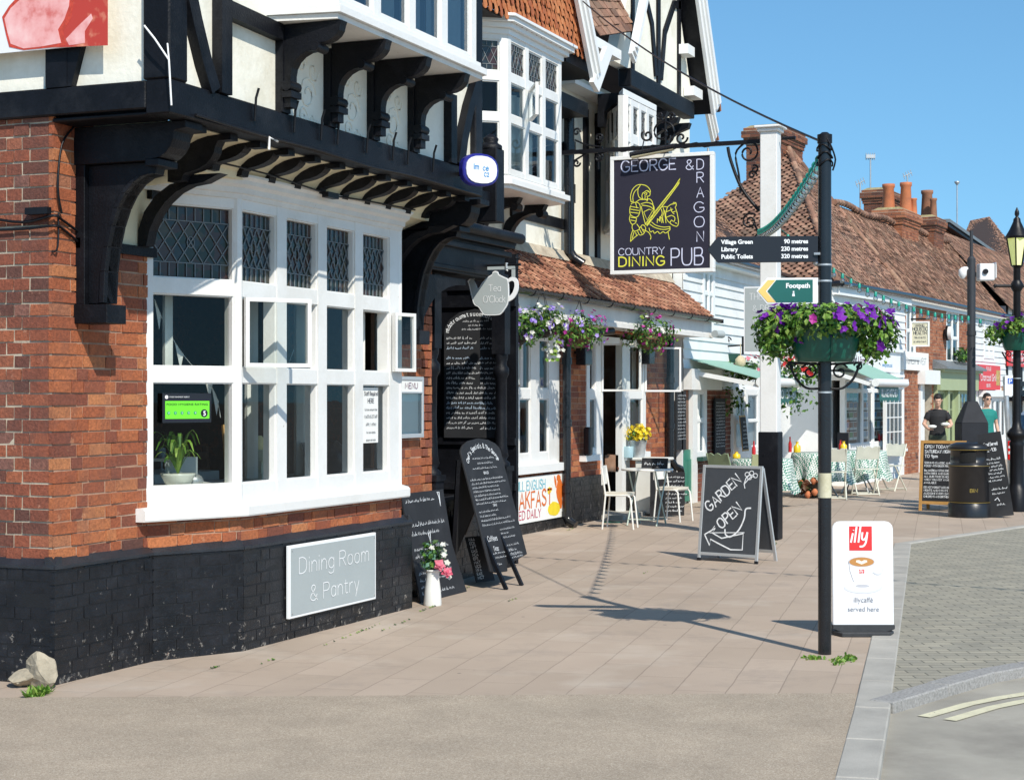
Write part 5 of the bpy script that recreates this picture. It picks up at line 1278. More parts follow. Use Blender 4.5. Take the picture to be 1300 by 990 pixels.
# --- Dining Room & Pantry sign on the plinth
x0=xy(368,-.38);x1=xy(478,-.38);z1=Wy(368,693,-.38).z;z0=Wy(368,786,-.38).z
t=thing('wall_sign','grey board with white border lettered Dining Room and Pantry on the black plinth','sign',(x0,-.35,.1))
mb=MB(lettw);mb.box(x0,x1,-.375,-.35,z0,z1);mb.build('border',t,bevel=.003)
mb=MB(greyp);mb.box(x0+.02,x1-.02,-.378,-.376,z0+.02,z1-.02);mb.build('panel',t)
mb=MB(lettw);w_=x1-x0;hh=z1-z0;oo=Vector(((x0+x1)/2,-.378,0))
write(mb,'Dining Room',oo+Z*(z0+hh*.60),X,Z,NY,hh*.215,.065,align='c',gap=1.2,xs=w_*.80/(tw_('Dining Room',1.2)*hh*.215/6))
write(mb,'& Pantry',oo+Z*(z0+hh*.19),X,Z,NY,hh*.215,.065,align='c',gap=1.2,xs=w_*.56/(tw_('& Pantry',1.2)*hh*.215/6))
mb.build('lettering',t)
for x in (x0+.035,x1-.035):
    for z in(z0+.035,z1-.035): MB(steelg).tube([(x,-.376,z),(x,-.382,z)],.006,8).build('screw',t)
# --- menu case
x0=xy(506,-.06);x1=xy(537,-.06);z0=Wy(520,556,-.06).z;z1=Wy(520,478,-.06).z
t=thing('menu_case','silver glazed menu case headed MENU on the brick beside the bay window','menu case',(x0,0,z0))
mb=MB(alu);
for a,b,c,d in((x0,x1,z0,z0+.035),(x0,x1,z1-.03,z1),(x0,x0+.02,z0,z1),(x1-.03,x1,z0,z1),(x0,x1,z1-.14,z1-.125)): mb.box(a,b,-.07-(b-a)*.001,-.0,c,d)
mb.build('frame',t,bevel=.003)
mb=MB(paper);mb.box(x0+.015,x1-.025,-.03,-.02,z0+.03,z1-.12);mb.box(x0+.015,x1-.025,-.062,-.02,z1-.126,z1-.03);mb.build('backing',t)
mb=MB(inkpl);write(mb,'MENU',Vector(((x0+x1)/2,-.063,z1-.098)),X,Z,NY,.045,.14,align='c',xs=1.6);mb.build('lettering',t)
mb=MB(gl_w);mb.quad((x0+.02,-.06,z0+.03),(x1-.03,-.06,z0+.03),(x1-.03,-.06,z1-.13),(x0+.02,-.06,z1-.13));mb.build('glass',t)
# --- tall menu board on the porch screen
t=thing('menu_chalkboard','tall arched chalk menu board fixed in the black entrance','chalkboard sign',(7.55,.6,1.2))
o=Vector((7.575,.96,1.27));u=-Y;up=Z;nn=NX;w_=.68
mb=MB(board_b);mb.prism(o,u,up,nn,[(0,0),(w_,0),(w_,1.05)]+[(w_/2+w_/2*math.cos(rad(a)),1.05+.24*math.sin(rad(a))) for a in(15,35,60,90,120,145,165)]+[(0,1.05)],.018);mb.build('board',t)
mb=MB(chalkblue,chalk);oo=o+nn*.018
for i in range(5): 
    mb.use(chalk)
    P=[(w_/2+(w_/2-.03-.0*i)*math.cos(rad(a))*(1-.0*i),1.03+(.22)*math.sin(rad(a))) for a in range(10,171,10)]
for i in range(26):
    a=rad(172-164*i/25);write(mb,R.choice('aeonsumrtd'),oo+u*(w_/2+.29*math.cos(a))+up*(1.03+.19*math.sin(a)),u,up,nn,.04,.16,rot=a-math.pi/2)
lines(mb,oo+u*.18,u,up,nn,.34,1.16,1.04,.04,.024,'c',thick=.15)
for i in range(19):
    mb.use(chalkblue if i in(2,4,13,14) else chalk);z=.99-i*.05
    if i in(3,): continue
    if R.random()<.5: scribble(mb,oo+u*.03+up*z,u,up,nn,.62,.028,.16)
    else: scribble(mb,oo+u*.03+up*z,u,up,nn,R.uniform(.25,.36),.028,.16);scribble(mb,oo+u*.40+up*(z-.005),u,up,nn,R.uniform(.15,.26),.028,.16)
mb.build('chalk_writing',t)
# --- oval bank-style sign on the jetty
t=thing('oval_sign','small white octagonal-oval illuminated sign with blue rim on the jetty beam','sign',(4.2,-.9,3.6))
cs=Wy(605,217,-1.0);u=Vector((.80,-.60,0)).normalized();nn=u.cross(Z)
nn=Vector((-.60,-.80,0)).normalized();u=Vector((.80,-.60,0)).normalized()
ov=lambda a,b,n_=20:[(a*math.copysign(abs(math.cos(t))**.8,math.cos(t)),b*math.copysign(abs(math.sin(t))**.8,math.sin(t))) for t in [2*math.pi*i/n_ for i in range(n_)]]
mb=MB(mat('rim_blue',(.02,.02,.22),.3,.05,5,40,0));mb.prism(cs,u,Z,nn,ov(.16,.125),.07);mb.build('rim',t,bevel=.008)
mb=MB(pw);mb.prism(cs+nn*.07,u,Z,nn,ov(.135,.105),.012);mb.build('face',t)
mb=MB(mat('logo_blue',(.03,.25,.55),.4));ff=cs+nn*.082
write(mb,'lm',ff-u*.07-Z*.0,u,Z,nn,.04,.16);write(mb,'ce',ff+u*.01-Z*.005,u,Z,nn,.04,.16);write(mb,'C2',ff+u*.02-Z*.05,u,Z,nn,.028,.2);mb.build('logo',t)
mb=MB(iron);mb.beam(cs-nn*.01,cs-nn*.01+Vector((.05,.25,-.02)),.03,.03);mb.build('bracket',t)
# --- teapot sign
t=thing('teapot_sign','grey teapot-shaped hanging sign with white outline reading Tea O\'Clock','sign',(6.2,-.15,2.45))
xt=6.2;cy_=yx(629,xt);s=yx(598,xt)-yx(660,xt)
k=s/60.;o=Vector((xt,yx(629,xt),Wx(629,370,xt).z));u=-Y;nn=NX
T=lambda pts:[((a-629)*k,(370-b)*k) for a,b in pts]
body=[(596,358),(600,355),(604,360),(606,365),(609.5,366),(613,361),(619,355),(625,351.5),(626,349),(629,347.8),(632,349),(633,351.5),(640,355),(644,358),(645,372),(644,383),(640,390),(636,394.5),(632,396),(618,396),(614,394),(609,387),(604,384),(601,376),(598,364)]
handle_o=[(643,358),(648,354.5),(654,355.5),(657,361),(656.5,370),(652,378),(645,382)];handle_i=[(646,376),(650,372),(652.5,365),(652,360),(649,358.5),(645.5,360)]
bo=[(p.x,p.y) for p in cat([Vector((a,b)) for a,b in body+body[:1]],3)][:-1]
def grow(P,f):
    c=(629,374);return [(c[0]+(a-c[0])*f,c[1]+(b-c[1])*f) for a,b in P]
mb=MB(lettw);mb.prism(o-nn*.008,u,Z,nn,T(grow(bo,1.035)),.014)
hp=[(p.x,p.y) for p in cat([Vector(q) for q in handle_o],3)]+[(p.x,p.y) for p in cat([Vector(q) for q in handle_i],3)]
mb.prism(o-nn*.008,u,Z,nn,T(hp),.015);mb.build('outline',t)
mb=MB(greyp);mb.prism(o-nn*.009,u,Z,nn,T(grow(bo,.985)),.0165)
for a,b,c,d in((599.5,653,341.5,345.5),(599.5,603,345,356),(649,653,345,356)): mb.prism(o-nn*.006,u,Z,nn,T([(a,d),(b,d),(b,c),(a,c)]),.012)
mb.build('board',t)
mb=MB(lettw);oo=o+nn*.0075
write(mb,'Tea',oo+u*(-.5)*k+Z*(0.2)*k,u,Z,nn,7.5*k,.08,align='c',gap=.9);write(mb,"O'Clock",oo+u*(-1)*k-Z*(12.5)*k,u,Z,nn,7.5*k,.08,align='c',gap=.8,xs=.95);mb.build('lettering',t)
mb=MB(iron);zb=Wx(629,337,xt).z
mb.tube([(xt,.1,zb),(xt,yx(661,xt),zb)],.012,8)
ye=yx(655,xt)
scroll(mb,(xt,ye-.02,zb+.07),-Y,Z,.035,1.3,.005);scroll(mb,(xt,ye-.03,zb-.06),-Y,Z,.03,1.3,.005,sgn=-1)
mb.use(steelg)
for p in(609,643): y=yx(p,xt);mb.tube([(xt,y,zb+.02),(xt,y,zb-.03)],.016,8);mb.tube([(xt,y+.02,zb-.025),(xt,y-.012,zb-.055)],.008,6)
mb.build('bracket',t)
# --- hanging baskets under the lean-to
def basket(x,y,z,r,mats,label,seed,leafm=None,pot=None,trail=None):
    t=thing('hanging_basket',label,'hanging basket',(x,y,z),group='hanging baskets under the tiled lean-to')
    c=Vector((x,y,z))
    mb=MB(pot or woodbr);mb.lathe(c,[(.05,-.17),(.12,-.12),(.16,-.04),(.165,.0),(.15,.01)],16);mb.build('bowl',t)
    mb=MB(iron)
    for a in(0,2.1,4.2): mb.tube([c+Vector((math.cos(a)*.16,math.sin(a)*.16,0)),c+Z*.42],.004,4)
    mb.build('chain',t)
    mb=MB(leaf);leafy(mb,c+Z*.04,(r,r,r*.62),620,.05,leafm or [leaf,leafd],droop=.35,shell=.3);mb.build('foliage',t)
    mb=MB(mats[0]);blooms(mb,c+Z*.05,(r*1.05,r*1.05,r*.66),48,.028,mats,3)
    mb.build('flowers',t)
c1=Wy(655,418,1.0);basket(c1.x,1.0,c1.z-.02,.36,[flil,flil,fwht],'hanging basket of lilac and white flowers nearest the entrance',1,pot=iron)
c1=Wy(689,416,1.0);basket(c1.x,1.0,c1.z+.05,.28,[flil,fwht],'hanging basket of dark leaves and pale flowers, second from the entrance',1,leafm=[leafd,leafd,leafl],pot=iron)
c1=Wy(736,424,1.0);basket(c1.x,1.0,c1.z-.0,.34,[flil,fmag,fmag],'hanging basket of magenta and lilac flowers beside the black downpipe',1)
c1=Wy(823,430,1.0);basket(c1.x,1.0,c1.z+.02,.38,[fwht,fmag,leafl],'hanging basket of cream and magenta flowers right of the pub door',1)
mb=MB(leafl,fwht);
for _ in range(40):
    q=Wy(702,428,.95)+Vector((R.uniform(-.10,.10),R.uniform(-.1,.1),R.uniform(-.28,.08)));flower(mb,q,(-.7,-.5,.4),.028,R.choice((fwht,leafl)))
tag(mb.build('trailing_plant'),'cream trailing plant hanging below the second basket','plant')
# wall lanterns (dark boxes beneath the baskets)
for p in (752,832):
    c=Wy(p,452,1.4);mb=MB(pipeb);mb.prism(Vector((c.x-.12,1.45,c.z-.12)),X,Z,Y,[(0,0),(.26,0),(.26,.2),(.02,.24),(0,.24)],.14)
    mb.beam((c.x,1.58,c.z+.05),(c.x,1.66,c.z+.05),.04,.04)
    tag(mb.build('loudspeaker',bevel=.01),'black box lamp on the brick pier %s of the pub door'%('left' if p==752 else 'right'),'lamp')
# --- banner full english
yb=1.59;x0=xy(634,yb);x1=xy(716,yb);z1=Wy(716,597,yb).z;z0=Wy(716,661,yb).z
z1=.70;z0=.14
t=thing('breakfast_banner','white banner lettered FULL ENGLISH BREAKFAST SERVED DAILY below the pub window','banner',(x0,yb,z0))
mb=MB(paper);mb.box(x0,x1,yb-.004,yb,z0,z1);mb.build('sheet',t)
ob=mat('print_orange',(.72,.16,.02),.6,.1,9,60,0);cb=mat('print_cyan',(.12,.50,.62),.6,.1,9,60,0);mg=mat('print_crimson',(.55,.03,.10),.6,.1,9,60,0);yk=mat('print_yolk',(.85,.65,.03),.6,.1,9,60,0)
xE=xy(648,yb);oo=Vector((0,yb-.005,0))
mb=MB(cb);write(mb,'FULL ENGLISH',oo+X*(xE+.08)+Z*(z1-.16),X,Z,NY,.11,.13,xs=(xy(693,yb)-xE)/(tw_('FULL ENGLISH')*.11/6)*.9,wob=.03);mb.build('lettering',t)
mb=MB(ob);xB=xy(637,yb);write(mb,'BREAKFAST',oo+X*xB+Z*(z0+.185),X,Z,NY,.19,.15,xs=(xy(700,yb)-xB)/(tw_('BREAKFAST')*.19/6),wob=.03);mb.build('lettering',t)
mb=MB(mg);write(mb,'SERVED DAILY',oo+X*(xB+.1)+Z*(z0+.05),X,Z,NY,.10,.13,xs=(xy(686,yb)-xB-.1)/(tw_('SERVED DAILY')*.10/6),wob=.03);mb.build('lettering',t)
mb=MB(ob);xs_=xy(708,yb)
bl=lambda cx,cz,a,b,rot=0:[(cx+a*math.cos(t)*math.cos(rot)-b*math.sin(t)*math.sin(rot)+R.uniform(-.01,.01),cz+a*math.cos(t)*math.sin(rot)+b*math.sin(t)*math.cos(rot)+R.uniform(-.01,.01)) for t in [i*.45 for i in range(14)]]
for q in (bl(xs_+.05,z1-.22,.11,.16),bl(xs_+.08,z1-.36,.06,.1),bl(xs_-.1,z1-.1,.03,.09,.4),bl(xs_+.02,z1-.06,.07,.05)): mb.prism(oo,X,Z,NY,q,.001+R.random()*.002)
mb.use(yk);mb.prism(oo,X,Z,NY,bl(xs_-.15,z0+.12,.22,.09),.002);mb.prism(oo,X,Z,NY,bl(xy(697,yb)+.0,z1-.2,.07,.05),.002);mb.build('egg_and_sausage_picture',t)
# --- ham banner on the return wall, top left
t=thing('poster_banner','large banner with a picture of pink ham slices high on the gable end','banner',(-.1,0,3.7))
o=Vector((-.10,-.42,3.685));u=Y
mb=MB(pw);mb.fr(o,u,Z,NX,0,2.2,0,1.4,-.012,0);mb.build('sheet',t)
def meatm():
    m,nt,b,o_=mk('print_ham');v=coords(nt);n=noise(nt,v,7,6,.6)
    c=ramp(nt,n,[(.3,(.62,.14,.12)),(.45,(.80,.36,.34)),(.6,(.86,.48,.46)),(.75,(.88,.6,.56))]);nt.links.new(c,b.inputs['Base Color']);b.inputs['Roughness'].default_value=.4;return m
def baconm():
    m,nt,b,o_=mk('print_bacon');v=coords(nt);w_=N(nt,'ShaderNodeTexWave');w_.inputs['Scale'].default_value=5;w_.inputs['Distortion'].default_value=6;w_.inputs['Detail'].default_value=4;nt.links.new(v,w_.inputs[0])
    c=ramp(nt,w_.outputs['Fac'],[(.1,(.5,.05,.03)),(.5,(.75,.3,.18)),(.9,(.85,.55,.2))]);nt.links.new(c,b.inputs['Base Color']);b.inputs['Roughness'].default_value=.35;return m
mh=meatm();mbn=baconm();edge=mat('print_crust',(.55,.06,.03),.4,.3,30,80,0)
Hq=lambda pts:[(Wx(a,b,-.10).y-o.y,Wx(a,b,-.10).z-o.z) for a,b in pts]
mb=MB(edge)
mb.use(mbn);mb.prism(o,u,Z,NX,Hq([(137,58),(62,61),(72,44),(84,30),(88,8),(90,-20),(137,-20)]),.002)
mb.use(edge);mb.prism(o,u,Z,NX,Hq([(84,58),(62,61),(30,64),(12,60),(8,45),(3,22),(12,8),(25,-6),(60,-25),(95,-20),(93,8),(90,25),(80,40)]),.0028)
mb.use(mh);mb.prism(o,u,Z,NX,Hq([(78,55),(50,60),(30,62),(14,56),(10,42),(6,24),(14,11),(28,-2),(60,-25),(90,-20),(88,8),(82,25),(74,38)]),.0036)
mb.use(mh);mb.prism(o,u,Z,NX,Hq([(108,55),(88,58),(84,50),(98,35),(116,18),(118,24),(108,40)]),.003)
mb.build('ham_picture',t)
# --- things in the bay window
t=thing('potted_plant','spider plant with arching leaves in a white pot on the bay window sill','potted plant',(1.2,.05,1.09))
pc=Vector((1.22,.06,1.09))
pc=Wy(226,600,.03);pc.z=1.09
mb=MB(mat('pot_white',(.7,.7,.62),.3,.05,8,50,.1));mb.lathe(pc,[(.06,0),(.085,.02),(.11,.07),(.115,.085),(.10,.085)],20);mb.build('pot',t)
mb=MB(leafl,leaf)
for i in range(26):
    a=R.uniform(0,6.28);L=R.uniform(.16,.34);h=R.uniform(.12,.30);pts=[pc+Z*.08+Vector((math.cos(a)*L*f*.8,math.sin(a)*L*f*.6,h*math.sin(f*2.4)*1.0)) for f in [k/6 for k in range(7)]]
    mb.use(R.choice((leafl,leaf)));s=Vector((-math.sin(a),math.cos(a),0))
    for k in range(6):
        w0=.012*math.sin((k+.6)/7*3.1)+.002;w1=.012*math.sin((k+1.6)/7*3.1)+.001;mb.quad(pts[k]-s*w0,pts[k]+s*w0,pts[k+1]+s*w1,pts[k+1]-s*w1)
mb.build('leaves',t)
# hygiene sticker inside cant pane
u_,n_,L_=seg(c_,d_)
t=thing('hygiene_sticker','black and green FOOD HYGIENE RATING sticker showing 5 in the bay window pane','sticker',c_+Z*1.5)
def onc(px,py):  # point on canted pane
    pass
q=c_+n_*-.026+Z*0
# local u along cant for pixel columns
def ucant(px):
    lo,hi=0,L_
    for _ in range(30):
        m=(lo+hi)/2;p=q+u_*m;dx,dy=p.x-CX,p.y-CY;d=dx*fw[0]+dy*fw[1];r_=dx*rt[0]+dy*rt[1]
        if 650+F*r_/d<px: lo=m
        else: hi=m
    return lo
a,b=ucant(206),ucant(268);zt,zb_=1.70,1.51
mb=MB(bkf);mb.fr(q,u_,Z,n_,a,b,zb_,zt,0,.002);mb.build('backing',t)
mb=MB(limegr);mb.fr(q,u_,Z,n_,a+.02,b-.015,zb_+.025,zt-.05,.002,.003);mb.build('green_panel',t)
mb=MB(bkf);qq=q+n_*.003
printed('lettering','FOOD HYGIENE RATING',qq+u_*(a+b)/2+Z*(zt-.078),u_,Z,n_,.014,bkf,t,align='CENTER',xs=(b-a)*.82/.215)
mb=MB(mat('rating_green',(.03,.35,.12),.5));
for i in range(5): mb.tube([qq+u_*(a+.045+(b-a)*.135*i)+Z*(zb_+.063)+n_*z for z in(.0,.0015)],.0115,12)
mb.use(bkf);mb.tube([qq+u_*(b-.055)+Z*(zb_+.06)+n_*z for z in(.0,.0018)],.026,16);mb.build('rating_circles',t)
for i in range(5): printed('lettering',str(i),qq+n_*.001+u_*(a+.045+(b-a)*.135*i)+Z*(zb_+.057),u_,Z,n_,.012,lettw,t,align='CENTER')
printed('lettering','5',qq+n_*.002+u_*(b-.055)+Z*(zb_+.045),u_,Z,n_,.030,lettw,t,align='CENTER',bold=.001)
printed('lettering','FOOD STANDARDS AGENCY',qq-n_*.001+u_*(a+.05)+Z*(zt-.028),u_,Z,n_,.008,lettw,t)
mb=MB(lettw);mb.tube([qq+u_*(a+.03)+Z*(zt-.025)+n_*z for z in(-.001,.0005)],.012,12);mb.build('emblem',t)
# bunting strung inside the window
def bunting(pts,name,label,flags):
    t=thing(name,label,'bunting',pts[0],group='white bunting inside the bay window')
    P=cat([Vector(p) for p in pts],5);mb=MB(curtain);mb.tube(P,.0035,4);mb.build('cord',t)
    for f in flags:
        i=int(f*(len(P)-1));a=P[i];b=P[min(i+3,len(P)-1)];d=(b-a).normalized();m=a+d*.06;mb=MB(curtain)
        h=.15;mb.add([a,a+d*.13,m+Vector((.02,.0,-h)),m+Vector((.01,.01,-h*.5))],[(0,3,1),(0,2,3),(3,2,1)]);mb.build('flag',t)
W3=lambda px,py,y=.14:Wy(px,py,y)
bunting([W3(196,380),W3(216,425),W3(250,470),W3(290,490)],'bunting','white bunting hanging across the left pane of the bay window',[.02,.42,.75])
bunting([W3(310,500),W3(330,480),W3(345,495)],'bunting','white bunting across the lower second pane of the bay window',[.1])
bunting([W3(365,465),W3(378,430),W3(384,405)],'bunting','white bunting behind the open casement',[.3,.6])
bunting([W3(268,490),W3(275,505),W3(280,530)],'bunting','white bunting flag beside the hygiene sticker',[.1])
# notices / bits behind the panes
def nq(px0,py0,px1,py1,y,m,name,label,cat_,th=.004):
    a=Wy(px0,py1,y);b=Wy(px1,py1,y);z1=Wy((px0+px1)/2,py0,y).z;z0=Wy((px0+px1)/2,py1,y).z
    mb=MB(m);mb.box(a.x,b.x,y,y+th,z0,z1);o=mb.build(name);tag(o,label,cat_);return a.x,b.x,z0,z1,o
y_=-.262
x0,x1,z0,z1,_=nq(461,492,480,562,y_,paper,'notice','white printed notice taped in the right pane of the bay window','notice')
mb=MB(inkd);oo=Vector(((x0+x1)/2,y_-.001,0))
for i,(s,tx) in enumerate(((.03,'Staff Required'),(.035,'HERE'),(.016,'Full time and part time'),(.024,'WAITING STAFF'),(.02,'APPLY WITHIN'),(.016,'for more details'),(.016,'please ask inside'))):
    write(mb,tx,oo+Z*(z1-.06-i*.058),X,Z,NY,s,.13,align='c',xs=min(1,(x1-x0)*.88/(tw_(tx)*s/6)))
t=mb.build('printed_text');t.parent=_;
mb=MB(greyp);mb.box(1.35,1.72,.12,.135,1.10,1.27);mb.box(1.35,1.72,.135,.25,1.25,1.27);tag(mb.build('tray'),'pale grey tray standing behind the plant on the window board','tray')
mb=MB(steelg);mb.lathe((1.52,.02,1.09),[(.05,0),(.065,.03),(.05,.06),(.03,.07)],14);tag(mb.build('sugar_bowl'),'small silver bowl on the window board by the plant','bowl')
mb=MB(woodor);mb.beam((2.10,.1,1.09),(2.14,.16,1.48),.05,.03);tag(mb.build('wooden_prop'),'upright orange wooden strip behind the second pane','wood strip')
mb=MB(mat('box_cream',(.55,.58,.45),.6));mb.box(2.38,2.58,.0,.16,1.22,1.30);mb.box(2.40,2.56,.02,.14,1.09,1.13);mb.box(2.46,2.5,.06,.1,1.13,1.22)
mb.use(mat('box_straw',(.6,.5,.25),.7));mb.lathe((2.44,.08,1.30),[(.06,0),(.06,.06),(.03,.10)],10);tag(mb.build('cake_stand'),'cream cake stand with a straw coloured box behind the third pane','cake stand')
mb=MB(bkf);mb.add([Vector(p) for p in((2.86,-.1,1.09),(3.1,-.05,1.09),(3.13,.02,1.34),(2.88,-.03,1.34))],[(0,1,2,3),(3,2,1,0)]);mb.use(fpink);mb.lathe((3.02,.0,1.33),[(.03,0),(.05,.02),(.02,.05)],10);tag(mb.build('menu_holder'),'black slate with a pink bow behind the fourth pane','slate')
mb=MB(bkf);mb.lathe((3.52,.05,1.09),[(.05,0),(.11,.05),(.12,.12),(.09,.2),(.03,.25)],14);mb.tube([(3.52,-.05,1.2),(3.6,-.1,1.24)],.012,6);tag(mb.build('kettle'),'dark rounded pot behind the right pane below the notice','pot')
# --- pub sign
xs_=11.75
t=thing('pub_sign','navy hanging pub sign with yellow line drawing of a knight on horseback, George and Dragon','pub sign',(xs_,0,3.1))
yl,yr=yx(776,xs_),yx(907,xs_);zt=Wx(776,200,xs_).z;zb=Wx(776,349,xs_).z
w_=yl-yr;h_=zt-zb;o=Vector((xs_-.03,yl,zb));u=-Y;nn=NX
mb=MB(whitec)
for a,b,c,d in((0,w_,0,.045),(0,w_,h_-.045,h_),(0,.045,.045,h_-.045),(w_-.045,w_,.045,h_-.045)): mb.fr(o,u,Z,nn,a,b,c,d,-.08,.018)
mb.build('frame',t,bevel=.004)
mb=MB(navy);mb.fr(o,u,Z,nn,.04,w_-.04,.04,h_-.04,-.06,0);mb.build('panel',t)
SX=lambda a:(a-776)/131*w_*1.0
# crop coordinates (815x990 for 140x170 px from 770,180)
def cp(a,b):
    px=770+a/5.821;py=180+b/5.824
    q=Wx(px,py,xs_-.03);return (yl-q.y,q.z-zb)
def wr(text,a,b,hgt,m,name,th=.09,w=None,gap=1.0,al='l'):
    mb=MB(m);p=cp(a,b);s=hgt/5.824*(20.6/2200)
    xs=1.0 if w is None else (w/5.82*20.6/2200)/(tw_(text,gap)*s/6)
    write(mb,text,o+u*p[0]+Z*p[1],u,Z,nn,s,th,align=al,gap=gap,xs=xs);mb.build(name,t)
wr('GEORGE',110,225,82,lav,'lettering',.11,428);wr('&',588,208,72,lav,'lettering',.085,58)
for c,y_ in zip('DRAGON',(205,302,412,522,632,738)): wr(c,(668 if c in 'DRAN' else 648),y_,(74 if c!='O' else 78),lav,'lettering',.085,(52 if c in'DRAN' else 78))
wr('COUNTRY',90,840,50,lav,'lettering',.11,362);wr('DINING',92,922,68,yel,'lettering',.15,362,gap=1.5)
wr('PUB',478,915,125,lav,'lettering',.07,248,gap=1.2)
mb=MB(yel)
def K(pts,sm=True,th=.0085):
    P=[Vector(cp(a,b)) for a,b in pts];P=cat(P,4) if sm and len(P)>2 else P
    stroke(mb,[(p.x,p.y) for p in P],o,u,Z,nn,th)
K([(182,445),(178,405),(190,360),(215,330),(245,318),(290,325),(318,350),(325,375),(305,368)]);K([(198,445),(195,410),(208,370),(235,345),(250,322)]);K([(182,445),(198,445)])
K([(235,340),(232,380),(245,415),(280,428),(300,430)]);K([(270,378),(262,400),(268,425)]);K([(272,380),(300,362),(322,380),(318,400),(300,405)]);K([(280,385),(298,378),(296,392),(282,398)]);K([(286,405),(284,425)],False);K([(300,405),(305,428),(298,440)])
K([(215,450),(245,430),(285,428),(320,425),(340,450),(350,510)]);K([(180,470),(190,455),(230,450),(250,480),(240,540),(215,560),(178,540),(172,500),(182,465)]);K([(182,480),(235,490)]);K([(178,500),(240,510)]);K([(176,522),(238,530)]);K([(215,450),(225,490)])
K([(255,460),(300,450),(345,470),(350,520),(318,590),(290,610),(265,520),(258,480)],True);K([(275,520),(315,500),(342,510),(300,580),(275,520)],False);K([(262,470),(320,480),(345,500)])
K([(175,545),(170,575),(180,600),(192,612),(215,600),(222,570)]);K([(180,560),(220,565)]);K([(178,580),(218,588)]);K([(192,612),(190,640),(205,662),(230,655),(245,640),(225,610)])
K([(245,640),(268,615),(290,640),(275,680),(245,690),(230,660)]);K([(255,630),(275,668)]);K([(245,650),(262,680)])
K([(285,612),(420,440),(500,340),(545,272),(535,310),(455,420),(300,622)],False,.010);K([(292,617),(535,300)],False,.005)
K([(195,655),(182,690),(178,738)],False);K([(178,738),(205,710),(232,690)],False);K([(205,665),(190,715)],False);K([(215,672),(222,692)],False)
K([(270,650),(310,670),(328,700),(325,722)]);K([(455,668),(465,722)],False)
K([(335,595),(365,618),(420,632),(470,628)]);K([(320,610),(360,636),(420,650),(468,642)])
K([(315,640),(325,668),(345,660),(355,678),(378,664),(395,680),(418,666),(438,676),(460,660),(470,650),(468,628)])
K([(398,490),(420,480),(450,482),(475,465),(500,460),(512,455),(516,470),(508,485)]);K([(490,460),(495,450),(514,452)],False)
K([(508,485),(520,520),(528,560),(532,600),(522,625),(500,622),(478,610),(470,600),(480,580)]);K([(450,485),(440,520),(438,550),(452,585),(470,600)]);K([(475,490),(485,520),(510,515)]);K([(440,520),(490,500)]);K([(480,545),(505,560),(500,590),(480,580)]);K([(488,525),(500,535)],False);K([(440,560),(480,545)])
K([(405,500),(412,530),(400,560),(395,590)]);K([(375,600),(378,570),(392,585),(395,555),(410,570),(408,600)]);K([(420,490),(425,520),(415,555),(420,600)]);K([(430,510),(435,560),(440,600)]);K([(508,600),(520,605)],False)
mb.build('knight_drawing',t)
# picture light
mb=MB(pipeb);a=Wx(800,197,xs_-.16);b=Wx(857,186,xs_-.16);mb.tube([a,b],.035,12)
for f in(.25,.85): p=a.lerp(b,f);mb.tube([p,p+Vector((.1,0,.16))],.008,6)
mb.build('lamp_tube',t)
mb=MB(mat('diffuser_cream',(.65,.58,.38),.4,.05));mb.tube([a+Vector((.005,-.02,-.02)),b+Vector((.005,.02,-.02))],.03,10);mb.build('diffuser',t)
# beam and scrolls
zbm=Wx(840,187,xs_).z
t2=thing('sign_post','square white sign post with black base and ornate iron beam carrying the pub sign','sign post',(xs_,-1.35,0))
yc=-1.355;hw=.102
mb=MB(whitep);mb.box(xs_-hw,xs_+hw,yc-hw,yc+hw,1.25,4.80);mb.box(xs_-hw-.03,xs_+hw+.03,yc-hw-.03,yc+hw+.03,4.80,4.84);mb.box(xs_-hw-.06,xs_+hw+.06,yc-hw-.06,yc+hw+.06,4.842,4.87);mb.build('post',t2,bevel=.008)
mb=MB(blackp);mb.box(xs_-hw-.016,xs_+hw+.016,yc-hw-.018,yc+hw+.018,0,1.27)
for z in(.3,.5,.75,1.0): mb.tube([(xs_-hw-.015,yc+.05,z),(xs_-hw-.024,yc+.05,z)],.012,8)
mb.build('base',t2,bevel=.01)
mb=MB(iron);mb.beam((xs_,1.72,zbm),(xs_,yc+.1,zbm),.045,.05)
mb.tube([(xs_,yc-.14,zbm+.02),(xs_,yc-.30,zbm+.02)],.02,8)
tw=[Vector((xs_,1.2-.05*i,zbm+.02*math.sin(i*1.2))) for i in range(40)];mb.tube(tw,.02,6);mb.build('beam',t2)
mb=MB(iron);S=lambda px,py,r,tu,a0,sg: scroll(mb,Wx(px,py,xs_),-Y,Z,r,tu,.013,a0,sg)
S(841,168,.17,1.5,-1.4,1);S(865,175,.08,1.2,0,-1);S(822,172,.08,1.2,2.5,1);mb.tube([Wx(845,183,xs_),Wx(845,150,xs_)],.012,6);S(838,147,.05,1.2,-1,-1);S(852,147,.05,1.2,-2,1)

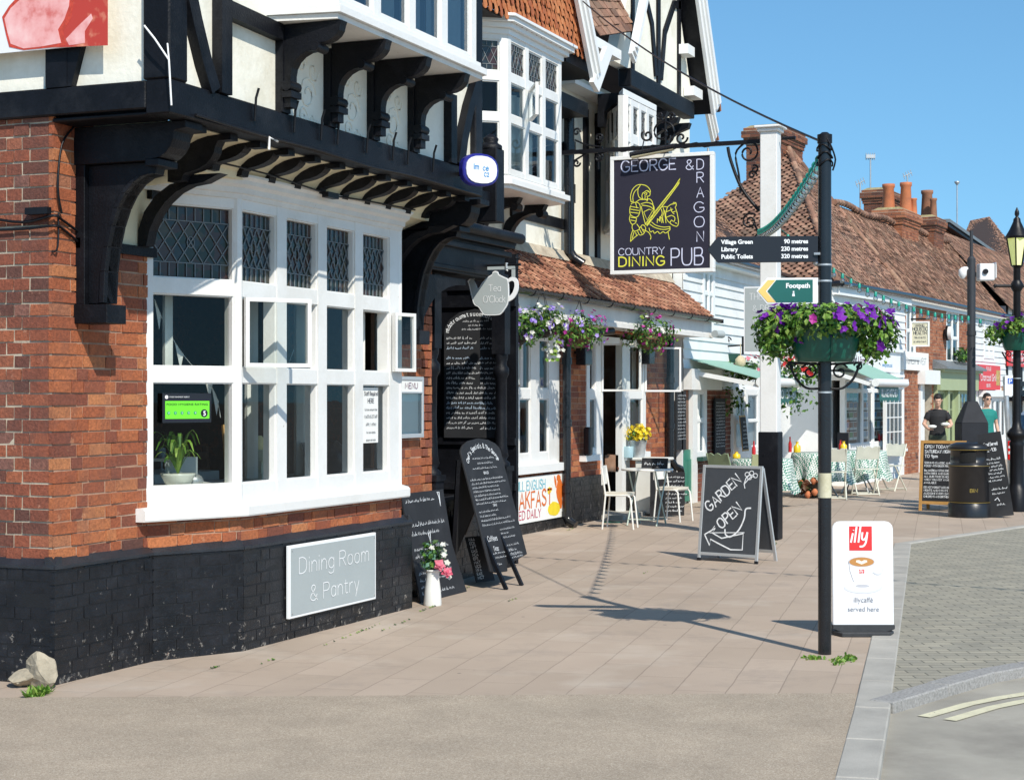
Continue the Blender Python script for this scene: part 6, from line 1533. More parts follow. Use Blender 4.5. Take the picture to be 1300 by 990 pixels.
mb.tube(cat([Wx(730,178,xs_),Wx(745,184,xs_),Wx(765,187,xs_)]),.012,6);mb.tube(cat([Wx(728,205,xs_),Wx(745,195,xs_),Wx(765,188,xs_)]),.012,6)
mb.build('scrollwork',t2);mb=MB(iron);S(760,175,.06,1.4,-1.5,1);S(760,200,.06,1.4,1.5,-1);S(732,168,.05,1.2,0,1);S(732,207,.05,1.2,0,-1);mb.tube([Wx(760,190,xs_),Wx(760,215,xs_)],.01,6)
mb.build('scrollwork',t2)
mb=MB(iron);mb.tube(cat([Wx(924,187,xs_),Wx(928,205,xs_),Wx(942,240,xs_),Wx(964,268,xs_)]),.02,6)
S(950,194,.13,1.3,1.2,-1);mb.tube(cat([Wx(945,182,xs_),Wx(934,195,xs_),Wx(938,222,xs_),Wx(940,245,xs_)]),.013,6);S(955,222,.05,1.3,0,1)
S(952,281,.10,1.6,.8,1);mb.tube(cat([Wx(956,282,xs_),Wx(962,295,xs_),Wx(956,303,xs_)]),.013,6);S(958,215,.05,1.2,2,-1)
mb.build('scroll_bracket',t2)
mb=MB(steelg)
for p in(783,899): mb.tube([Wx(p,188,xs_),Wx(p,201,xs_)],.014,6)
mb.build('hanger',t)
# grey board on the post
t=thing('wall_sign','pale grey board lettered in white fixed to the white sign post','sign',(xs_-.15,yc,2.2))
yl,yr=yx(943,xs_-.18),yx(1012,xs_-.18);z1,z0=Wx(943,364,xs_-.18).z,Wx(943,447,xs_-.18).z
o=Vector((xs_-hw-.03,yl,z0));mb=MB(lettw);mb.fr(o,-Y,Z,NX,0,yl-yr,0,z1-z0,-.02,0);mb.build('border',t)
mb=MB(greyp);mb.fr(o,-Y,Z,NX,.015,yl-yr-.015,.015,z1-z0-.015,0,.004);mb.build('panel',t)
mb=MB(lettw);hh=z1-z0;oo=o+NX*.004
write(mb,'THE GEORGE',oo-Y*.07+Z*hh*.80,-Y,Z,NX,.075,.07,xs=(yl-yr-.14)/(tw_('THE GEORGE')*.0125))
write(mb,'& DRAGON',oo-Y*.11+Z*hh*.63,-Y,Z,NX,.065,.07,xs=(yl-yr-.2)/(tw_('& DRAGON')*.0108))
write(mb,'VILLAGE PUB',oo-Y*.11+Z*hh*.40,-Y,Z,NX,.07,.07,xs=(yl-yr-.2)/(tw_('VILLAGE PUB')*.01167));mb.build('lettering',t)
# --- chairs, table by the door
def cafe_chair(name,label,loc,rz,grp,build=True):
    t=thing(name,label,'chair',loc,rz,grp);M=MW[t.name]
    def T_(p): return M@Vector(p)
    mb=MB(mat('chair_white',(.72,.71,.66),.5,.05,5,60,.1,chip=(.35,.25,.15),chipscale=18,chipt=.68));r=.012
    for s in(-1,1):
        mb.tube([T_((-.19,s*.19,0)),T_((-.15,s*.18,.43)),T_((-.20,s*.17,.78))],r,6)
        mb.tube([T_((.21,s*.19,0)),T_((.17,s*.18,.40)),T_((.13,s*.18,.43)),T_((-.15,s*.18,.43))],r,6)
    mb.tube([T_((-.15,-.18,.42)),T_((-.15,.18,.42))],r,6);mb.tube([T_((.15,-.18,.425)),T_((.15,.18,.425))],r,6);mb.build('frame',t)
    pts=[( .19*math.copysign(abs(math.cos(a))**.5,math.cos(a)),.19*math.copysign(abs(math.sin(a))**.5,math.sin(a))) for a in [2*math.pi*i/20 for i in range(20)]]
    mb=MB(mat('seat_cream',(.62,.58,.48),.7,.1,8,60,.2));mb.add([T_((a,b,.435)) for a,b in pts]+[T_((a,b,.462)) for a,b in pts],[tuple(range(20))[::-1],tuple(range(20,40))]+[(i,(i+1)%20,20+(i+1)%20,20+i) for i in range(20)]);mb.build('seat',t)
    mb=MB(MATS['chair_white']);n=8
    vs_=[T_((-.195-.02*math.cos((i/n-.5)*2.6)-.02*(z-.55),-.18+.36*i/n,z)) for z in(.56,.80) for i in range(n+1)]
    vs2=[v+ (M.to_3x3()@Vector((.014,0,0))) for v in vs_]
    m=n+1;fs=[(i,i+1,m+i+1,m+i) for i in range(n)];k=2*m
    mb.add(vs_+vs2,[f[::-1] for f in fs]+[tuple(q+k for q in f) for f in fs]+[(i,k+i,k+i+1,i+1) for i in range(n)]+[(m+i,m+i+1,k+m+i+1,k+m+i) for i in range(n)]+[(0,m,k+m,k),(n,k+n,k+m+n,m+n)]);mb.build('backrest',t);return t
cafe_chair('cafe_chair','white metal chair with cream seat, left of the small table by the pub door',(12.72,.86,0),rad(-80),'white metal chairs by the pub door')
cafe_chair('cafe_chair','white metal chair with patterned pad behind the small table by the pub door',(14.25,.62,0),rad(-100),'white metal chairs by the pub door')
t=thing('folding_table','small round white folding table with crossed legs beside the pub door','table',(13.45,.72,0))
mb=MB(MATS['chair_white']);c=Vector((13.45,.72,0));mb.lathe(c,[(.34,.715),(.345,.72),(.345,.735),(.33,.74)],24);mb.build('tabletop',t)
lg=mat('leg_pale_green',(.42,.50,.44),.5,.1)
mb=MB(lg)
for s in(-1,1): mb.tube([c+Vector((.22,s*.2,.71)),c+Vector((-.24,s*.2,0))],.012,6);mb.tube([c+Vector((-.22,s*.18,.71)),c+Vector((.24,s*.18,0))],.012,6)
mb.tube([c+Vector((-.2,-.2,.08)),c+Vector((-.2,.2,.08))],.01,6);mb.tube([c+Vector((.2,-.18,.08)),c+Vector((.2,.18,.08))],.01,6);mb.build('crossed_legs',t)
mb=MB(board_b);o=c+Vector((.05,.10,.74));uu=-Y;up=Vector((.25,0,.95)).normalized();nn=NX;mb.fr(o,uu,up,nn,0,.36,0,.14,-.01,0);mb.use(chalk);scribble(mb,o+uu*.04+up*.05,uu,up,nn,.3,.05,.14);tag(mb.build('table_slate'),'small black chalk slate standing on the round table','slate')
mb=MB(iron);mb.lathe(c+Vector((-.05,-.14,.74)),[(.06,0),(.065,.02),(.05,.035)],12);tag(mb.build('ashtray'),'small black ashtray on the round table','ashtray')
mb=MB(MATS['chair_white']);q=Vector((15.35,1.25,0));mb.box(q.x-.2,q.x+.2,q.y-.2,q.y+.2,.02,.78);mb.box(q.x-.24,q.x+.24,q.y-.24,q.y+.24,.78,.82);tag(mb.build('pedestal',bevel=.01),'white painted stand beside the door frame','stand')
t=thing('potted_plant','white bucket of bright yellow flowers on the white stand by the pub door','potted plant',q+Z*.82)
qq=Wx(810,560,q.x-.1);qq.z=.822
mb=MB(steelg);mb.lathe(qq,[(.09,0),(.13,.24),(.135,.245),(.12,.24)],16);mb.build('bucket',t)
mb=MB(leaf);leafy(mb,qq+Z*.30,(.16,.16,.10),150,.06,[leaf,leafd],shell=.1);mb.build('foliage',t)
mb=MB(fyel);blooms(mb,qq+Z*.34,(.17,.17,.10),60,.035,[fyel],2);mb.build('flowers',t)
mb=MB(mat('jar_blue',(.35,.5,.55),.3));q2=Wx(797,565,15.1);mb.lathe((15.12,q2.y,.82),[(.07,0),(.08,.15),(.075,.16)],14);tag(mb.build('blue_jar'),'pale blue jar beside the yellow flowers','jar')
mb=MB(board_b);o=Vector((14.9,1.15,.02));uu=Vector((.35,-.93,0)).normalized();up=(Z-uu.cross(Z)*-.15).normalized();nn=uu.cross(up);nn=nn if nn.x<0 else -nn;mb.fr(o,uu,up,nn,0,.48,0,.62,-.012,0);mb.use(chalk);
for i in range(9): scribble(mb,o+uu*.22+up*(.06+i*.06),uu,up,nn,.25,.03,.18)
tag(mb.build('small_chalkboard'),'black chalk board on the ground behind the round table','chalkboard sign')
mb=MB(dkgreen);q3=G(778,663);mb.lathe(q3,[(.14,.0),(.13,.015),(.05,.02)],14);tag(mb.build('green_dish'),'flat green dish on the paving by the chair legs','dish')
mb=MB(bkf);q4=Wy(752,560,1.5);mb.box(q4.x-.09,q4.x+.03,1.5,1.6,.9,1.28);tag(mb.build('window_ornament',bevel=.02),'dark ornament on the narrow window sill left of the door','ornament')
# ================================================================ THE SHOPS BEYOND
def weather(mb,o,u,n,w,h,openings=(),step=.155):
    z=0
    while z<h-.01:
        z1=min(z+step,h);segs=[(0,w)]
        for (a,b,c,d) in openings:
            if z1>c+.01 and z<d-.01:
                ns=[]
                for p,q in segs:
                    if q<=a or p>=b: ns.append((p,q))
                    else:
                        if p<a: ns.append((p,a))
                        if q>b: ns.append((b,q))
                segs=ns
        for p,q in segs:
            A_=[o+u*p+Z*(z-.012)+n*.032,o+u*q+Z*(z-.012)+n*.032,o+u*q+Z*z1+n*.006,o+u*p+Z*z1+n*.006]
            B_=[o+u*p+Z*(z-.012)+n*.008,o+u*q+Z*(z-.012)+n*.008]
            mb.add(A_+B_,[(0,1,2,3),(4,5,1,0)])
            mb.add([A_[0],A_[3],B_[0]],[(0,1,2)]);mb.add([A_[1],B_[1],A_[2]],[(0,1,2)])
        z+=step
XR_=Vector((math.cos(RA),math.sin(RA),0));NR=Vector((math.sin(RA),-math.cos(RA),0)) # along row, outward
# --- cafe (white weatherboard) next to the pub
caf=thing('cafe_building','white weatherboarded tea room with green door, chalk menus and old tiled roof','building',(18,1.6,0))
yc_=1.6;C=lambda p,y=yc_:xy(p,y)
x0=17.95;x1=24.3
mb=MB(boardw);wn=[(C(891)-x0,C(904)-x0,3.15-2.15,3.15+.75-2.15)]
mb.box(x0,x1,yc_-.0,yc_+.15,0,4.0)
weather(mb,Vector((x0,yc_-.002,2.15)),X,NY,x1-x0,1.85,openings=[(C(890)-x0,C(905)-x0,.85,1.62)]);mb.build('wall',caf)
window(caf,Vector((0,yc_-.04,0)),X,NY,[C(890),C(892.5),C(897),C(898.5),C(902.5),C(905)],[3.0,3.06,3.36,3.42,3.72,3.78],wood=whitec)
mb=MB(whitep);mb.box(x0,C(905),yc_-.16,yc_-.02,1.80,2.13);mb.box(C(858),C(858)+.06,yc_-.1,yc_-.01,0,1.8);mb.box(C(872),C(878),yc_-.1,yc_-.01,.0,1.8);mb.build('beam',caf)
mb=MB(greendoor);mb.box(C(859),C(872),yc_-.06,yc_-.01,.04,.85);
for a in(.1,.5): mb.box(C(859)+a*.6+.05,C(859)+a*.6+.3,yc_-.075,yc_-.06,.15,.7)
mb.build('door',caf)
mb=MB(room);mb.box(C(859),C(872),yc_-.03,yc_-.005,.85,1.8);mb.build('door_opening',caf)
window(caf,Vector((0,yc_-.06,0)),X,NY,[C(878),C(880.5),C(889.5),C(893)],[.72,.80,1.28,1.33,1.74,1.80],wood=whitec)
curtains(caf,(C(880.5),C(885),yc_-.045,.8,1.74,3,.008))
mb=MB(dkgreen);mb.box(C(877),C(899),yc_-.2,yc_-.02,.66,.72);mb.build('window_sill',caf)
brickwall('wall',caf,(C(878),yc_-.03,0),X,NY,C(898)-C(878),.66,mats=(brickdk,mortar,brickdk),thick=.05)
brickwall('wall',caf,(C(893),yc_-.03,.66),X,NY,C(926)-C(893),1.15,mats=(brickdk,mortar,brickdk),thick=.05)
window(caf,Vector((0,yc_-.08,0)),X,NY,[C(925),C(929),C(941),C(944),C(957),C(962),C(974),C(978)],[.70,.80,1.24,1.28,1.72,1.82],wood=whitec)
mb=MB(whitec);mb.box(C(925),x1,yc_-.07,yc_-.0,.0,.7);mb.build('wall',caf)
for i,(a,b,c_z,d_z,lb) in enumerate(((859,871,.86,1.78,'tall chalked menu board in the green cafe doorway'),(908,921,.72,1.66,'tall chalked menu board on the brick beside the cafe window'))):
    yy=yc_-.10;p0=xy(a,yy);p1=xy(b,yy);m_=thing('menu_chalkboard',lb,'chalkboard sign',(p0,yy,c_z))
    MB(board_b).box(p0,p1,yy,yy+.03,c_z,d_z).build('board',m_);mb=MB(chalk)
    z=d_z-.08
    while z>c_z+.12: scribble(mb,Vector((p0+.06,yy,z)),X,Z,NY,(p1-p0)-.1,.028,.16);z-=.052
    mb.build('chalk_writing',m_)
# small chalk board in orange frame in front of the window
mb=MB(woodor);p0=xy(943,1.35);mb.fr(Vector((p0,1.35,.75)),X,Vector((0,.1,1)).normalized(),NY,0,.42,0,.62,-.01,.0);mb.use(board_b);mb.fr(Vector((p0,1.35,.75)),X,Vector((0,.1,1)).normalized(),NY,.03,.39,.03,.59,.0,.004);mb.use(chalk)
for i in range(7): scribble(mb,Vector((p0,1.345,.82+i*.07)),X,Z,NY,.4,.035,.18)
tag(mb.build('framed_chalkboard'),'small orange framed chalkboard in front of the cafe window','chalkboard sign')
# awnings
def awning(name,label,F_,wl,fl,s0,s1,text,tx,vw=.5,par='building'):
    """F_(s,off,z)->point ; wl=(off,z) at wall ; fl=(off,z) at front"""
    t=thing(name,label,'awning',F_(s0,0,wl[1]))
    P=[F_(s0,*wl),F_(s1,*wl),F_(s1,*fl),F_(s0,*fl)];mb=MB(awn);D_=Z*-.012
    mb.add(P+[p+D_ for p in P],[(0,3,2,1),(4,5,6,7),(0,4,7,3),(1,2,6,5),(2,3,7,6)]);mb.build('canvas',t)
    mb=MB(whitec);mb.tube([F_(s0-.03,fl[0],fl[1]-.05),F_(s1+.03,fl[0],fl[1]-.05)],.075,12)
    for s in(s0+.06,s1-.06): 
        mb.beam(F_(s,wl[0]-.02,wl[1]-.22),F_(s,fl[0]+.05,fl[1]-.1),.05,.07)
    mb.build('frame',t)
    mb=MB(green);n=9;a=F_(tx[0],fl[0],fl[1]-.12);b=F_(tx[1],fl[0],fl[1]-.12);dd=(b-a);N_=dd.cross(Z).normalized()
    pts=[(0,0)]+[(dd.length*i/(2*n),-.24-(.06 if i%2 else 0)) for i in range(2*n+1)]+[(dd.length,0)]
    mb.prism(a-N_*.085,dd.normalized(),Z,N_,[(p,q) for p,q in pts],.006);mb.build('valance',t)
    mb=MB(lettw);w=dd.length*.86;sz=.13;write(mb,text,a-N_*.085+N_*.007+dd*.5-Z*.185,dd.normalized(),Z,N_,sz,.17,align='c',gap=1.,xs=w/(tw_(text,1.)*sz/6));mb.build('lettering',t)
    return t
FW=lambda s,off,z:Vector((s,yc_+off,z))
sA=18.3;yf=yx(966,sA)-yc_;sB=xy(1018,yc_+yf)
awning('awning','pale green shop awning over the tea room front with flowers above',FW,(-.0,2.30),(yf,1.97),sA,sB,'TEAROOM GARDEN',(xy(985,yc_+yf),sB))
FR=lambda s,off,z:RW(s,off,z)
awning('awning','pale green shop awning over the white estate agent front with a green valance',FR,(-.28,2.34),(-1.05,2.0),Wr(1112,505,-1.05).x,Wr(1149,505,-1.05).x,'VILLAGE KITCHEN',(Wr(1122,505,-1.05).x,Wr(1146,505,-1.05).x))
# hanging bits above awning
for cpx,cpy,ms,lb in ((942,470,[fpink,fwht,fpink],'pink and white flowers growing above the tea room awning'),(1022,468,[fred,fred,fred],'hanging basket of red geraniums beside the white sign post')):
    c=Wx(cpx,cpy,20.6);t=thing('flower_basket',lb,'hanging basket',c)
    mb=MB(leaf);leafy(mb,c,(.36,.45,.24),330,.085,[leaf,leafd],droop=.4,shell=.1)
    leafy(mb,c-Z*.5+Vector((-.3,.2,0)),(.2,.5,.3),120,.08,[leafd,leaf],droop=.4,shell=0);mb.build('foliage',t)
    mb=MB(ms[0]);blooms(mb,c+Z*.03,(.38,.45,.22),22,.05,ms,3);mb.build('flowers',t)
ropem=mat('rope_cream',(.55,.45,.30),.9,.2,30,90,.5)
for p,q,l_ in((940,459,'left of'),(1017,457,'right of')):
    c=Wx(p,q,20.2);mb=MB(ropem);mb.lathe(c,[(.03,-.10),(.09,-.05),(.09,.04),(.03,.10)],8);mb.tube([c+Z*.1,c+Z*.3],.008,4);tag(mb.build('woven_heart'),'pale woven heart hanging just %s the white sign post above the awning'%l_,'lantern')  # cream woven hearts hung above the awning, no lamp in them
t=thing('bracket_sign','small wrought iron bracket with dark green board on the weatherboard wall','sign',(20.6,1.5,2.5))
mb=MB(iron);mb.tube([Wx(919,423,20.6),Wx(919,452,20.6)],.02,6);mb.tube([Wx(943,427,20.6),Wx(943,450,20.6)],.02,6);mb.tube([Wx(919,440,20.6),Wx(945,438,20.6)],.015,6);scroll(mb,Wx(924,432,20.6),-Y,Z,.06,1.2,.012);mb.build('bracket',t)
mb=MB(dkgreen);a=Wx(920,464,20.65);b=Wx(940,449,20.65);mb.box(20.63,20.67,b.y,a.y,a.z,b.z);mb.build('board',t)
# --- roof of the cafe
mb=MB();tiles(mb,(17.9,1.45,4.0),(24.6,1.45,4.0),(24.6,4.3,6.55),(17.9,4.3,6.55),tile_old,tw=.17,gauge=.11,jit=.014,sag=.03);
mb.build('roof',caf)
mb=MB(whitec);mb.box(17.9,24.3,1.40,1.60,3.86,3.98);mb.build('fascia',caf);mb=MB(pipeb);mb.tube([(17.95,1.36,3.97),(24.4,1.36,3.97)],.055,8);mb.build('gutter',caf)
# --- estate agent: projecting white building with the tall hipped roof
ea=thing('estate_agent_building','white weatherboarded estate agent shop under a tall hipped tiled roof','building',RW(0,0,0))
S=lambda px,off=0.: Wr(px,505,off).x
mb=MB(boardw);o=RW(1.9,0,0);mb.fr(o,XR_,Z,NR,0,7.43-1.9,0,3.85,-.2,0);weather(mb,RW(1.9,-.002,2.55),XR_,NR,5.53,1.3);mb.fr(RW(1.9,0,0),NR*-1,Z,XR_*-1,0,4,0,3.85,-.1,0.0);weather(mb,RW(1.9,-.0,2.2),-NR,-XR_,3.5,1.65);mb.build('wall',ea)
mb=MB(whitec);mb.fr(RW(1.95,0,0),XR_,Z,NR,.0,4.0,.0,.72,-.1,.25);mb.fr(RW(1.95,0,2.0),XR_,Z,NR,-.1,4.1,0,.14,-.1,.3)
mb.build('stall_riser',ea)
mb=MB(boardw);weather(mb,RW(1.95,-.252,0.0),XR_,NR,4.0,.70,step=.14);mb.build('stall_boards',ea)
so=RW(1.95,-.25,0)
window(ea,so,XR_,NR,[0,.12,1.15,1.3,1.95,2.1,3.75,4.0],[.72,.78,1.78,1.84,1.98,2.02],wood=whitec,depth=.1)
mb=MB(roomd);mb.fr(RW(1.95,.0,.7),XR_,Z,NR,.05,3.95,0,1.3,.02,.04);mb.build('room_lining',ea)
mb=MB(paper);cc=[mat('card_blue',(.05,.25,.5),.5),mat('card_green',(.15,.35,.12),.5),mat('card_sky',(.3,.5,.65),.5),mat('card_brick',(.35,.15,.1),.5)]
for (a,b) in((.16,1.1),(1.34,1.9),(2.15,3.1)):
    for i in range(3):
        for j in range(5):
            x=a+.05+(b-a-.1)*i/3;z=.86+j*.19
            mb.use(paper);mb.fr(so,XR_,Z,NR,x,x+(b-a)/3-.06,z,z+.16,-.06,-.055);mb.use(R.choice(cc));mb.fr(so,XR_,Z,NR,x+.015,x+(b-a)/3-.075,z+.05,z+.145,-.054,-.052)
mb.build('property_cards',ea)
mb=MB(mat('card_cyan',(.02,.42,.68),.5));mb.fr(so,XR_,Z,NR,2.12,3.4,1.74,1.95,-.05,-.045);mb.use(fpink);mb.fr(so,XR_,Z,NR,3.2,3.45,1.72,1.96,-.04,-.035);mb.build('window_banner',ea)
a=S(1075,-.3);b=S(1145,-.3);o=RW(0,-.24,0)
mb=MB(whitec);mb.fr(o,XR_,Z,NR,.8,b,2.10,2.15,-.2,.12);mb.fr(o,XR_,Z,NR,1.2,b,2.2,2.62,-.2,.03);mb.fr(o,XR_,Z,NR,1.15,b+.03,2.62,2.68,-.2,.09);mb.build('fascia_board',ea)
printed('lettering','& Partners',o+XR_*(S(1089,-.27))+Z*2.33+NR*.03,XR_,Z,NR,.15,inkpl,ea,xs=.78)
printed('lettering','land',o+XR_*(S(1089,-.27)-.06)+Z*2.33+NR*.03,XR_,Z,NR,.17,inkd,ea,align='RIGHT',bold=.006,xs=.8)
printed('lettering','www.partners.co.uk',o+XR_*(S(1120,-.27))+Z*2.30+NR*.03,XR_,Z,NR,.09,mat('web_blue',(.05,.3,.6),.5),ea,xs=.75)
# paned bay beside it
bb=S(1124,-.4);be=S(1158,-.2);o=RW(0,-.42,0)
window(ea,RW(bb,-.42,0),XR_,NR,[0,.06,1.35,1.41],[.62,.68,1.86,1.92],wood=whitec,bars=(4,4))
window(ea,RW(bb+1.41,-.42,0),(RW(bb+1.9,-.02,0)-RW(bb+1.41,-.42,0)).normalized(),Vector((NR.x*.7+XR_.x*.7,NR.y*.7+XR_.y*.7,0)).normalized(),[0,.05,.58,.63],[.62,.68,1.86,1.92],wood=whitec,bars=(2,4))
mb=MB(whitec);mb.fr(RW(bb,-.42,0),XR_,Z,NR,-.05,1.5,.56,.62,-.42,.06);mb.fr(RW(bb,-.42,0),XR_,Z,NR,-.05,1.6,1.92,2.06,-.42,.05);mb.build('window_sill',ea)
mb=MB(roomd);mb.fr(RW(bb,-.1,.6),XR_,Z,NR,0,1.6,0,1.3,0,.02);mb.use(fred);
for i in range(5): mb.lathe(RW(bb+.2+i*.25,-.2,.75),[(.04,0),(.05,.12),(.02,.2)],8)
mb.use(mat('poster_blue',(.1,.4,.6),.5));mb.add([RW(bb+.35,-.36,.7),RW(bb+.55,-.36,.7),RW(bb+.4,-.36,1.3),RW(bb+.25,-.36,1.3)],[(0,1,2,3)]);mb.build('window_display',ea)
brickwall('wall',ea,RW(bb-.1,-.02,0),XR_,NR,2.2,.56,mats=(brick_old,mortar,brick_old),thick=.05)
# roofs
A1=Vector((24.45,.50,3.85));B1=RW(7.43,-.12,3.9);AP=Vector((30.0,2.75,7.24))
def roofpoly(mb,A_,B_,Dn,m,clip): pass
mb=MB();U_=(B1-A1).normalized();nrm=(B1-A1).cross(AP-A1).normalized();up_=nrm.cross(U_).normalized();up_=up_ if up_.z>0 else -up_
Hh_=(AP-A1).dot(up_);ax_=(AP-A1).dot(U_);bx_=(B1-A1).dot(U_);rx=(RW(7.43,2.9,7.3)-A1).dot(U_)
def inR(P):
    q=P-A1;h=q.dot(up_)/Hh_;a=q.dot(U_);return a>ax_*h*1.0-.02 and a<bx_+(ax_-bx_)*h+.02
AP2=A1+up_*Hh_
tiles(mb,A1,B1,A1+up_*Hh_+U_*bx_,AP2,tile_old,tw=.17,gauge=.11,jit=.014,clip=inR,under=False)
mb.use(tile_und);mb.quad(A1-nrm*0,B1,AP);
# hip face towards the viewer
L1=Vector((24.45,5.2,3.9));U2=(A1-L1).normalized();n2=(A1-L1).cross(AP-L1).normalized();n2=n2 if n2.z>0 else -n2;up2=n2.cross(U2);up2=up2 if up2.z>0 else -up2
H2=(AP-L1).dot(up2);a2=(AP-L1).dot(U2);w2=(A1-L1).length
inH=lambda P:(lambda h,a:a>a2*h-.02 and a<w2+(a2-w2)*h+.02)((P-L1).dot(up2)/H2,(P-L1).dot(U2))
tiles(mb,L1,A1,L1+up2*H2+U2*w2,L1+up2*H2,tile_old,tw=.17,gauge=.11,jit=.014,clip=inH,under=False)
mb.use(tile_und);mb.quad(L1-n2*.02,A1-n2*.02,AP-n2*.02)
mb.use(tile_old)
for a,b in((A1,AP),(B1,AP)):
    k=int((b-a).length/.22)
    for i in range(k): p=a.lerp(b,i/k);q=a.lerp(b,(i+.95)/k);mb.tube([p+Z*.0,q+Z*(.02+R.uniform(0,.02))],[.075,.065],6)
mb.build('roof',ea)
mb=MB(pipeb);mb.tube([A1+Vector((-.05,-.1,-.02)),B1+Vector((0,-.1,-.02))],.055,8);mb.tube([L1+Vector((-.08,0,-.04)),A1+Vector((-.08,-.1,-.02))],.055,8);mb.build('gutter',ea)
mb=MB(whitec);mb.beam(A1+Vector((0,-.02,-.12)),B1+Vector((0,-.02,-.12)),.05,.2);mb.beam(L1+Vector((-.0,0,-.12)),A1+Vector((0,0,-.12)),.06,.2);mb.build('fascia',ea)
def pxof(P):
    dx,dy=P.x-CX,P.y-CY;d=dx*fw[0]+dy*fw[1];return 650+F*(dx*rt[0]+dy*rt[1])/d
def chimney(par,px0,px1,py0,pyb,off,pots,m=brick_old,depth=.9,flare=True,split=.62):
    pm=px0+(px1-px0)*split
    q=Wr(pm,py0,off);c0=q.x;zt=q.z-.06;zb=Wr(pm,pyb,off).z-.5
    w=max(.25,Wr(px1,py0,off).x-c0);dp=.1
    while pxof(RW(c0,off+dp,0))>px0 and dp<3: dp+=.03
    mb=MB(mortar);P=lambda s,o_,z:RW(s,o_,z)
    def ring(e): return [(c0-e,off-e),(c0+w+e,off-e),(c0+w+e,off+dp+e),(c0-e,off+dp+e)]
    def blk(e,z0,z1,mm):
        mb.use(mm);r=ring(e);vs_=[P(x,y,z0) for x,y in r]+[P(x,y,z1) for x,y in r];mb.add(vs_,[(3,2,1,0),(4,5,6,7),(0,1,5,4),(1,2,6,5),(2,3,7,6),(3,0,4,7)])
    def course(e,z,ins=0):
        for (o_,u_,L_,n_) in((P(c0-e,off+dp+e,z),NR,dp+2*e,-XR_),(P(c0-e,off-e,z),XR_,w+2*e,NR)):
            x=-(.1 if int(round(z/.075))%2 else 0)
            while x<L_:
                p,q=max(x,0),min(x+.21,L_)
                if q-p>.03: mb.use(m);mb.fr(o_,u_,Z,n_,p,q,.0,.064,-.02,R.uniform(.0,.008))
                x+=.22
    blk(-.006,zb,zt-.02,mortar)
    lv=[0]*200;n_=int((zt-zb)/.075)
    fl=[.05,.09,.09,.05,.03,.0,.0,.0] if flare else [.04,.04]
    for i in range(n_):
        z=zt-.075*(i+1);e=(fl[i]-.05*0)*1.0 if i<len(fl) else 0
        if e: blk(e-.006,z,z+.075,mortar)
        course(e,z)
    mb.use(mat('chimney_lichen',(.33,.27,.13),.95,.4,9,60,.4) if 'chimney_lichen' not in MATS else MATS['chimney_lichen']);r=ring(.02);vs_=[P(x,y,zt) for x,y in r]+[P(x,y,zt+.06) for x,y in ring(-.08)];mb.add(vs_,[(4,5,6,7),(0,1,5,4),(1,2,6,5),(2,3,7,6),(3,0,4,7)])
    ch=mb.build('chimney',par)
    for (ppx,pyt,pyb_,rr,mm,of) in pots:
        q0=Wr(ppx,pyb_,off+of);q1=Wr(ppx,pyt,off+of);mb=MB(mm);c=RW(q0.x,off+of,zt+.03);h=q1.z-zt-.03
        mb.lathe(c,[(rr,0),(rr*.98,h*.1),(rr*.8,h*.85),(rr*.95,h*.9),(rr*.95,h),(rr*.75,h),(rr*.7,h*.6)],14);mb.build('chimney_pot',ch)
    return ch
chimney(ea,948,1019,156,215,2.6,[],brick_old)
# --- brick building with long roof
br=thing('brick_building','old brick building with sash windows, sage green shopfront and a long sagging tiled roof','building',RW(7.5,0,0))
s0=7.43;s1=S(1236)
def wz(px,y): return Wr(px,y,0).z
wops=[(S(1150)-s0,S(1162)-s0,2.55-1.0*0,3.75),(S(1201)-s0,S(1217)-s0,2.45,3.8)]
brickwall('wall',br,RW(s0,0,0),XR_,NR,s1-s0,3.9,openings=[(S(1150)-s0,S(1162)-s0,2.55,3.75),(S(1201)-s0,S(1217)-s0,2.45,3.78),(S(1166)-s0,S(1183)-s0,0,2.0),(S(1186)-s0,s1-s0,0,2.05)],mats=(brick_or,mortar,brick_old),thick=.2)
for a,b,z0,z1 in((1150,1162,2.55,3.75),(1201,1217,2.45,3.78)):
    q0,q1=S(a),S(b);m_=(z0+z1)/2;L_=q1-q0
    window(br,RW(q0,-.01,0),XR_,NR,[0,.09,L_/2-.02,L_/2+.02,L_-.09,L_],[z0+.03,z0+.12,m_-.03,m_+.03,z1-.06,z1],wood=whitec)
    MB(whitec).fr(RW(q0,0,0),XR_,Z,NR,-.08,L_+.08,z0-.04,z0+.03,-.02,.10).build('window_sill',br)
    mb=MB(roomd);mb.fr(RW(q0,0,0),XR_,Z,NR,0,L_,z0,z1,-.3,-.28);mb.use(curtain);mb.fr(RW(q0,0,0),XR_,Z,NR,.1,.35,z0+.1,z1-.1,-.2,-.19);mb.fr(RW(q0,0,0),XR_,Z,NR,L_-.35,L_-.1,z0+.1,z1-.1,-.2,-.19);mb.build('room_lining',br)
mb=MB(whitec);q0=S(1166);mb.fr(RW(q0,0,0),XR_,Z,NR,-.1,S(1184)-q0,1.98,2.30,-.1,.18);mb.fr(RW(q0,0,0),XR_,Z,NR,0,.18,0,1.98,-.1,.05);mb.fr(RW(q0,0,0),XR_,Z,NR,.18,1.0,0,1.98,-.15,-.1);mb.build('door_surround',br)
mb=MB(paper);a,b=S(1143),S(1175);mb.fr(RW(a,0,0),XR_,Z,NR,0,b-a,2.28,2.68,.0,.07);mb.build('fascia_board',br)
mb=MB(ink_grey);write(mb,'HONEST & WEST',RW((a+b)/2,-.072,2.42),XR_,Z,NR,.14,.1,align='c',xs=(b-a)*.8/(tw_('HONEST & WEST')*.14/6));mb.build('lettering',br)
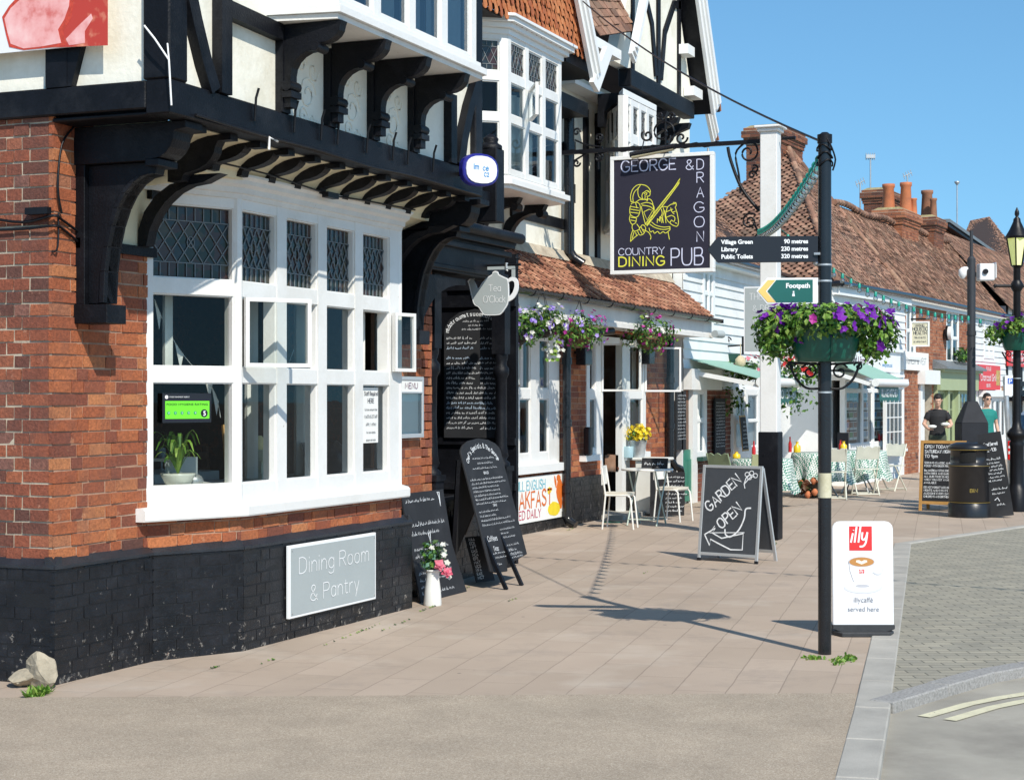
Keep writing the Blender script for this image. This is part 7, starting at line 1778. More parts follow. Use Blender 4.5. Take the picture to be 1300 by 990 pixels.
# sage shopfront
q0=S(1185);q1=S(1234);L_=q1-q0;o=RW(q0,-.02,0)
mb=MB(greensage);mb.fr(o,XR_,Z,NR,0,L_,1.85,2.28,-.1,.15);mb.fr(o,XR_,Z,NR,-.02,L_+.02,2.28,2.34,-.1,.25)
for a in(0,L_*.26,L_*.52,L_-.18): mb.fr(o,XR_,Z,NR,a,a+.18,0,1.85,-.1,.08)
mb.fr(o,XR_,Z,NR,L_*.55,L_,0,.55,-.1,.05);mb.fr(o,XR_,Z,NR,.18,L_*.26,0,.8,-.12,-.05);mb.build('shopfront',br)
window(br,o+NR*.03,XR_,NR,[L_*.52+.18,L_*.52+.24,L_-.24,L_-.18],[.55,.62,1.78,1.85],wood=greensage,bars=(4,3))
window(br,o-NR*.03,XR_,NR,[L_*.26+.18,L_*.26+.26,L_*.52-.08,L_*.52],[.3,.6,1.78,1.85],wood=greensage,bars=(2,3))
window(br,o+NR*.0,XR_,NR,[.18,.26,L_*.26-.08,L_*.26],[.8,.86,1.78,1.85],wood=greensage)
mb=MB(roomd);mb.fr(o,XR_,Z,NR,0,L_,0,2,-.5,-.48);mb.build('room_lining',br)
mb=MB(lead);mb.prism(RW(q0-.1,0,2.34),NR,Z,XR_,[(0,0),(.35,0),(.35,.05),(0,.22)],L_+.2);mb.build('lead_canopy',br)
mb=MB(leafd);leafy(mb,RW(S(1214),-.2,2.72),(.9,.15,.16),160,.12,[leafd,leaf],shell=0);tag(mb.build('climbing_plant'),'dark shrub growing on the lead canopy above the sage shopfront','plant')
q=RW(S(1198),-.12,wz(1198,423));mb=MB(whitec);mb.tube([q,q+NR*.08],.16,18);mb.use(iron);mb.tube([q-NR*.05,q-NR*.001],.18,18);tag(mb.build('round_clock'),'small round white wall plaque on the brick beside the sash window','clock')
# cream projecting sign
t=thing('hanging_sign','cream rectangular hanging sign with small dark lettering on the brick upper wall','sign',RW(8.4,0,3))
xs2=RW(S(1160),0,0).x-1.6
yl,yr=yx(1156,xs2),yx(1180,xs2);z1=Wx(1168,408,xs2).z;z0=Wx(1168,440,xs2).z
mb=MB(mat('sign_cream',(.62,.58,.42),.5,.04));mb.box(xs2,xs2+.06,yr,yl,z0,z1);mb.build('board',t);mb=MB(whitec)
for a,b,c,d in((yr,yl,z1-.03,z1),(yr,yl,z0,z0+.03),(yr,yr+.03,z0+.03,z1-.03),(yl-.03,yl,z0+.03,z1-.03)): mb.box(xs2-.015,xs2-.001,a,b,c,d)
mb.build('frame',t)
mb=MB(inkd)
for i,(tx,s) in enumerate((('WINDMILL',.045),('HOLISTIC',.07),('HEALTH',.07),('TREATMENTS',.035),('BY APPOINTMENT',.03))): write(mb,tx,Vector((xs2-.002,(yl+yr)/2,z1-.11-i*.085)),-Y,Z,NX,s,.13,align='c',xs=.8)
mb.build('lettering',t)
mb=MB(iron);mb.tube([(xs2+.03,yl,z1+.05),(xs2+.03,yr,z1+.05)],.02,6);mb.build('bracket',t)
# long roof
def sagroof(name,par,s0,s1,o0,z0,o1,z1,m,gauge=.11,tw=.2,jit=.014,sag=.05):
    mb=MB();tiles(mb,RW(s0,o0,z0),RW(s1,o0,z0),RW(s1,o1,z1),RW(s0,o1,z1),m,gauge=gauge,tw=tw,jit=jit,sag=sag);return mb.build(name,par)
KR=1.237;ZR=3.9+1.67*KR
sagroof('roof',br,7.2,18.6,-.12,3.9,1.55,ZR,tile_old,sag=.02)
mb=MB(tile_old)
for i in range(51): mb.tube([RW(7.2+i*.22,1.5,ZR+.03+.04*math.sin(i*.4)),RW(7.2+i*.22+.21,1.5,ZR+.04+.04*math.sin(i*.4+.4))],[.075,.065],6)
mb.build('ridge_tiles',br)
mb=MB(whitec);mb.beam(RW(7.45,-.05,3.8),RW(18.5,-.05,3.8),.05,.15);mb.build('fascia',br);mb=MB(pipeb);mb.tube([RW(7.4,-.2,3.88),RW(18.5,-.2,3.88)],.055,8);mb.build('gutter',br)
chimney(br,1111,1166,262,325,1.3,[(1128,234,270,.17,terr,.75),(1150,232,265,.16,terr,.3),(1160,252,268,.09,terr,.12)],brick_or)
chimney(br,1167,1198,272,330,1.3,[(1177,242,272,.17,terrd,.4),(1185,252,274,.10,terrd,.15)],brick_old)
chimney(br,1097,1142,237,300,2.6,[],brick_old)
# --- white weatherboard grill shop and beyond
gr=thing('grill_shop_building','white weatherboarded takeaway with red fascia sign under the long tiled roof','building',RW(14.5,0,0))
q0=s1;q1=S(1275);L_=q1-q0
mb=MB(boardw);mb.fr(RW(q0,0,0),XR_,Z,NR,0,L_+1.5,0,3.9,-.2,0);weather(mb,RW(q0,0,2.0),XR_,NR,L_+1.5,1.85);mb.build('wall',gr)
window(gr,RW(S(1248),-.04,0),XR_,NR,[0,.12,.6,.68,1.15,1.27],[2.7,2.8,3.2,3.26,3.66,3.76],wood=whitec)
a=S(1243,-.15);b=S(1270,-.15);mb=MB(red);mb.fr(RW(0,-.12,0),XR_,Z,NR,a,b,1.88,2.52,-.1,.03);mb.build('fascia_board',gr)
ff=RW((a+b)/2,-.152,0)
mb=MB(lettw);write(mb,'THE VILLAGE',ff+Z*2.38-XR_*.2,XR_,Z,NR,.09,.15,align='c',xs=.9);write(mb,'Charcoal Grill',ff+Z*2.12-XR_*.2,XR_,Z,NR,.16,.16,align='c',slant=.25,xs=(b-a)*.72/(tw_('Charcoal Grill')*.16/6));write(mb,'01580 OPEN',ff+Z*1.95-XR_*.2,XR_,Z,NR,.08,.15,align='c');mb.build('lettering',gr)
mb=MB(mat('print_food',(.5,.35,.1),.5,.6,12,40,0));mb.fr(ff,XR_,Z,NR,(b-a)/2-.55,(b-a)/2-.1,2.0,2.4,0,.004);mb.build('food_picture',gr)
window(gr,RW(S(1247),-.1,0),XR_,NR,[0,.1,.55,.68,1.1,1.25,1.9,2.0,2.5,2.65],[.55,.65,1.6,1.7],wood=whitec)
mb=MB(whitec);mb.fr(RW(S(1243),-.06,0),XR_,Z,NR,0,3.2,0,.55,-.05,.06);mb.fr(RW(S(1243),-.06,0),XR_,Z,NR,-.1,3.3,1.70,1.86,-.05,.14);mb.build('shopfront',gr)
brickwall('wall',gr,RW(S(1271),-.03,0),XR_,NR,.6,2.0,mats=(brick_or,mortar,brick_old),thick=.05)
sagroof('roof',gr,18.6,32,-.12,3.9,1.55,ZR,tile_old,sag=.02)
# gable with slate verge, and the tiled roof behind it
gb=thing('gabled_building','brick gabled building with slate verge rising behind the shop roofs','building',RW(20,2.5,0))
o_=2.6
P_=lambda px,py,of=o_:Wr(px,py,of)
a=P_(1196,288);b=P_(1295,352);c=P_(1196,345);
mb=MB(brick_or)
pts=[RW(a.x,o_,a.z),RW(b.x,o_,b.z),RW(b.x,o_,5.2),RW(a.x-.8,o_,5.2)]
mb.add(pts+[p-NR*.3 for p in pts],[(0,1,2,3)[::-1],(0,3,7,4)]);
z=5.3
while z<a.z:
    smax=b.x+(a.x-b.x)*max(0,(z-b.z)/(a.z-b.z));x=a.x-.8*(a.z-z)/(a.z-5.2)
    while x<smax-.2: mb.fr(RW(x,o_,z),XR_,Z,NR,0,.21,0,.064,0,.006+R.uniform(0,.008));x+=.222
    z+=.075
mb.build('wall',gb)
mb=MB(lead);A_=RW(a.x-.3,o_-.15,a.z+.15);B_=RW(b.x,o_-.15,b.z+.05);dd=(B_-A_)
mb.beam(A_,B_,.3,.10);mb.build('slate_verge',gb)
mb=MB(blackp);mb.beam(A_-Z*.13,B_-Z*.13,.22,.08);mb.build('bargeboard',gb)
mb=MB();tiles(mb,RW(a.x+.1,o_+4,a.z-.2),RW(b.x+6,o_-.1,3.9) if 0 else RW(b.x,o_-.0,b.z+.1),RW(b.x+4,o_+4,b.z+.4),RW(a.x+3.2,o_+5,a.z+.3),lead,tw=.3,gauge=.25,jit=.004);mb.build('roof',gb)
# tiled pyramid behind
hb=thing('tiled_roof_house','house with a broad hipped old tile roof seen beyond the gable','building',RW(32,4,0))
p=[Wr(1217,290,7),Wr(1262,290,7),Wr(1285,322,7),Wr(1212,330,7)]
W_=lambda q:RW(q.x,q.y,q.z)
l0=Wr(1222,283,7.);l1=Wr(1256,277,7.);l2=Wr(1300,335,6.);l3=Wr(1218,330,6.)
mb=MB();tiles(mb,W_(Wr(1205,345,4.5)),W_(Wr(1310,345,4.5)),W_(Wr(1256,275,7)),W_(Wr(1232,280,7)),tile_old,tw=.3,gauge=.2,jit=.03);mb.build('roof',hb)
mb=MB(brick_old);q=Wr(1205,350,4.6);r_=Wr(1310,350,4.6);mb.fr(RW(q.x,4.6,0),XR_,Z,NR,0,r_.x-q.x,0,q.z,-.2,0);mb.build('wall',hb)
# far right building with burger sign
fb=thing('timber_framed_building','white building with black timbers and red fascia at the right edge','building',RW(22,-.5,0))
q0=S(1277,-.02);o=RW(q0,-.02,0)
mb=MB(boardw);mb.fr(o,XR_,Z,NR,0,14,0,4.2,-.3,0);mb.fr(o,-NR,Z,-XR_,0,1.2,0,4.2,-.2,0);mb.build('wall',fb)
mb=MB(blackp)
for x in(0,.9,2.1,3.4,4.8): mb.fr(o,XR_,Z,NR,x,x+.18,0,4.2,0,.03)
for z in(1.75,2.0): mb.fr(o,XR_,Z,NR,0,8,z,z+.14,0,.06)
mb.build('timber',fb)
mb=MB(blackp);mb.fr(o,XR_,Z,NR,.2,5,1.58,1.72,0,.9);mb.build('canopy',fb)
mb=MB();tiles(mb,RW(q0-.1,-.2,4.1),RW(q0+12,-.2,4.1),RW(q0+12,1.9,6.4),RW(q0-.1,1.9,6.4),tile_old,tw=.3,gauge=.2);mb.build('roof',fb)
t=thing('fascia_sign','red sign board lettered BURGERS at the right edge','sign',RW(q0,-1,2.5))
za=Wr(1277,438,-.1).z;zb=Wr(1277,464,-.1).z
mb=MB(red);mb.fr(RW(q0,-.06,0),XR_,Z,NR,-.1,4.6,zb,za,0,.05);mb.build('board',t)
mb=MB(lettw);write(mb,'BURGERS',RW(q0+.35,-.112,zb+.1),XR_,Z,NR,.26,.16,xs=1.3);write(mb,'THE BEST',RW(q0+1.0,-.112,zb+.5),XR_,Z,NR,.2,.14,slant=.2);mb.build('lettering',t)
# row of backs: keep the horizon closed further along the street
for i,(sx,ln,zz,mm) in enumerate(((38,12,5.2,brick_or),(51,14,6.0,boardw),(66,16,5.4,brick_or))):
    h=thing('terrace_house','%s further along the high street'%('brick terrace house','white terrace house','last brick terrace house')[i],'building',RW(sx,-1.2,0))
    mb=MB(mm);mb.fr(RW(sx,-1.5-i*.6,0),XR_,Z,NR,0,ln,0,zz,-6,0);mb.build('wall',h)
    mb=MB();tiles(mb,RW(sx,-1.7-i*.6,zz),RW(sx+ln,-1.7-i*.6,zz),RW(sx+ln,1.5,zz+2.6),RW(sx,1.5,zz+2.6),tile_old,tw=.5,gauge=.3);mb.build('roof',h)
# aerials
def aerial(px,pyt,pyb,off,kind,label):
    a=Wr(px,pyb,off);b=Wr(px,pyt,off);p=RW(a.x,off,a.z);q=RW(a.x,off,b.z);mb=MB(steelg);mb.tube([p-Z*.6,q],.022,6)
    if kind=='comb':
        mb.beam(q-PX*.13,q+PX*.13,.10,.10)
        for i in range(5): c=q+PX*(-.12+.06*i);mb.tube([c-Z*.10,c+Z*.10],.012,4)
    elif kind=='yagi':
        mb.tube([q-PX*.12-Z*.06,q+PX*.12+Z*.06],.014,5)
        for i in range(4): c=q+PX*(-.10+.07*i)+Z*(-.05+.035*i);mb.tube([c-Z*.09+PX*.03,c+Z*.09-PX*.03],.010,4)
    else: mb.lathe(q,[(.03,-.08),(.09,.0),(.09,.04),(.02,.05)],10)
    return tag(mb.build('tv_aerial'),label,'aerial',None)
aerial(1105,199,262,3.6,'comb','tall television aerial with a pale comb head left of the chimney pots')
aerial(1092,232,260,3.6,'yagi','low thin aerial at the left side of the rear chimney')
aerial(1152,222,236,3.0,'yagi','small star shaped aerial above the orange chimney pots')
aerial(1215,232,285,3.6,'drum','aerial mast with a small white drum head right of the chimneys')
# ground beyond: low hedge and trees closing the view
# ================================================================ STREET FURNITURE FURTHER ALONG
def petal_basket(P_,label,grp=None,w=.36,side=PX):
    t=thing('planter',label,'planter',P_,0,grp)
    for sgn in(-1,1):
        mb=MB(greent);k=8;prof=[(.17,0),(.20,.06),(.24,.24),(.245,.26),(.22,.26)];vs_=[];a0_=math.atan2(side.y,side.x)+(0 if sgn>0 else math.pi)
        for rr,z in prof:
            for i in range(k+1): t_=a0_-math.pi/2+math.pi*i/k;vs_.append(P_+Vector((math.cos(t_)*rr,math.sin(t_)*rr,z))+side*sgn*.002)
        m=len(prof);fs=[(i*(k+1)+j,i*(k+1)+j+1,(i+1)*(k+1)+j+1,(i+1)*(k+1)+j) for i in range(m-1) for j in range(k)]
        mb.add(vs_,fs,True);mb.build('tub',t)
    mb=MB(leaf);c=P_+Z*.34;leafy(mb,c,(w,w,.16),900,.06,[leaf,leafl,leafd],droop=.3,shell=.2);leafy(mb,c-side*.33-Z*.1,(.16,.16,.16),200,.06,[leaf,leafd,leafl],droop=.4,shell=.1);mb.build('foliage',t)
    mb=MB(fpur);blooms(mb,c,(w+.02,w+.02,.17),16,.04,[fpur],2);mb.build('flowers',t)
    mb=MB(iron)
    for sgn in(-1,1): mb.tube(cat([P_+side*sgn*.05-Z*.18,P_+side*sgn*.14-Z*.15,P_+side*sgn*.22-Z*.02]),.012,6);scroll(mb,P_+side*sgn*.12-Z*.06,side*sgn,Z,.05,1.3,.008)
    mb.build('scroll_bracket',t)
# lamp post with lantern
LB=G(1291,649)
lp=thing('street_lamp','black Victorian style street lamp with glowing yellow lantern at the right edge','street lamp',LB)
mb=MB(iron);mb.lathe(LB,[(.15,0),(.15,.02),(.145,.33),(.12,.36),(.105,.42),(.10,.95),(.115,1.0),(.09,1.04),(.14,1.10),(.15,1.14),(.13,1.18),(.075,1.24),(.06,1.34),(.052,3.6),(.07,3.64),(.05,3.68)],20);mb.build('column',lp)
mb=MB(steelg);mb.tube([LB+Z*1.95,LB+Z*1.965],.06,14);mb.tube([LB+Z*2.4,LB+Z*2.415],.06,14);mb.build('strap',lp)
mb=MB(iron);zc=Wx(1291,363,LB.x).z;mb.tube([LB+Z*zc-PX*.32,LB+Z*zc+PX*.32],.022,8);mb.lathe(LB+Z*(zc-.08),[(.06,0),(.09,.05),(.09,.11),(.06,.16)],12)
for s_ in(-1,1): mb.lathe(LB+Z*(zc-.03)+PX*.32*s_,[(.01,0),(.035,.03),(.01,.06)],8)
mb.build('ladder_bar',lp)
lb0=Wx(1291,337,LB.x).z;lt0=Wx(1291,303,LB.x).z
def glow():
    m,nt,b,o=mk('lantern_glass');b.inputs['Base Color'].default_value=(.75,.75,.45,1);b.inputs['Roughness'].default_value=.3
    v=coords(nt);sp=N(nt,'ShaderNodeSeparateXYZ');nt.links.new(v,sp.inputs[0])
    e=ramp(nt,sp.outputs[2],[(0,(.0,.0,.0)),(1,(1,1,1))]);b.inputs['Emission Color'].default_value=(.85,.95,.15,1);b.inputs['Emission Strength'].default_value=.35;return m
glw=glow()
mb=MB(glw);n_=6
def hexr(r,z): return [LB+Vector((r*math.cos(math.pi/3*i),r*math.sin(math.pi/3*i),z)) for i in range(6)]
a_=hexr(.085,lb0);b_=hexr(.155,lt0);mb.add(a_+b_,[(i,(i+1)%6,6+(i+1)%6,6+i) for i in range(6)]);mb.build('lantern_pane',lp)
bm_=mat('bulb_glow',(.9,.9,.5),.4);bm_.node_tree.nodes['Principled BSDF'].inputs['Emission Color'].default_value=(1,.95,.4,1);bm_.node_tree.nodes['Principled BSDF'].inputs['Emission Strength'].default_value=1.5
mb=MB(iron)
for i in range(6): mb.tube([a_[i],b_[i]],.012,5)
mb.tube([LB+Z*(lb0-.06),LB+Z*lb0],[.04,.09],6);mb.tube([LB+Z*lt0,LB+Z*(lt0+.03)],[.175,.18],6)
mb.lathe(LB+Z*(lt0+.03),[(.17,0),(.11,.10),(.055,.22),(.05,.26),(.02,.29),(.035,.33),(.03,.37),(.005,.43)],12);mb.build('lantern_frame',lp)
pk=Wx(1291,445,LB.x).z
petal_basket(LB+Z*pk,'green planter of trailing purple petunias on the Victorian lamp post')
# cctv column with cabinet
CB=Vector((18.15,-2.82,0))
ct=thing('camera_column','tall black CCTV column rising from a pointed steel cabinet behind the litter bin','camera column',CB)
pt=Wx(1238,293,CB.x).z
pc0=mat('cabinet_grey_black',(.022,.024,.03),.7,.2,5,60,.1,spec=.25);mb=MB(pc0);hw=.20;c=CB
for e,z0,z1 in((hw,0,1.30),):
    mb.fr(c,PX,Z,TV,-e,e,z0,z1,-e,e)
vs_=[c+PX*a*hw+TV*b*hw+Z*1.301 for a,b in((-1,-1),(1,-1),(1,1),(-1,1))]+[c+PX*a*.075+TV*b*.075+Z*1.62 for a,b in((-1,-1),(1,-1),(1,1),(-1,1))]
mb.add(vs_,[(0,1,5,4),(1,2,6,5),(2,3,7,6),(3,0,4,7),(4,5,6,7)]);mb.build('cabinet',ct,bevel=.01)
pc_=mat('column_grey_black',(.03,.033,.04),.55,.1,5,60,.1)
mb=MB(pc_);mb.tube([c+Z*1.6,c+Z*(pt-.42)],.062,16);mb.tube([c+Z*(pt-.42),c+Z*(pt-.38)],[.062,.03],16);mb.tube([c+Z*(pt-.40),c+Z*pt],.024,12);mb.tube([c+Z*2.6,c+Z*2.66],.072,14);mb.build('pole',ct)
zc=Wx(1250,345,CB.x).z
mb=MB(pw);mb.fr(c+PX*.2+Z*zc,PX,Z,TV,-.10,.12,-.13,.12,-.1,.1);mb.fr(c+PX*.2+Z*zc,PX,Z,TV,.13,.15,-.10,.14,-.11,.11);mb.build('camera_box',ct,bevel=.012)
mb=MB(iron);mb.tube([c+PX*.18+Z*zc+TV*.10,c+PX*.18+Z*zc+TV*.13],.04,12);mb.build('lens',ct)
mb=MB(pw);mb.tube([c-PX*.04+Z*(zc+.05),c-PX*.12+Z*(zc+.05)],.03,8);mb.lathe(c-PX*.13+Z*(zc-.05),[(.02,-.05),(.06,.0),(.06,.08),(.02,.12)],12);mb.build('dome_camera',ct)
# litter bin
BB=G(1232,657)+Vector((.24,.11,0));BB=Vector((16.62,-3.0,0))
bn=thing('litter_bin','round black litter bin with gold band lines and side opening','litter bin',BB)
r=.285;binm=mat('bin_black',(.014,.015,.018),.3,.15,4,60,.1,dirt=(.03,.03,.032))
mb=MB(binm)
mb.lathe(BB,[(r+.012,0),(r+.014,.18),(r-.004,.20),(r-.004,.205),(r,.21),(r,.70),(r+.01,.705),(r+.01,.735),(r,.74),(r-.02,.745),(r-.02,.93),(r,.935),(r+.006,.94),(r+.008,.98),(r-.02,1.02),(r-.1,1.045),(.02,1.05)],36);mb.build('body',bn)
mb=MB(mat('bin_opening',(.003,.003,.003),.8));
a0=math.atan2(TV.y,TV.x)-.35
for k in range(6):
    t0=a0-.42+k*.14;mb.add([BB+Vector((math.cos(t)*(r-.015),math.sin(t)*(r-.015),z)) for t,z in((t0,.77),(t0+.14,.77),(t0+.14,.91),(t0,.91))],[(0,1,2,3)])
mb.build('opening',bn)
mb=MB(mat('gold_line',(.35,.25,.06),.4,.1,5,50,0,metal=.5))
for z in(.722,.212,.945): mb.tube([BB+Vector((math.cos(t)*(r+.011),math.sin(t)*(r+.011),z)) for t in [i*math.pi/18 for i in range(37)]],.004,4,False)
o=BB+TV*(r+.001)+Z*.36;write(mb,'BIN',o-PX*.07,PX,Z,TV,.045,.2,xs=1.3);mb.build('gold_trim',bn)
# chalkboard leaning against the bin
o=G(1261,657);u=(G(1283,653)-o).normalized();w=.40;n=u.cross(Z);n=n if n.dot(Vector((CX,CY,0))-o)>0 else -n
up=(Z-n*.0-PX*.16).normalized();u=(PX*.93+TV*.25).normalized();nn=u.cross(up).normalized();nn=nn if nn.dot(TV)>0 else -nn;u=up.cross(nn);u=u if u.dot(PX)>0 else -u
t=thing('leaning_chalkboard','tall narrow black chalkboard leaning against the right side of the litter bin','chalkboard sign',o)
mb=MB(board_b);mb.fr(o,u,up,nn,-.04,.28,0,1.18,-.018,0)
bk2=mb.build('board',t);mb=MB(blackp);mb.fr(o-nn*.04,u,up,nn,-.04,.28,0,1.1,-.05,-.03);mb.beam(o+up*1.1-nn*.02,o-nn*.35,.03,.03);mb.build('rear_leaf',t)
mb=MB(chalk)
write(mb,'Food Served',o+u*.12+up*1.0,u,up,nn,.045,.13,align='c',xs=.55);write(mb,'12 - 9.30',o+u*.12+up*.92,u,up,nn,.045,.13,align='c',xs=.55)
for i in range(7): scribble(mb,o+u*.0+up*(.80-i*.05),u,up,nn,.24,.03,.18)
for i in range(2): scribble(mb,o+u*.04+up*(.38-i*.06),u,up,nn,.18,.03,.18)
stroke(mb,[(.06,.24),(.10,.27),(.12,.22)],o,u,up,nn,.01);scribble(mb,o+u*.08+up*.16,u,up,nn,.16,.04,.14);mb.build('chalk_writing',t)
# wooden A-board
t,o,u,up,nn,w_,Ls=aboard('a_board','orange wood framed A-board chalked Open Today beside the litter bin',1166,648,1224,650,1.04,woodor,board_b,None,fr_=.045,back=.4,tilt=.10,z_low=.10)
mb=MB(chalk);fo=o-nn*.006;x=.07
tx=["OPEN TODAYS AND","SATURDAY NIGHTS 6pm","TO 9pm","","SERVING CLASSIC AMERICAN","FOOD WITH BEER PROMOS","","8oz AMERICAN STYLE CHEESE BURGER","WITH FRIES AND GARNISH","ALL OUR FOOD IS HOME MADE","WHEN YOU NOT AVAILABLE","AVAILABLE","","DO NOT FORGET LICENSED THEMED","NIGHTS AND EVENTS","ALSO DINE EVERY DAY PARTIES","CHILDRENS AND BIRTHDAY PARTIES"]
z=Ls-.115
for i,l in enumerate(tx):
    if not l: z-=.022;continue
    s=.043 if i<3 else .028;write(mb,l,fo+u*x+up*z,u,up,nn,s,.16,xs=min(1.,(w_-.14)/(tw_(l)*s/6)),wob=.03);z-=s*1.62
mb.build('chalk_writing',t)
# --- festoon strings
def festoon(a,b,sag,label,n,r=.030,bulbs=True,wire=.006,grp='festoon light strings across the street'):
    a=Vector(a);b=Vector(b);t=thing('festoon_lights',label,'festoon lights',a,group=grp)
    pts=[a.lerp(b,i/40)-Z*sag*4*(i/40)*(1-i/40) for i in range(41)]
    mb=MB(MATS.get('cable_green') or mat('cable_green',(.01,.12,.09),.5));mb.tube(pts,wire,5);mb.build('cable',t)
    if bulbs:
        g=MB(MATS.get('socket_green') or mat('socket_green',(.01,.30,.22),.4));k=MB(MATS.get('bulb_clear') or glass('bulb_clear',(.85,.9,.85),1.5,.02,.25))
        for i in range(n):
            f=(i+.5)/n;q=a.lerp(b,f)-Z*sag*4*f*(1-f);g.lathe(q-Z*.055,[(r*.62,0),(r*.62,.05),(r*.3,.065)],8);k.lathe(q-Z*.12,[(.004,0),(r*.8,.012),(r,.035),(r*.7,.06),(r*.45,.066)],8)
        g.build('socket',t,kind='stuff');k.build('bulb',t,kind='stuff')
pq=PB+Z*3.26-PX*.03
festoon(pq,Vector((xs_,-1.21,Wx(967,292,xs_).z)),.10,'festoon string of green sockets from the fingerpost to the white sign post',30,.036)
festoon((xs_+.15,-1.35,3.75),CB+Z*2.88,.28,'festoon string dipping from the white sign post to the camera column',25,.032)
festoon(CB+Z*2.86,LB+Z*2.95+Vector((3.6,-3,0)),.2,'festoon string leaving the camera column to the right',16,.034)

def lift(px,py,z): return G(px,py)-SUND*(z/-SUND.z)
for (p,q,z,lb,bu) in (((660,706),(1300,748),5.3,'festoon string high over the street in front of the pub',True),):
    a=lift(*p,z);b=lift(*q,z);d=(b-a);a=a-d*.05;b=b+d*1.6;festoon(a,b,.0,lb,70,.03)
# cable from the fingerpost to the gable
e=Wy(740,2,.75)
mb=MB(iron);a=PB+Z*3.33;mb.tube([a.lerp(e,i/20)-Z*.12*4*(i/20)*(1-i/20) for i in range(21)],.0085,5)
tag(mb.build('overhead_cable'),'thin black cable from the top of the fingerpost up to the pub gable','cable')
# --- cafe tables
def gingham():
    m,nt,b,o=mk('gingham');uv=coords(nt)
    c1=N(nt,'ShaderNodeTexChecker');c1.inputs['Scale'].default_value=34;c1.inputs['Color1'].default_value=(.75,.77,.74,1);c1.inputs['Color2'].default_value=(.05,.22,.15,1)
    mp=N(nt,'ShaderNodeMapping');mp.inputs['Rotation'].default_value=(rad(30),rad(45),rad(20));nt.links.new(uv,mp.inputs[0]);nt.links.new(mp.outputs[0],c1.inputs[0]);nt.links.new(c1.outputs[0],b.inputs['Base Color']);b.inputs['Roughness'].default_value=.85;return m
ging=gingham()
def ctable(loc,r,label,h=.74,drop=.60,grp='cafe tables with green gingham cloths'):
    t=thing('cafe_table',label,'table',loc,group=grp);c=Vector(loc)
    mb=MB(steelg)
    for a in(.8,2.4,3.9,5.5): mb.tube([c+Vector((math.cos(a)*r*.7,math.sin(a)*r*.7,0)),c+Vector((math.cos(a+3)*r*.25,math.sin(a+3)*r*.25,h-.03))],.014,6)
    mb.build('crossed_legs',t);mb=MB(whitec);mb.lathe(c,[(r*.96,h-.03),(r*.96,h-.006)],20);mb.build('tabletop',t)
    k=64;vs_=[c+Z*h];
    for i in range(k):
        a=2*math.pi*i/k;vs_.append(c+Vector((math.cos(a)*r,math.sin(a)*r,h)))
    lv=5
    for l in range(1,lv+1):
        for i in range(k):
            a=2*math.pi*i/k;sq=max(abs(math.cos(a*1+.6)),abs(math.sin(a+.6)));dr=drop*(.78+.35*(1/sq-1)*-1*-1)
            f=l/lv;rr=r+.01+.085*f*math.sin(a*9+1.3*math.sin(a*2))*f+.05*f
            vs_.append(c+Vector((math.cos(a)*rr,math.sin(a)*rr,h-dr*f)))
    fs=[(0,1+i,1+(i+1)%k) for i in range(k)]+[(1+l*k+i,1+(l+1)*k+i,1+(l+1)*k+(i+1)%k,1+l*k+(i+1)%k) for l in range(lv) for i in range(k)]
    cl=MB(ging);cl.add(vs_,fs,True);q=tag(cl.build('tablecloth'),'green and white gingham cloth on '+label,'tablecloth','gingham tablecloths')
    return t
T1_=G(1022,572,.75);T1_.z=0
ctable((20.9,.05,0),.48,'the table just right of the white sign post')
ctable((22.35,-.30,0),.50,'the table right of the fingerpost by the estate agent')
ctable((17.7,.25,0),.46,'the table behind the Garden Open board')
def bottle(px,py,x,m,h,label,r=.03):
    p=Wx(px,py,x);p.z=.745;mb=MB(m);mb.lathe(p,[(r,0),(r,h*.55),(r*.4,h*.75),(r*.4,h*.92),(r*.5,h)],10);tag(mb.build('sauce_bottle'),label,'bottle','sauce bottles on the cafe tables')
redb=mat('bottle_red',(.5,.02,.02),.3);yelb=mat('bottle_yellow',(.75,.5,.02),.3)
bottle(1003,565,20.8,redb,.26,'red sauce bottle on the table right of the white post');bottle(1012,565,20.8,yelb,.18,'yellow pot on the table right of the white post',.06)
bottle(957,565,17.8,redb,.26,'red sauce bottle beside the green chair backs');bottle(935,570,17.6,yelb,.1,'yellow pot on the table behind the green chairs',.06)
bottle(1067,565,22.2,redb,.18,'small red bottle on the farther gingham table');bottle(1071,565,22.2,yelb,.16,'yellow box on the farther gingham table',.06)
mb=MB(bkf);p=Wx(1070,560,22.5);p.z=.75;mb.box(p.x,p.x+.03,p.y-.1,p.y+.1,.75,1.05);tag(mb.build('table_sign'),'small black sign standing on the farther gingham table','sign')
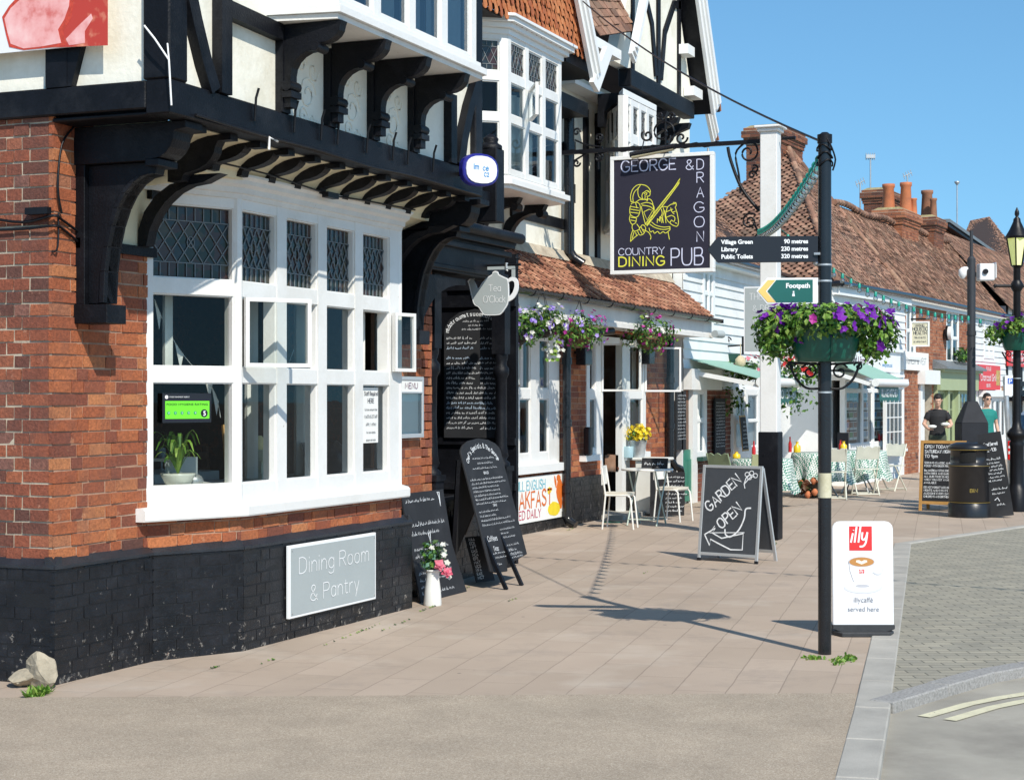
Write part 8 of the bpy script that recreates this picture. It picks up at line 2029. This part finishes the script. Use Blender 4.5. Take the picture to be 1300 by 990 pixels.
def fold_chair(loc,rz,label,grp,m,back=None):
    t=thing('folding_chair',label,'chair',loc,rz,grp);M=MW[t.name];T_=lambda *p:M@Vector(p)
    mb=MB(m);r=.014
    for s in(-.19,.19):
        mb.tube([T_(.20,s,0),T_(-.06,s,.46),T_(-.22,s,.84)],r,6);mb.tube([T_(-.22,s,0),T_(.18,s,.45)],r,6)
    for a in((.20,0.02),(-.22,0.02)): mb.tube([T_(a[0],-.19,.03),T_(a[0],.19,.03)],r*.8,5)
    mb.build('frame',t)
    mb=MB(m)
    for i in range(6): x=-.17+i*.065;mb.add([T_(x+a,b,z) for z in(.445,.46) for a,b in((0,-.2),(.052,-.2),(.052,.2),(0,.2))],[(3,2,1,0),(4,5,6,7),(0,1,5,4),(1,2,6,5),(2,3,7,6),(3,0,4,7)])
    mb.build('seat',t)
    mb=MB(m);o=T_(-.15,-.2,.62);vv=(T_(-.22,-.2,.84)-o).normalized();uu=(T_(-.15,.2,.62)-o).normalized();nn=uu.cross(vv)
    pts=[(0,0),(.40,0),(.40,.20)]+[(.40-.4*i/12,.20+.035*abs(math.sin(i*math.pi/4))) for i in range(1,12)]+[(0,.20)]
    mb.prism(o,uu,vv,nn,pts,.014);mb.build('backrest',t);return t
sage=mat('chair_sage',(.26,.33,.20),.55,.1);cream_c=mat('chair_cream',(.66,.66,.56),.5,.1)
fold_chair((16.95,.62,0),rad(-20),'sage green slatted chair with its back to the pub, farther left of the pair','sage green chairs behind the A-board',sage)
fold_chair((16.75,-.02,0),rad(20),'lighter sage chair back just above the Garden Open board','sage green chairs behind the A-board',mat('chair_pale_sage',(.42,.45,.26),.55,.1))
fold_chair((20.1,-.35,0),rad(15),'cream folding chair tucked in front of the nearer gingham table','cream folding chairs at the gingham tables',cream_c)
fold_chair((21.5,-.60,0),rad(25),'cream folding chair left of the farther gingham table','cream folding chairs at the gingham tables',cream_c)
fold_chair((23.1,-.75,0),rad(160),'cream folding chair right of the farther gingham table','cream folding chairs at the gingham tables',cream_c)
mb=MB(terr);
for _ in range(16):
    q=Vector((20.4+R.uniform(-.3,.5),.15+R.uniform(-.25,.25),R.uniform(.05,.35)));mb.lathe(q,[(.02,-.06),(.07,0),(.02,.06)],6)
leafy(mb,Vector((20.45,.15,.15)),(.4,.35,.2),150,.1,[leafd,woodbr],shell=0);tag(mb.build('autumn_planter'),'low planting of orange and dark leaves under the gingham table','plant')
# --- leaning parking sign pole
t=thing('parking_sign','leaning grey post with a small white parking plate','sign',(24,-2.5,0))
a=Wx(1284,600,23.5);a.z=0;b=Wx(1276,478,23.5);mb=MB(steelg);mb.tube([a,b],.045,10);mb.build('post',t)
mb=MB(pw);mb.fr(b,PX,Z,TV,-.02,.18,-.34,.02,.05,.06);mb.use(mat('parking_blue',(.02,.1,.5),.4));mb.fr(b,PX,Z,TV,.03,.12,-.13,-.03,.061,.065);mb.build('plate',t)
mb=MB(lettw);write(mb,'P',b+PX*.055-Z*.12+TV*.065,PX,Z,TV,.07,.18);mb.build('lettering',t)
# --- parked car (silver estate) at the right edge
cr=thing('parked_car','silver estate car seen from behind, parked at the right edge','car',(21.9,-3.74,0),rad(-4))
M=MW[cr.name];silver=mat('car_silver',(.42,.44,.46),.25,.03,3,50,0,metal=.6);tyre=mat('tyre',(.012,.012,.013),.8,.1);carg=glass('car_glass',(.12,.14,.15),1.5,.02,.15)
L,Wd=4.4,.86
# side profile (x forward from the rear bumper at 0)
low=[(0.02,.32),(0,.45),(.0,.62),(.05,.70),(.08,.95)];
secs=[]
prof=[(.0,.30,.0,.66),(.06,.28,.78,.97),(.4,.25,.86,.99),(1.2,.22,.87,.98),(2.4,.22,.87,.96),(3.2,.22,.86,.93),(3.9,.24,.82,.82),(4.3,.28,.74,.70),(4.42,.34,.55,.60)]
mb=MB(silver);ring=[]
for x,zb,w,zt in [(0,.32,.74,.62),(.04,.28,.82,.92),(.4,.24,.86,.98),(1.2,.22,.87,.97),(2.4,.22,.87,.95),(3.2,.22,.86,.93),(3.9,.24,.82,.84),(4.3,.28,.72,.72),(4.42,.36,.5,.6)]:
    ring.append([M@Vector((x,s*w*f,z)) for s,f,z in((-1,.85,zb),(-1,.98,zb+.14),(-1,1,(zb+zt)/2+.05),(-1,.96,zt-.05),(-1,.86,zt),(1,.86,zt),(1,.96,zt-.05),(1,1,(zb+zt)/2+.05),(1,.98,zb+.14),(1,.85,zb))])
vs_=[p for r_ in ring for p in r_];k=10;m=len(ring);fs=[(i*k+j,i*k+(j+1)%k,(i+1)*k+(j+1)%k,(i+1)*k+j) for i in range(m-1) for j in range(k)]+[tuple(range(k)),tuple(range((m-1)*k,m*k))[::-1]]
mb.add(vs_,[f[::-1] for f in fs],True);mb.build('body',cr)
mb=MB(silver);cab=[(.10,.97,.72,.95),(.28,.98,.68,1.38),(.6,.98,.66,1.46),(1.8,.97,.66,1.47),(2.5,.96,.66,1.40),(3.15,.93,.72,.98)]
top=[[M@Vector((x,s*w,z)) for s in(-1,1)] for x,_,w,z in cab]
vs_=[p for r_ in top[1:5] for p in r_];mb.add(vs_,[(0,2,3,1),(2,4,5,3),(4,6,7,5)]);mb.build('roof',cr)
mb=MB(carg);G0=lambda i:top[i]
mb.add(G0(0)+G0(1),[(0,1,3,2)]);mb.build('rear_window',cr);mb=MB(carg);mb.add(G0(4)+G0(5),[(0,1,3,2)]);mb.build('windscreen',cr)
for s in(0,1):
    mb=MB(carg);pts=[G0(i)[s] for i in range(6)];bot=[M@Vector((x,(-1,1)[s]*.80,.96)) for x in(.14,3.15)];mb.add([bot[0]]+pts[1:5]+[bot[1]],[tuple(range(6))]);mb.build('side_window',cr)
for s in(-1,1):
    for x in(.9,1.9): MB(iron).beam(M@Vector((x,s*.80,.96)),M@Vector((x-.03,s*.665,1.45)),.05,.03).build('door_pillar',cr)
for x in(.85,3.45):
    for s in(-1,1):
        c=M@Vector((x,s*.80,.31));ax=(M.to_3x3()@Vector((0,1,0)))*s
        mb=MB(tyre);mb.tube([c-ax*.16,c-ax*.0,c+ax*.07,c+ax*.075],[.30,.31,.31,.27],24);w_=mb.build('wheel',cr)
        mb=MB(steelg);mb.tube([c+ax*.05,c+ax*.082],[.2,.19],16);mb.build('rim',w_)
        mb=MB(blackp);mb.tube([c-ax*.15,c+ax*.055],.355,24);mb.build('wheel_arch',cr)
redl=mat('tail_red',(.65,.01,.01),.2,.1)
for s in(-1,1):
    mb=MB(redl);mb.fr(M@Vector((-.005,s*.78,.62)),M.to_3x3()@Y*s,Z,M.to_3x3()@NX,-.10,.05,0,.32,-.12,.015);lt_=mb.build('tail_light',cr,bevel=.012)
    mb=MB(pw);mb.fr(M@Vector((-.005,s*.78,.62)),M.to_3x3()@Y*s,Z,M.to_3x3()@NX,-.07,.03,.1,.15,.015,.018);mb.fr(M@Vector((-.005,s*.78,.62)),M.to_3x3()@Y*s,Z,M.to_3x3()@NX,-.07,.03,.2,.24,.015,.018);mb.build('lamp_lens',lt_)
mb=MB(mat('plate_yellow',(.7,.55,.05),.5));mb.fr(M@Vector((-.0,0,.52)),M.to_3x3()@Y,Z,M.to_3x3()@NX,-.26,.26,0,.11,0,.012);mb.build('number_plate',cr)
mb=MB(mat('bumper_dark',(.03,.03,.035),.5));mb.fr(M@Vector((.02,0,.30)),M.to_3x3()@Y,Z,M.to_3x3()@NX,-.80,.80,0,.12,-.1,.05);mb.build('bumper',cr,bevel=.02)
# corner stones at the foot of the wall
stm=mat('stone_pale',(.36,.31,.23),.9,.3,6,40,.9,dirt=(.36,.3,.2))
def rock(c,r,seed,label,sz=1):
    import bmesh
    bm=bmesh.new();bmesh.ops.create_icosphere(bm,subdivisions=3,radius=1);rr=random.Random(seed)
    off=[Vector((rr.uniform(-1,1),rr.uniform(-1,1),rr.uniform(-1,1))).normalized() for _ in range(16)];d=[rr.uniform(.42,.75) for _ in off]
    for v in bm.verts:
        p=v.co.copy()
        for o_,k in zip(off,d):
            if p.dot(o_)>k: p-=o_*(p.dot(o_)-k)
        p+=p.normalized()*rr.uniform(-.05,.05);v.co=Vector((p.x*r[0],p.y*r[1],p.z*r[2]))+Vector(c)
    me=bpy.data.meshes.new('rock');bm.to_mesh(me);bm.free();me.materials.append(stm);o=bpy.data.objects.new('corner_stone',me);COL.objects.link(o);MW[o.name]=Matrix.Identity(4);tag(o,label,'stone')
rock(Wx(50,850,-.12)*1,(.10,.15,.13),3,'pale jagged stone at the foot of the wall corner')
q=G(20,875);rock((q.x+.12,q.y+.02,.05),(.14,.16,.09),5,'lower pale stone beside the wall corner, nearest the left edge')
# ================================================================ PEOPLE
def rings(mb,R_,M,n=18,rot=None):
    """closed loft of ellipses: (x,y,z,half depth,half width)"""
    vs_=[]
    for x,y,z,a,b in R_:
        for k in range(n):
            t=2*math.pi*k/n;p=Vector((x+a*math.cos(t),y+b*math.sin(t),z))
            vs_.append(M@(rot(p) if rot else p))
    m=len(R_);mb.add(vs_,[(i*n+k,i*n+(k+1)%n,(i+1)*n+(k+1)%n,(i+1)*n+k) for i in range(m-1) for k in range(n)]+[tuple(range(n))[::-1],tuple(range((m-1)*n,m*n))],True)
def fuse(o,v,sm=6,f=.5):
    r=o.modifiers.new('remesh','REMESH');r.mode='VOXEL';r.voxel_size=v;r.use_smooth_shade=True
    c=o.modifiers.new('smooth','SMOOTH');c.factor=f;c.iterations=sm
HEADR=[(.050,0,1.512,.030,.030),(.040,0,1.530,.056,.046),(.026,0,1.560,.078,.060),(.016,0,1.600,.092,.069),(.010,0,1.645,.098,.074),(.004,0,1.690,.096,.074),(.0,0,1.725,.083,.066),(-.002,0,1.750,.058,.047),(-.003,0,1.762,.022,.018)]
def build_man(loc,rz,label,shirtc,trc,hair,armL,armR,glasses=False,pitch=0.,legs=((.02,.11),(.06,-.11))):
    t=thing('person',label,'person',loc,rz);M=MW[t.name]
    T_=lambda *p:M@Vector(p)
    piv=Vector((-.005,0,1.50));Rm=Matrix.Rotation(pitch,3,'Y')
    hd=lambda p:Rm@(Vector(p)-piv)+piv+Vector((pitch*.03,0,-pitch*.01))
    mb=MB(skin)
    rings(mb,HEADR,M,20,hd)
    mb.tube([M@Vector((-.02,0,1.41)),M@hd((-.008,0,1.49)),M@hd((.0,0,1.57))],[.064,.056,.054],14)
    rings(mb,[(0,0,.90,.085,.13),(0,0,1.08,.08,.12),(0,0,1.28,.095,.15),(-.005,0,1.40,.07,.15),(-.01,0,1.45,.05,.08)],M)
    mb.tube([M@hd((.098,0,1.665)),M@hd((.108,0,1.645)),M@hd((.122,0,1.622)),M@hd((.104,0,1.612))],[.010,.011,.015,.010],8)
    mb.tube([M@hd((.096,-.026,1.574)),M@hd((.107,0,1.576)),M@hd((.096,.026,1.574))],[.007,.010,.007],8)
    mb.tube([M@hd((.095,-.045,1.678)),M@hd((.104,0,1.680)),M@hd((.095,.045,1.678))],[.008,.009,.008],8)
    for s in(-1,1):
        mb.tube([M@hd((.008,s*.070,1.615)),M@hd((.0,s*.086,1.640)),M@hd((.004,s*.078,1.672))],[.009,.016,.010],8)
    for s,arm in((1,armL),(-1,armR)):
        sh=Vector((-.005,s*.165,1.385));e,w,p=map(Vector,arm)
        mb.tube([M@q for q in (sh,sh.lerp(e,.5),e,e.lerp(w,.35),w)],[.052,.046,.039,.040,.026],14)
        d=(p-w).normalized();sd=d.cross(Z)
        if sd.length<.1: sd=Vector((1,0,0))
        sd.normalize();dn=d.cross(sd)
        for k in range(4):
            o_=w+sd*(k-1.5)*.014;b0=w+d*.075+sd*(k-1.5)*.019;L_=(.060,.072,.066,.050)[k]
            mb.tube([M@o_,M@b0,M@(b0+d*L_*.45+dn*.008),M@(b0+d*L_*.75+dn*.034)],[.016,.0135,.0105,.0085],8)
        b0=w+d*.02+sd*(.018*-s);mb.tube([M@b0,M@(b0+d*.030+sd*.022*-s),M@(b0+d*.065+sd*.024*-s+dn*.012)],[.014,.012,.009],8)
    for s,(kx,ky) in ((1,legs[0]),(-1,legs[1])): mb.tube([M@Vector(q) for q in ((0,s*.09,.88),(kx,ky,.5),(0,ky*1.05,.06))],[.07,.05,.035],12)
    b=mb.build('body',t);fuse(b,.0075,4)
    mb=MB(shirtc)
    rings(mb,[(0,0,.885,.118,.165),(0,0,.93,.120,.168),(.0,0,1.02,.112,.155),(.0,0,1.10,.110,.152),(.0,0,1.20,.118,.166),(.0,0,1.30,.118,.180),(-.005,0,1.375,.098,.178),(-.01,0,1.420,.080,.130),(-.012,0,1.440,.070,.088)],M,24)
    for s,arm in((1,armL),(-1,armR)):
        sh=Vector((-.008,s*.150,1.375));e=Vector(arm[0]);q=sh.lerp(e,.62);mb.tube([M@Vector((-.008,s*.06,1.372)),M@Vector((-.008,s*.125,1.368)),M@Vector((-.006,s*.165,1.352)),M@sh.lerp(e,.35),M@q],[.062,.066,.068,.068,.064],16)
    # soft folds
    for k in range(7):
        z=.96+.05*k;a=R.uniform(-.8,.8);mb.tube([M@Vector((.108*math.cos(a+f),.155*math.sin(a+f),z+.03*f)) for f in(-.5,-.2,.1,.4)],[.004,.010,.010,.004],6)
    fuse(mb.build('tshirt',t),.010,4)
    mb=MB(trc)
    rings(mb,[(0,0,.965,.112,.160),(0,0,.90,.122,.172),(0,0,.84,.115,.172),(0,0,.78,.09,.15)],M,24)
    for s,(kx,ky) in ((1,legs[0]),(-1,legs[1])): mb.tube([M@Vector(q) for q in ((0,s*.085,.90),(.005,s*.092,.78),(kx,ky,.50),(kx*.6,ky*1.03,.28),(0,ky*1.05,.055))],[.095,.090,.068,.064,.056],16)
    fuse(mb.build('trousers',t),.011,4)
    # hair: short, with sideburns and a lower back
    n=36;rowsz=[(.012,0,1.600,.098,.078),(.010,0,1.625,.101,.080),(.008,0,1.650,.103,.081),(.006,0,1.675,.104,.082),(.003,0,1.695,.103,.081),(.001,0,1.715,.098,.078),(-.001,0,1.735,.088,.071),(-.003,0,1.755,.070,.057),(-.004,0,1.770,.045,.037),(-.004,0,1.778,.015,.012)]
    vs_=[];rr=random.Random(3)
    for x,y,z,a,b_ in rowsz:
        for k in range(n):
            th=2*math.pi*k/n;w_=1+rr.uniform(-.02,.035);vs_.append(M@hd((x-.006+a*w_*math.cos(th),y+b_*w_*math.sin(th),z+rr.uniform(-.003,.006))))
    fs=[]
    for i_ in range(len(rowsz)-1):
        for k in range(n):
            th=abs(((2*math.pi*(k+.5)/n)+math.pi)%(2*math.pi)-math.pi);zz=rowsz[i_][2]
            lim=1.712 if th<.95 else (1.655 if th<1.35 else (1.60 if 1.45<th<1.60 else (1.655 if th<1.85 else 1.59)))
            if zz>=lim: fs.append((i_*n+k,i_*n+(k+1)%n,(i_+1)*n+(k+1)%n,(i_+1)*n+k))
    mb=MB(hair);mb.add(vs_,fs,True);h_=mb.build('hair',t);so_=h_.modifiers.new('thick','SOLIDIFY');so_.thickness=.012;so_.offset=-1
    ew=mat('eye_white',(.7,.68,.64),.3,.02) if 'eye_white' not in MATS else MATS['eye_white'];lip=mat('lips',(.42,.17,.14),.5,.05) if 'lips' not in MATS else MATS['lips']
    for s in(-1,1):
        mb=MB(ew);c_e=hd((.090,s*.030,1.652));mb.lathe(M@c_e-Z*.007,[(.004,0),(.011,.004),(.011,.009),(.004,.013)],8);mb.use(inkd);mb.lathe(M@hd((.0985,s*.030,1.652))-Z*.004,[(.002,0),(.005,.003),(.002,.007)],6)
        mb.use(hair);mb.tube([M@hd((.097,s*.012,1.674)),M@hd((.100,s*.030,1.680)),M@hd((.088,s*.048,1.674))],.0045,5);mb.build('eye',t)
    mb=MB(lip);mb.tube([M@hd((.100,-.022,1.574)),M@hd((.1125,0,1.5765)),M@hd((.100,.022,1.574))],[.002,.0055,.002],6);mb.build('mouth',t)
    for s,(kx,ky) in ((1,legs[0]),(-1,legs[1])):
        mb=MB(bkf);y_=ky*1.05;rings(mb,[(.045,y_,.0,.135,.046),(.045,y_,.03,.138,.048),(.03,y_,.06,.11,.044),(.0,y_,.095,.055,.042)],M,16);mb.build('shoe',t)
    if glasses:
        mb=MB(bkf)
        for s in(-1,1): mb.tube([M@hd((.106,s*.010,1.654)),M@hd((.104,s*.030,1.652)),M@hd((.092,s*.052,1.654))],[.010,.016,.011],8);mb.tube([M@hd((.092,s*.054,1.658)),M@hd((.01,s*.083,1.660))],.003,5)
        mb.build('sunglasses',t)
    return t,M
blk=mat('tshirt_black',(.012,.012,.014),.8,.2,5,40,.2);tealm=mat('tshirt_teal',(.01,.20,.17),.8,.1,5,40,.2);trg=mat('trousers_olive',(.05,.065,.045),.85,.2,5,40,.2);jean=mat('trousers_navy',(.02,.03,.06),.85,.2,5,40,.2);hairb=mat('hair_dark',(.010,.007,.006),.7,.3,30,90,.3)
p1=Vector((27.3,-.94,0));fc=math.atan2(CY-p1.y,CX-p1.x)+.05
t,M1=build_man(p1,fc,'man in black T-shirt and olive trousers looking down at papers in both hands',blk,trg,hairb,[(.03,.27,1.13),(.23,.19,1.08),(.31,.15,1.10)],[(.03,-.27,1.14),(.23,-.17,1.03),(.31,-.13,1.05)],pitch=.42)
for s,(a,b,c) in enumerate(((.345,.135,1.145),(.345,-.12,1.095))):
    mb=MB(paper);q=M1@Vector((a,b,c));mb.lathe(q,[(.02,-.03),(.06,-.022),(.075,.012),(.035,.032)],10,sx=.8,sy=1.25);tag(mb.build('paper_cup_bundle'),'white crumpled paper held in the %s of the man in black'%('left hand' if s==0 else 'right hand'),'paper')
p2=Vector((29.6,-1.62,0));fc=math.atan2(CY-p2.y,CX-p2.x)+.5
build_man(p2,fc,'man in teal T-shirt and sunglasses partly hidden behind the camera column',tealm,jean,hairb,[(-.02,.235,1.12),(.04,.26,.88),(.07,.26,.80)],[(-.05,-.235,1.12),(-.02,-.26,.88),(.0,-.26,.80)],glasses=True,pitch=.08,legs=((.10,.11),(-.06,-.11)))
# ================================================================ CAMERA, SUN, SKY
cam=bpy.data.cameras.new('camera');co=bpy.data.objects.new('camera',cam);COL.objects.link(co)
co.location=(CX,CY,H)
f3=Vector((fw[0],fw[1],0));r3=Vector((rt[0],rt[1],0))
co.matrix_world=Matrix((( r3.x,0,-f3.x,CX),(r3.y,0,-f3.y,CY),(0,1,0,H),(0,0,0,1)))
cam.sensor_width=36;cam.lens=36*F/1300;cam.shift_y=10/1300;cam.clip_start=.1;cam.clip_end=2000
sc.camera=co
sun=bpy.data.lights.new('sun','SUN');so=bpy.data.objects.new('sun',sun);COL.objects.link(so)
sun.energy=5.0;sun.angle=rad(.5);sun.color=(1,.94,.84)
so.rotation_euler=SUND.to_track_quat('-Z','Y').to_euler()
w=bpy.data.worlds.new('World');sc.world=w;w.use_nodes=True;nt=w.node_tree
bg=nt.nodes['Background'];sk=nt.nodes.new('ShaderNodeTexSky');sk.sky_type='NISHITA';sk.sun_disc=False
sk.sun_elevation=math.atan2(-SUND.z,1);sk.sun_rotation=math.atan2(-SUND.x,-SUND.y)
sk.altitude=0;sk.air_density=1.0;sk.dust_density=.3;sk.ozone_density=2.5
tc=nt.nodes.new('ShaderNodeTexCoord');va=nt.nodes.new('ShaderNodeVectorMath');va.operation='MULTIPLY_ADD';va.inputs[1].default_value=(1,1,.8);va.inputs[2].default_value=(0,0,.10)
vn=nt.nodes.new('ShaderNodeVectorMath');vn.operation='NORMALIZE';nt.links.new(tc.outputs['Generated'],va.inputs[0]);nt.links.new(va.outputs[0],vn.inputs[0]);nt.links.new(vn.outputs[0],sk.inputs[0])
tintn=nt.nodes.new('ShaderNodeMix');tintn.data_type='RGBA';tintn.blend_type='MULTIPLY';tintn.inputs[0].default_value=1;tintn.inputs[7].default_value=(.64,.95,1.03,1)
nt.links.new(sk.outputs[0],tintn.inputs[6]);nt.links.new(tintn.outputs[2],bg.inputs[0]);bg.inputs[1].default_value=.15
sc.view_settings.view_transform='Standard';sc.view_settings.look='None';sc.view_settings.exposure=0;sc.view_settings.gamma=1
sc.cycles.max_bounces=6;sc.cycles.transparent_max_bounces=12
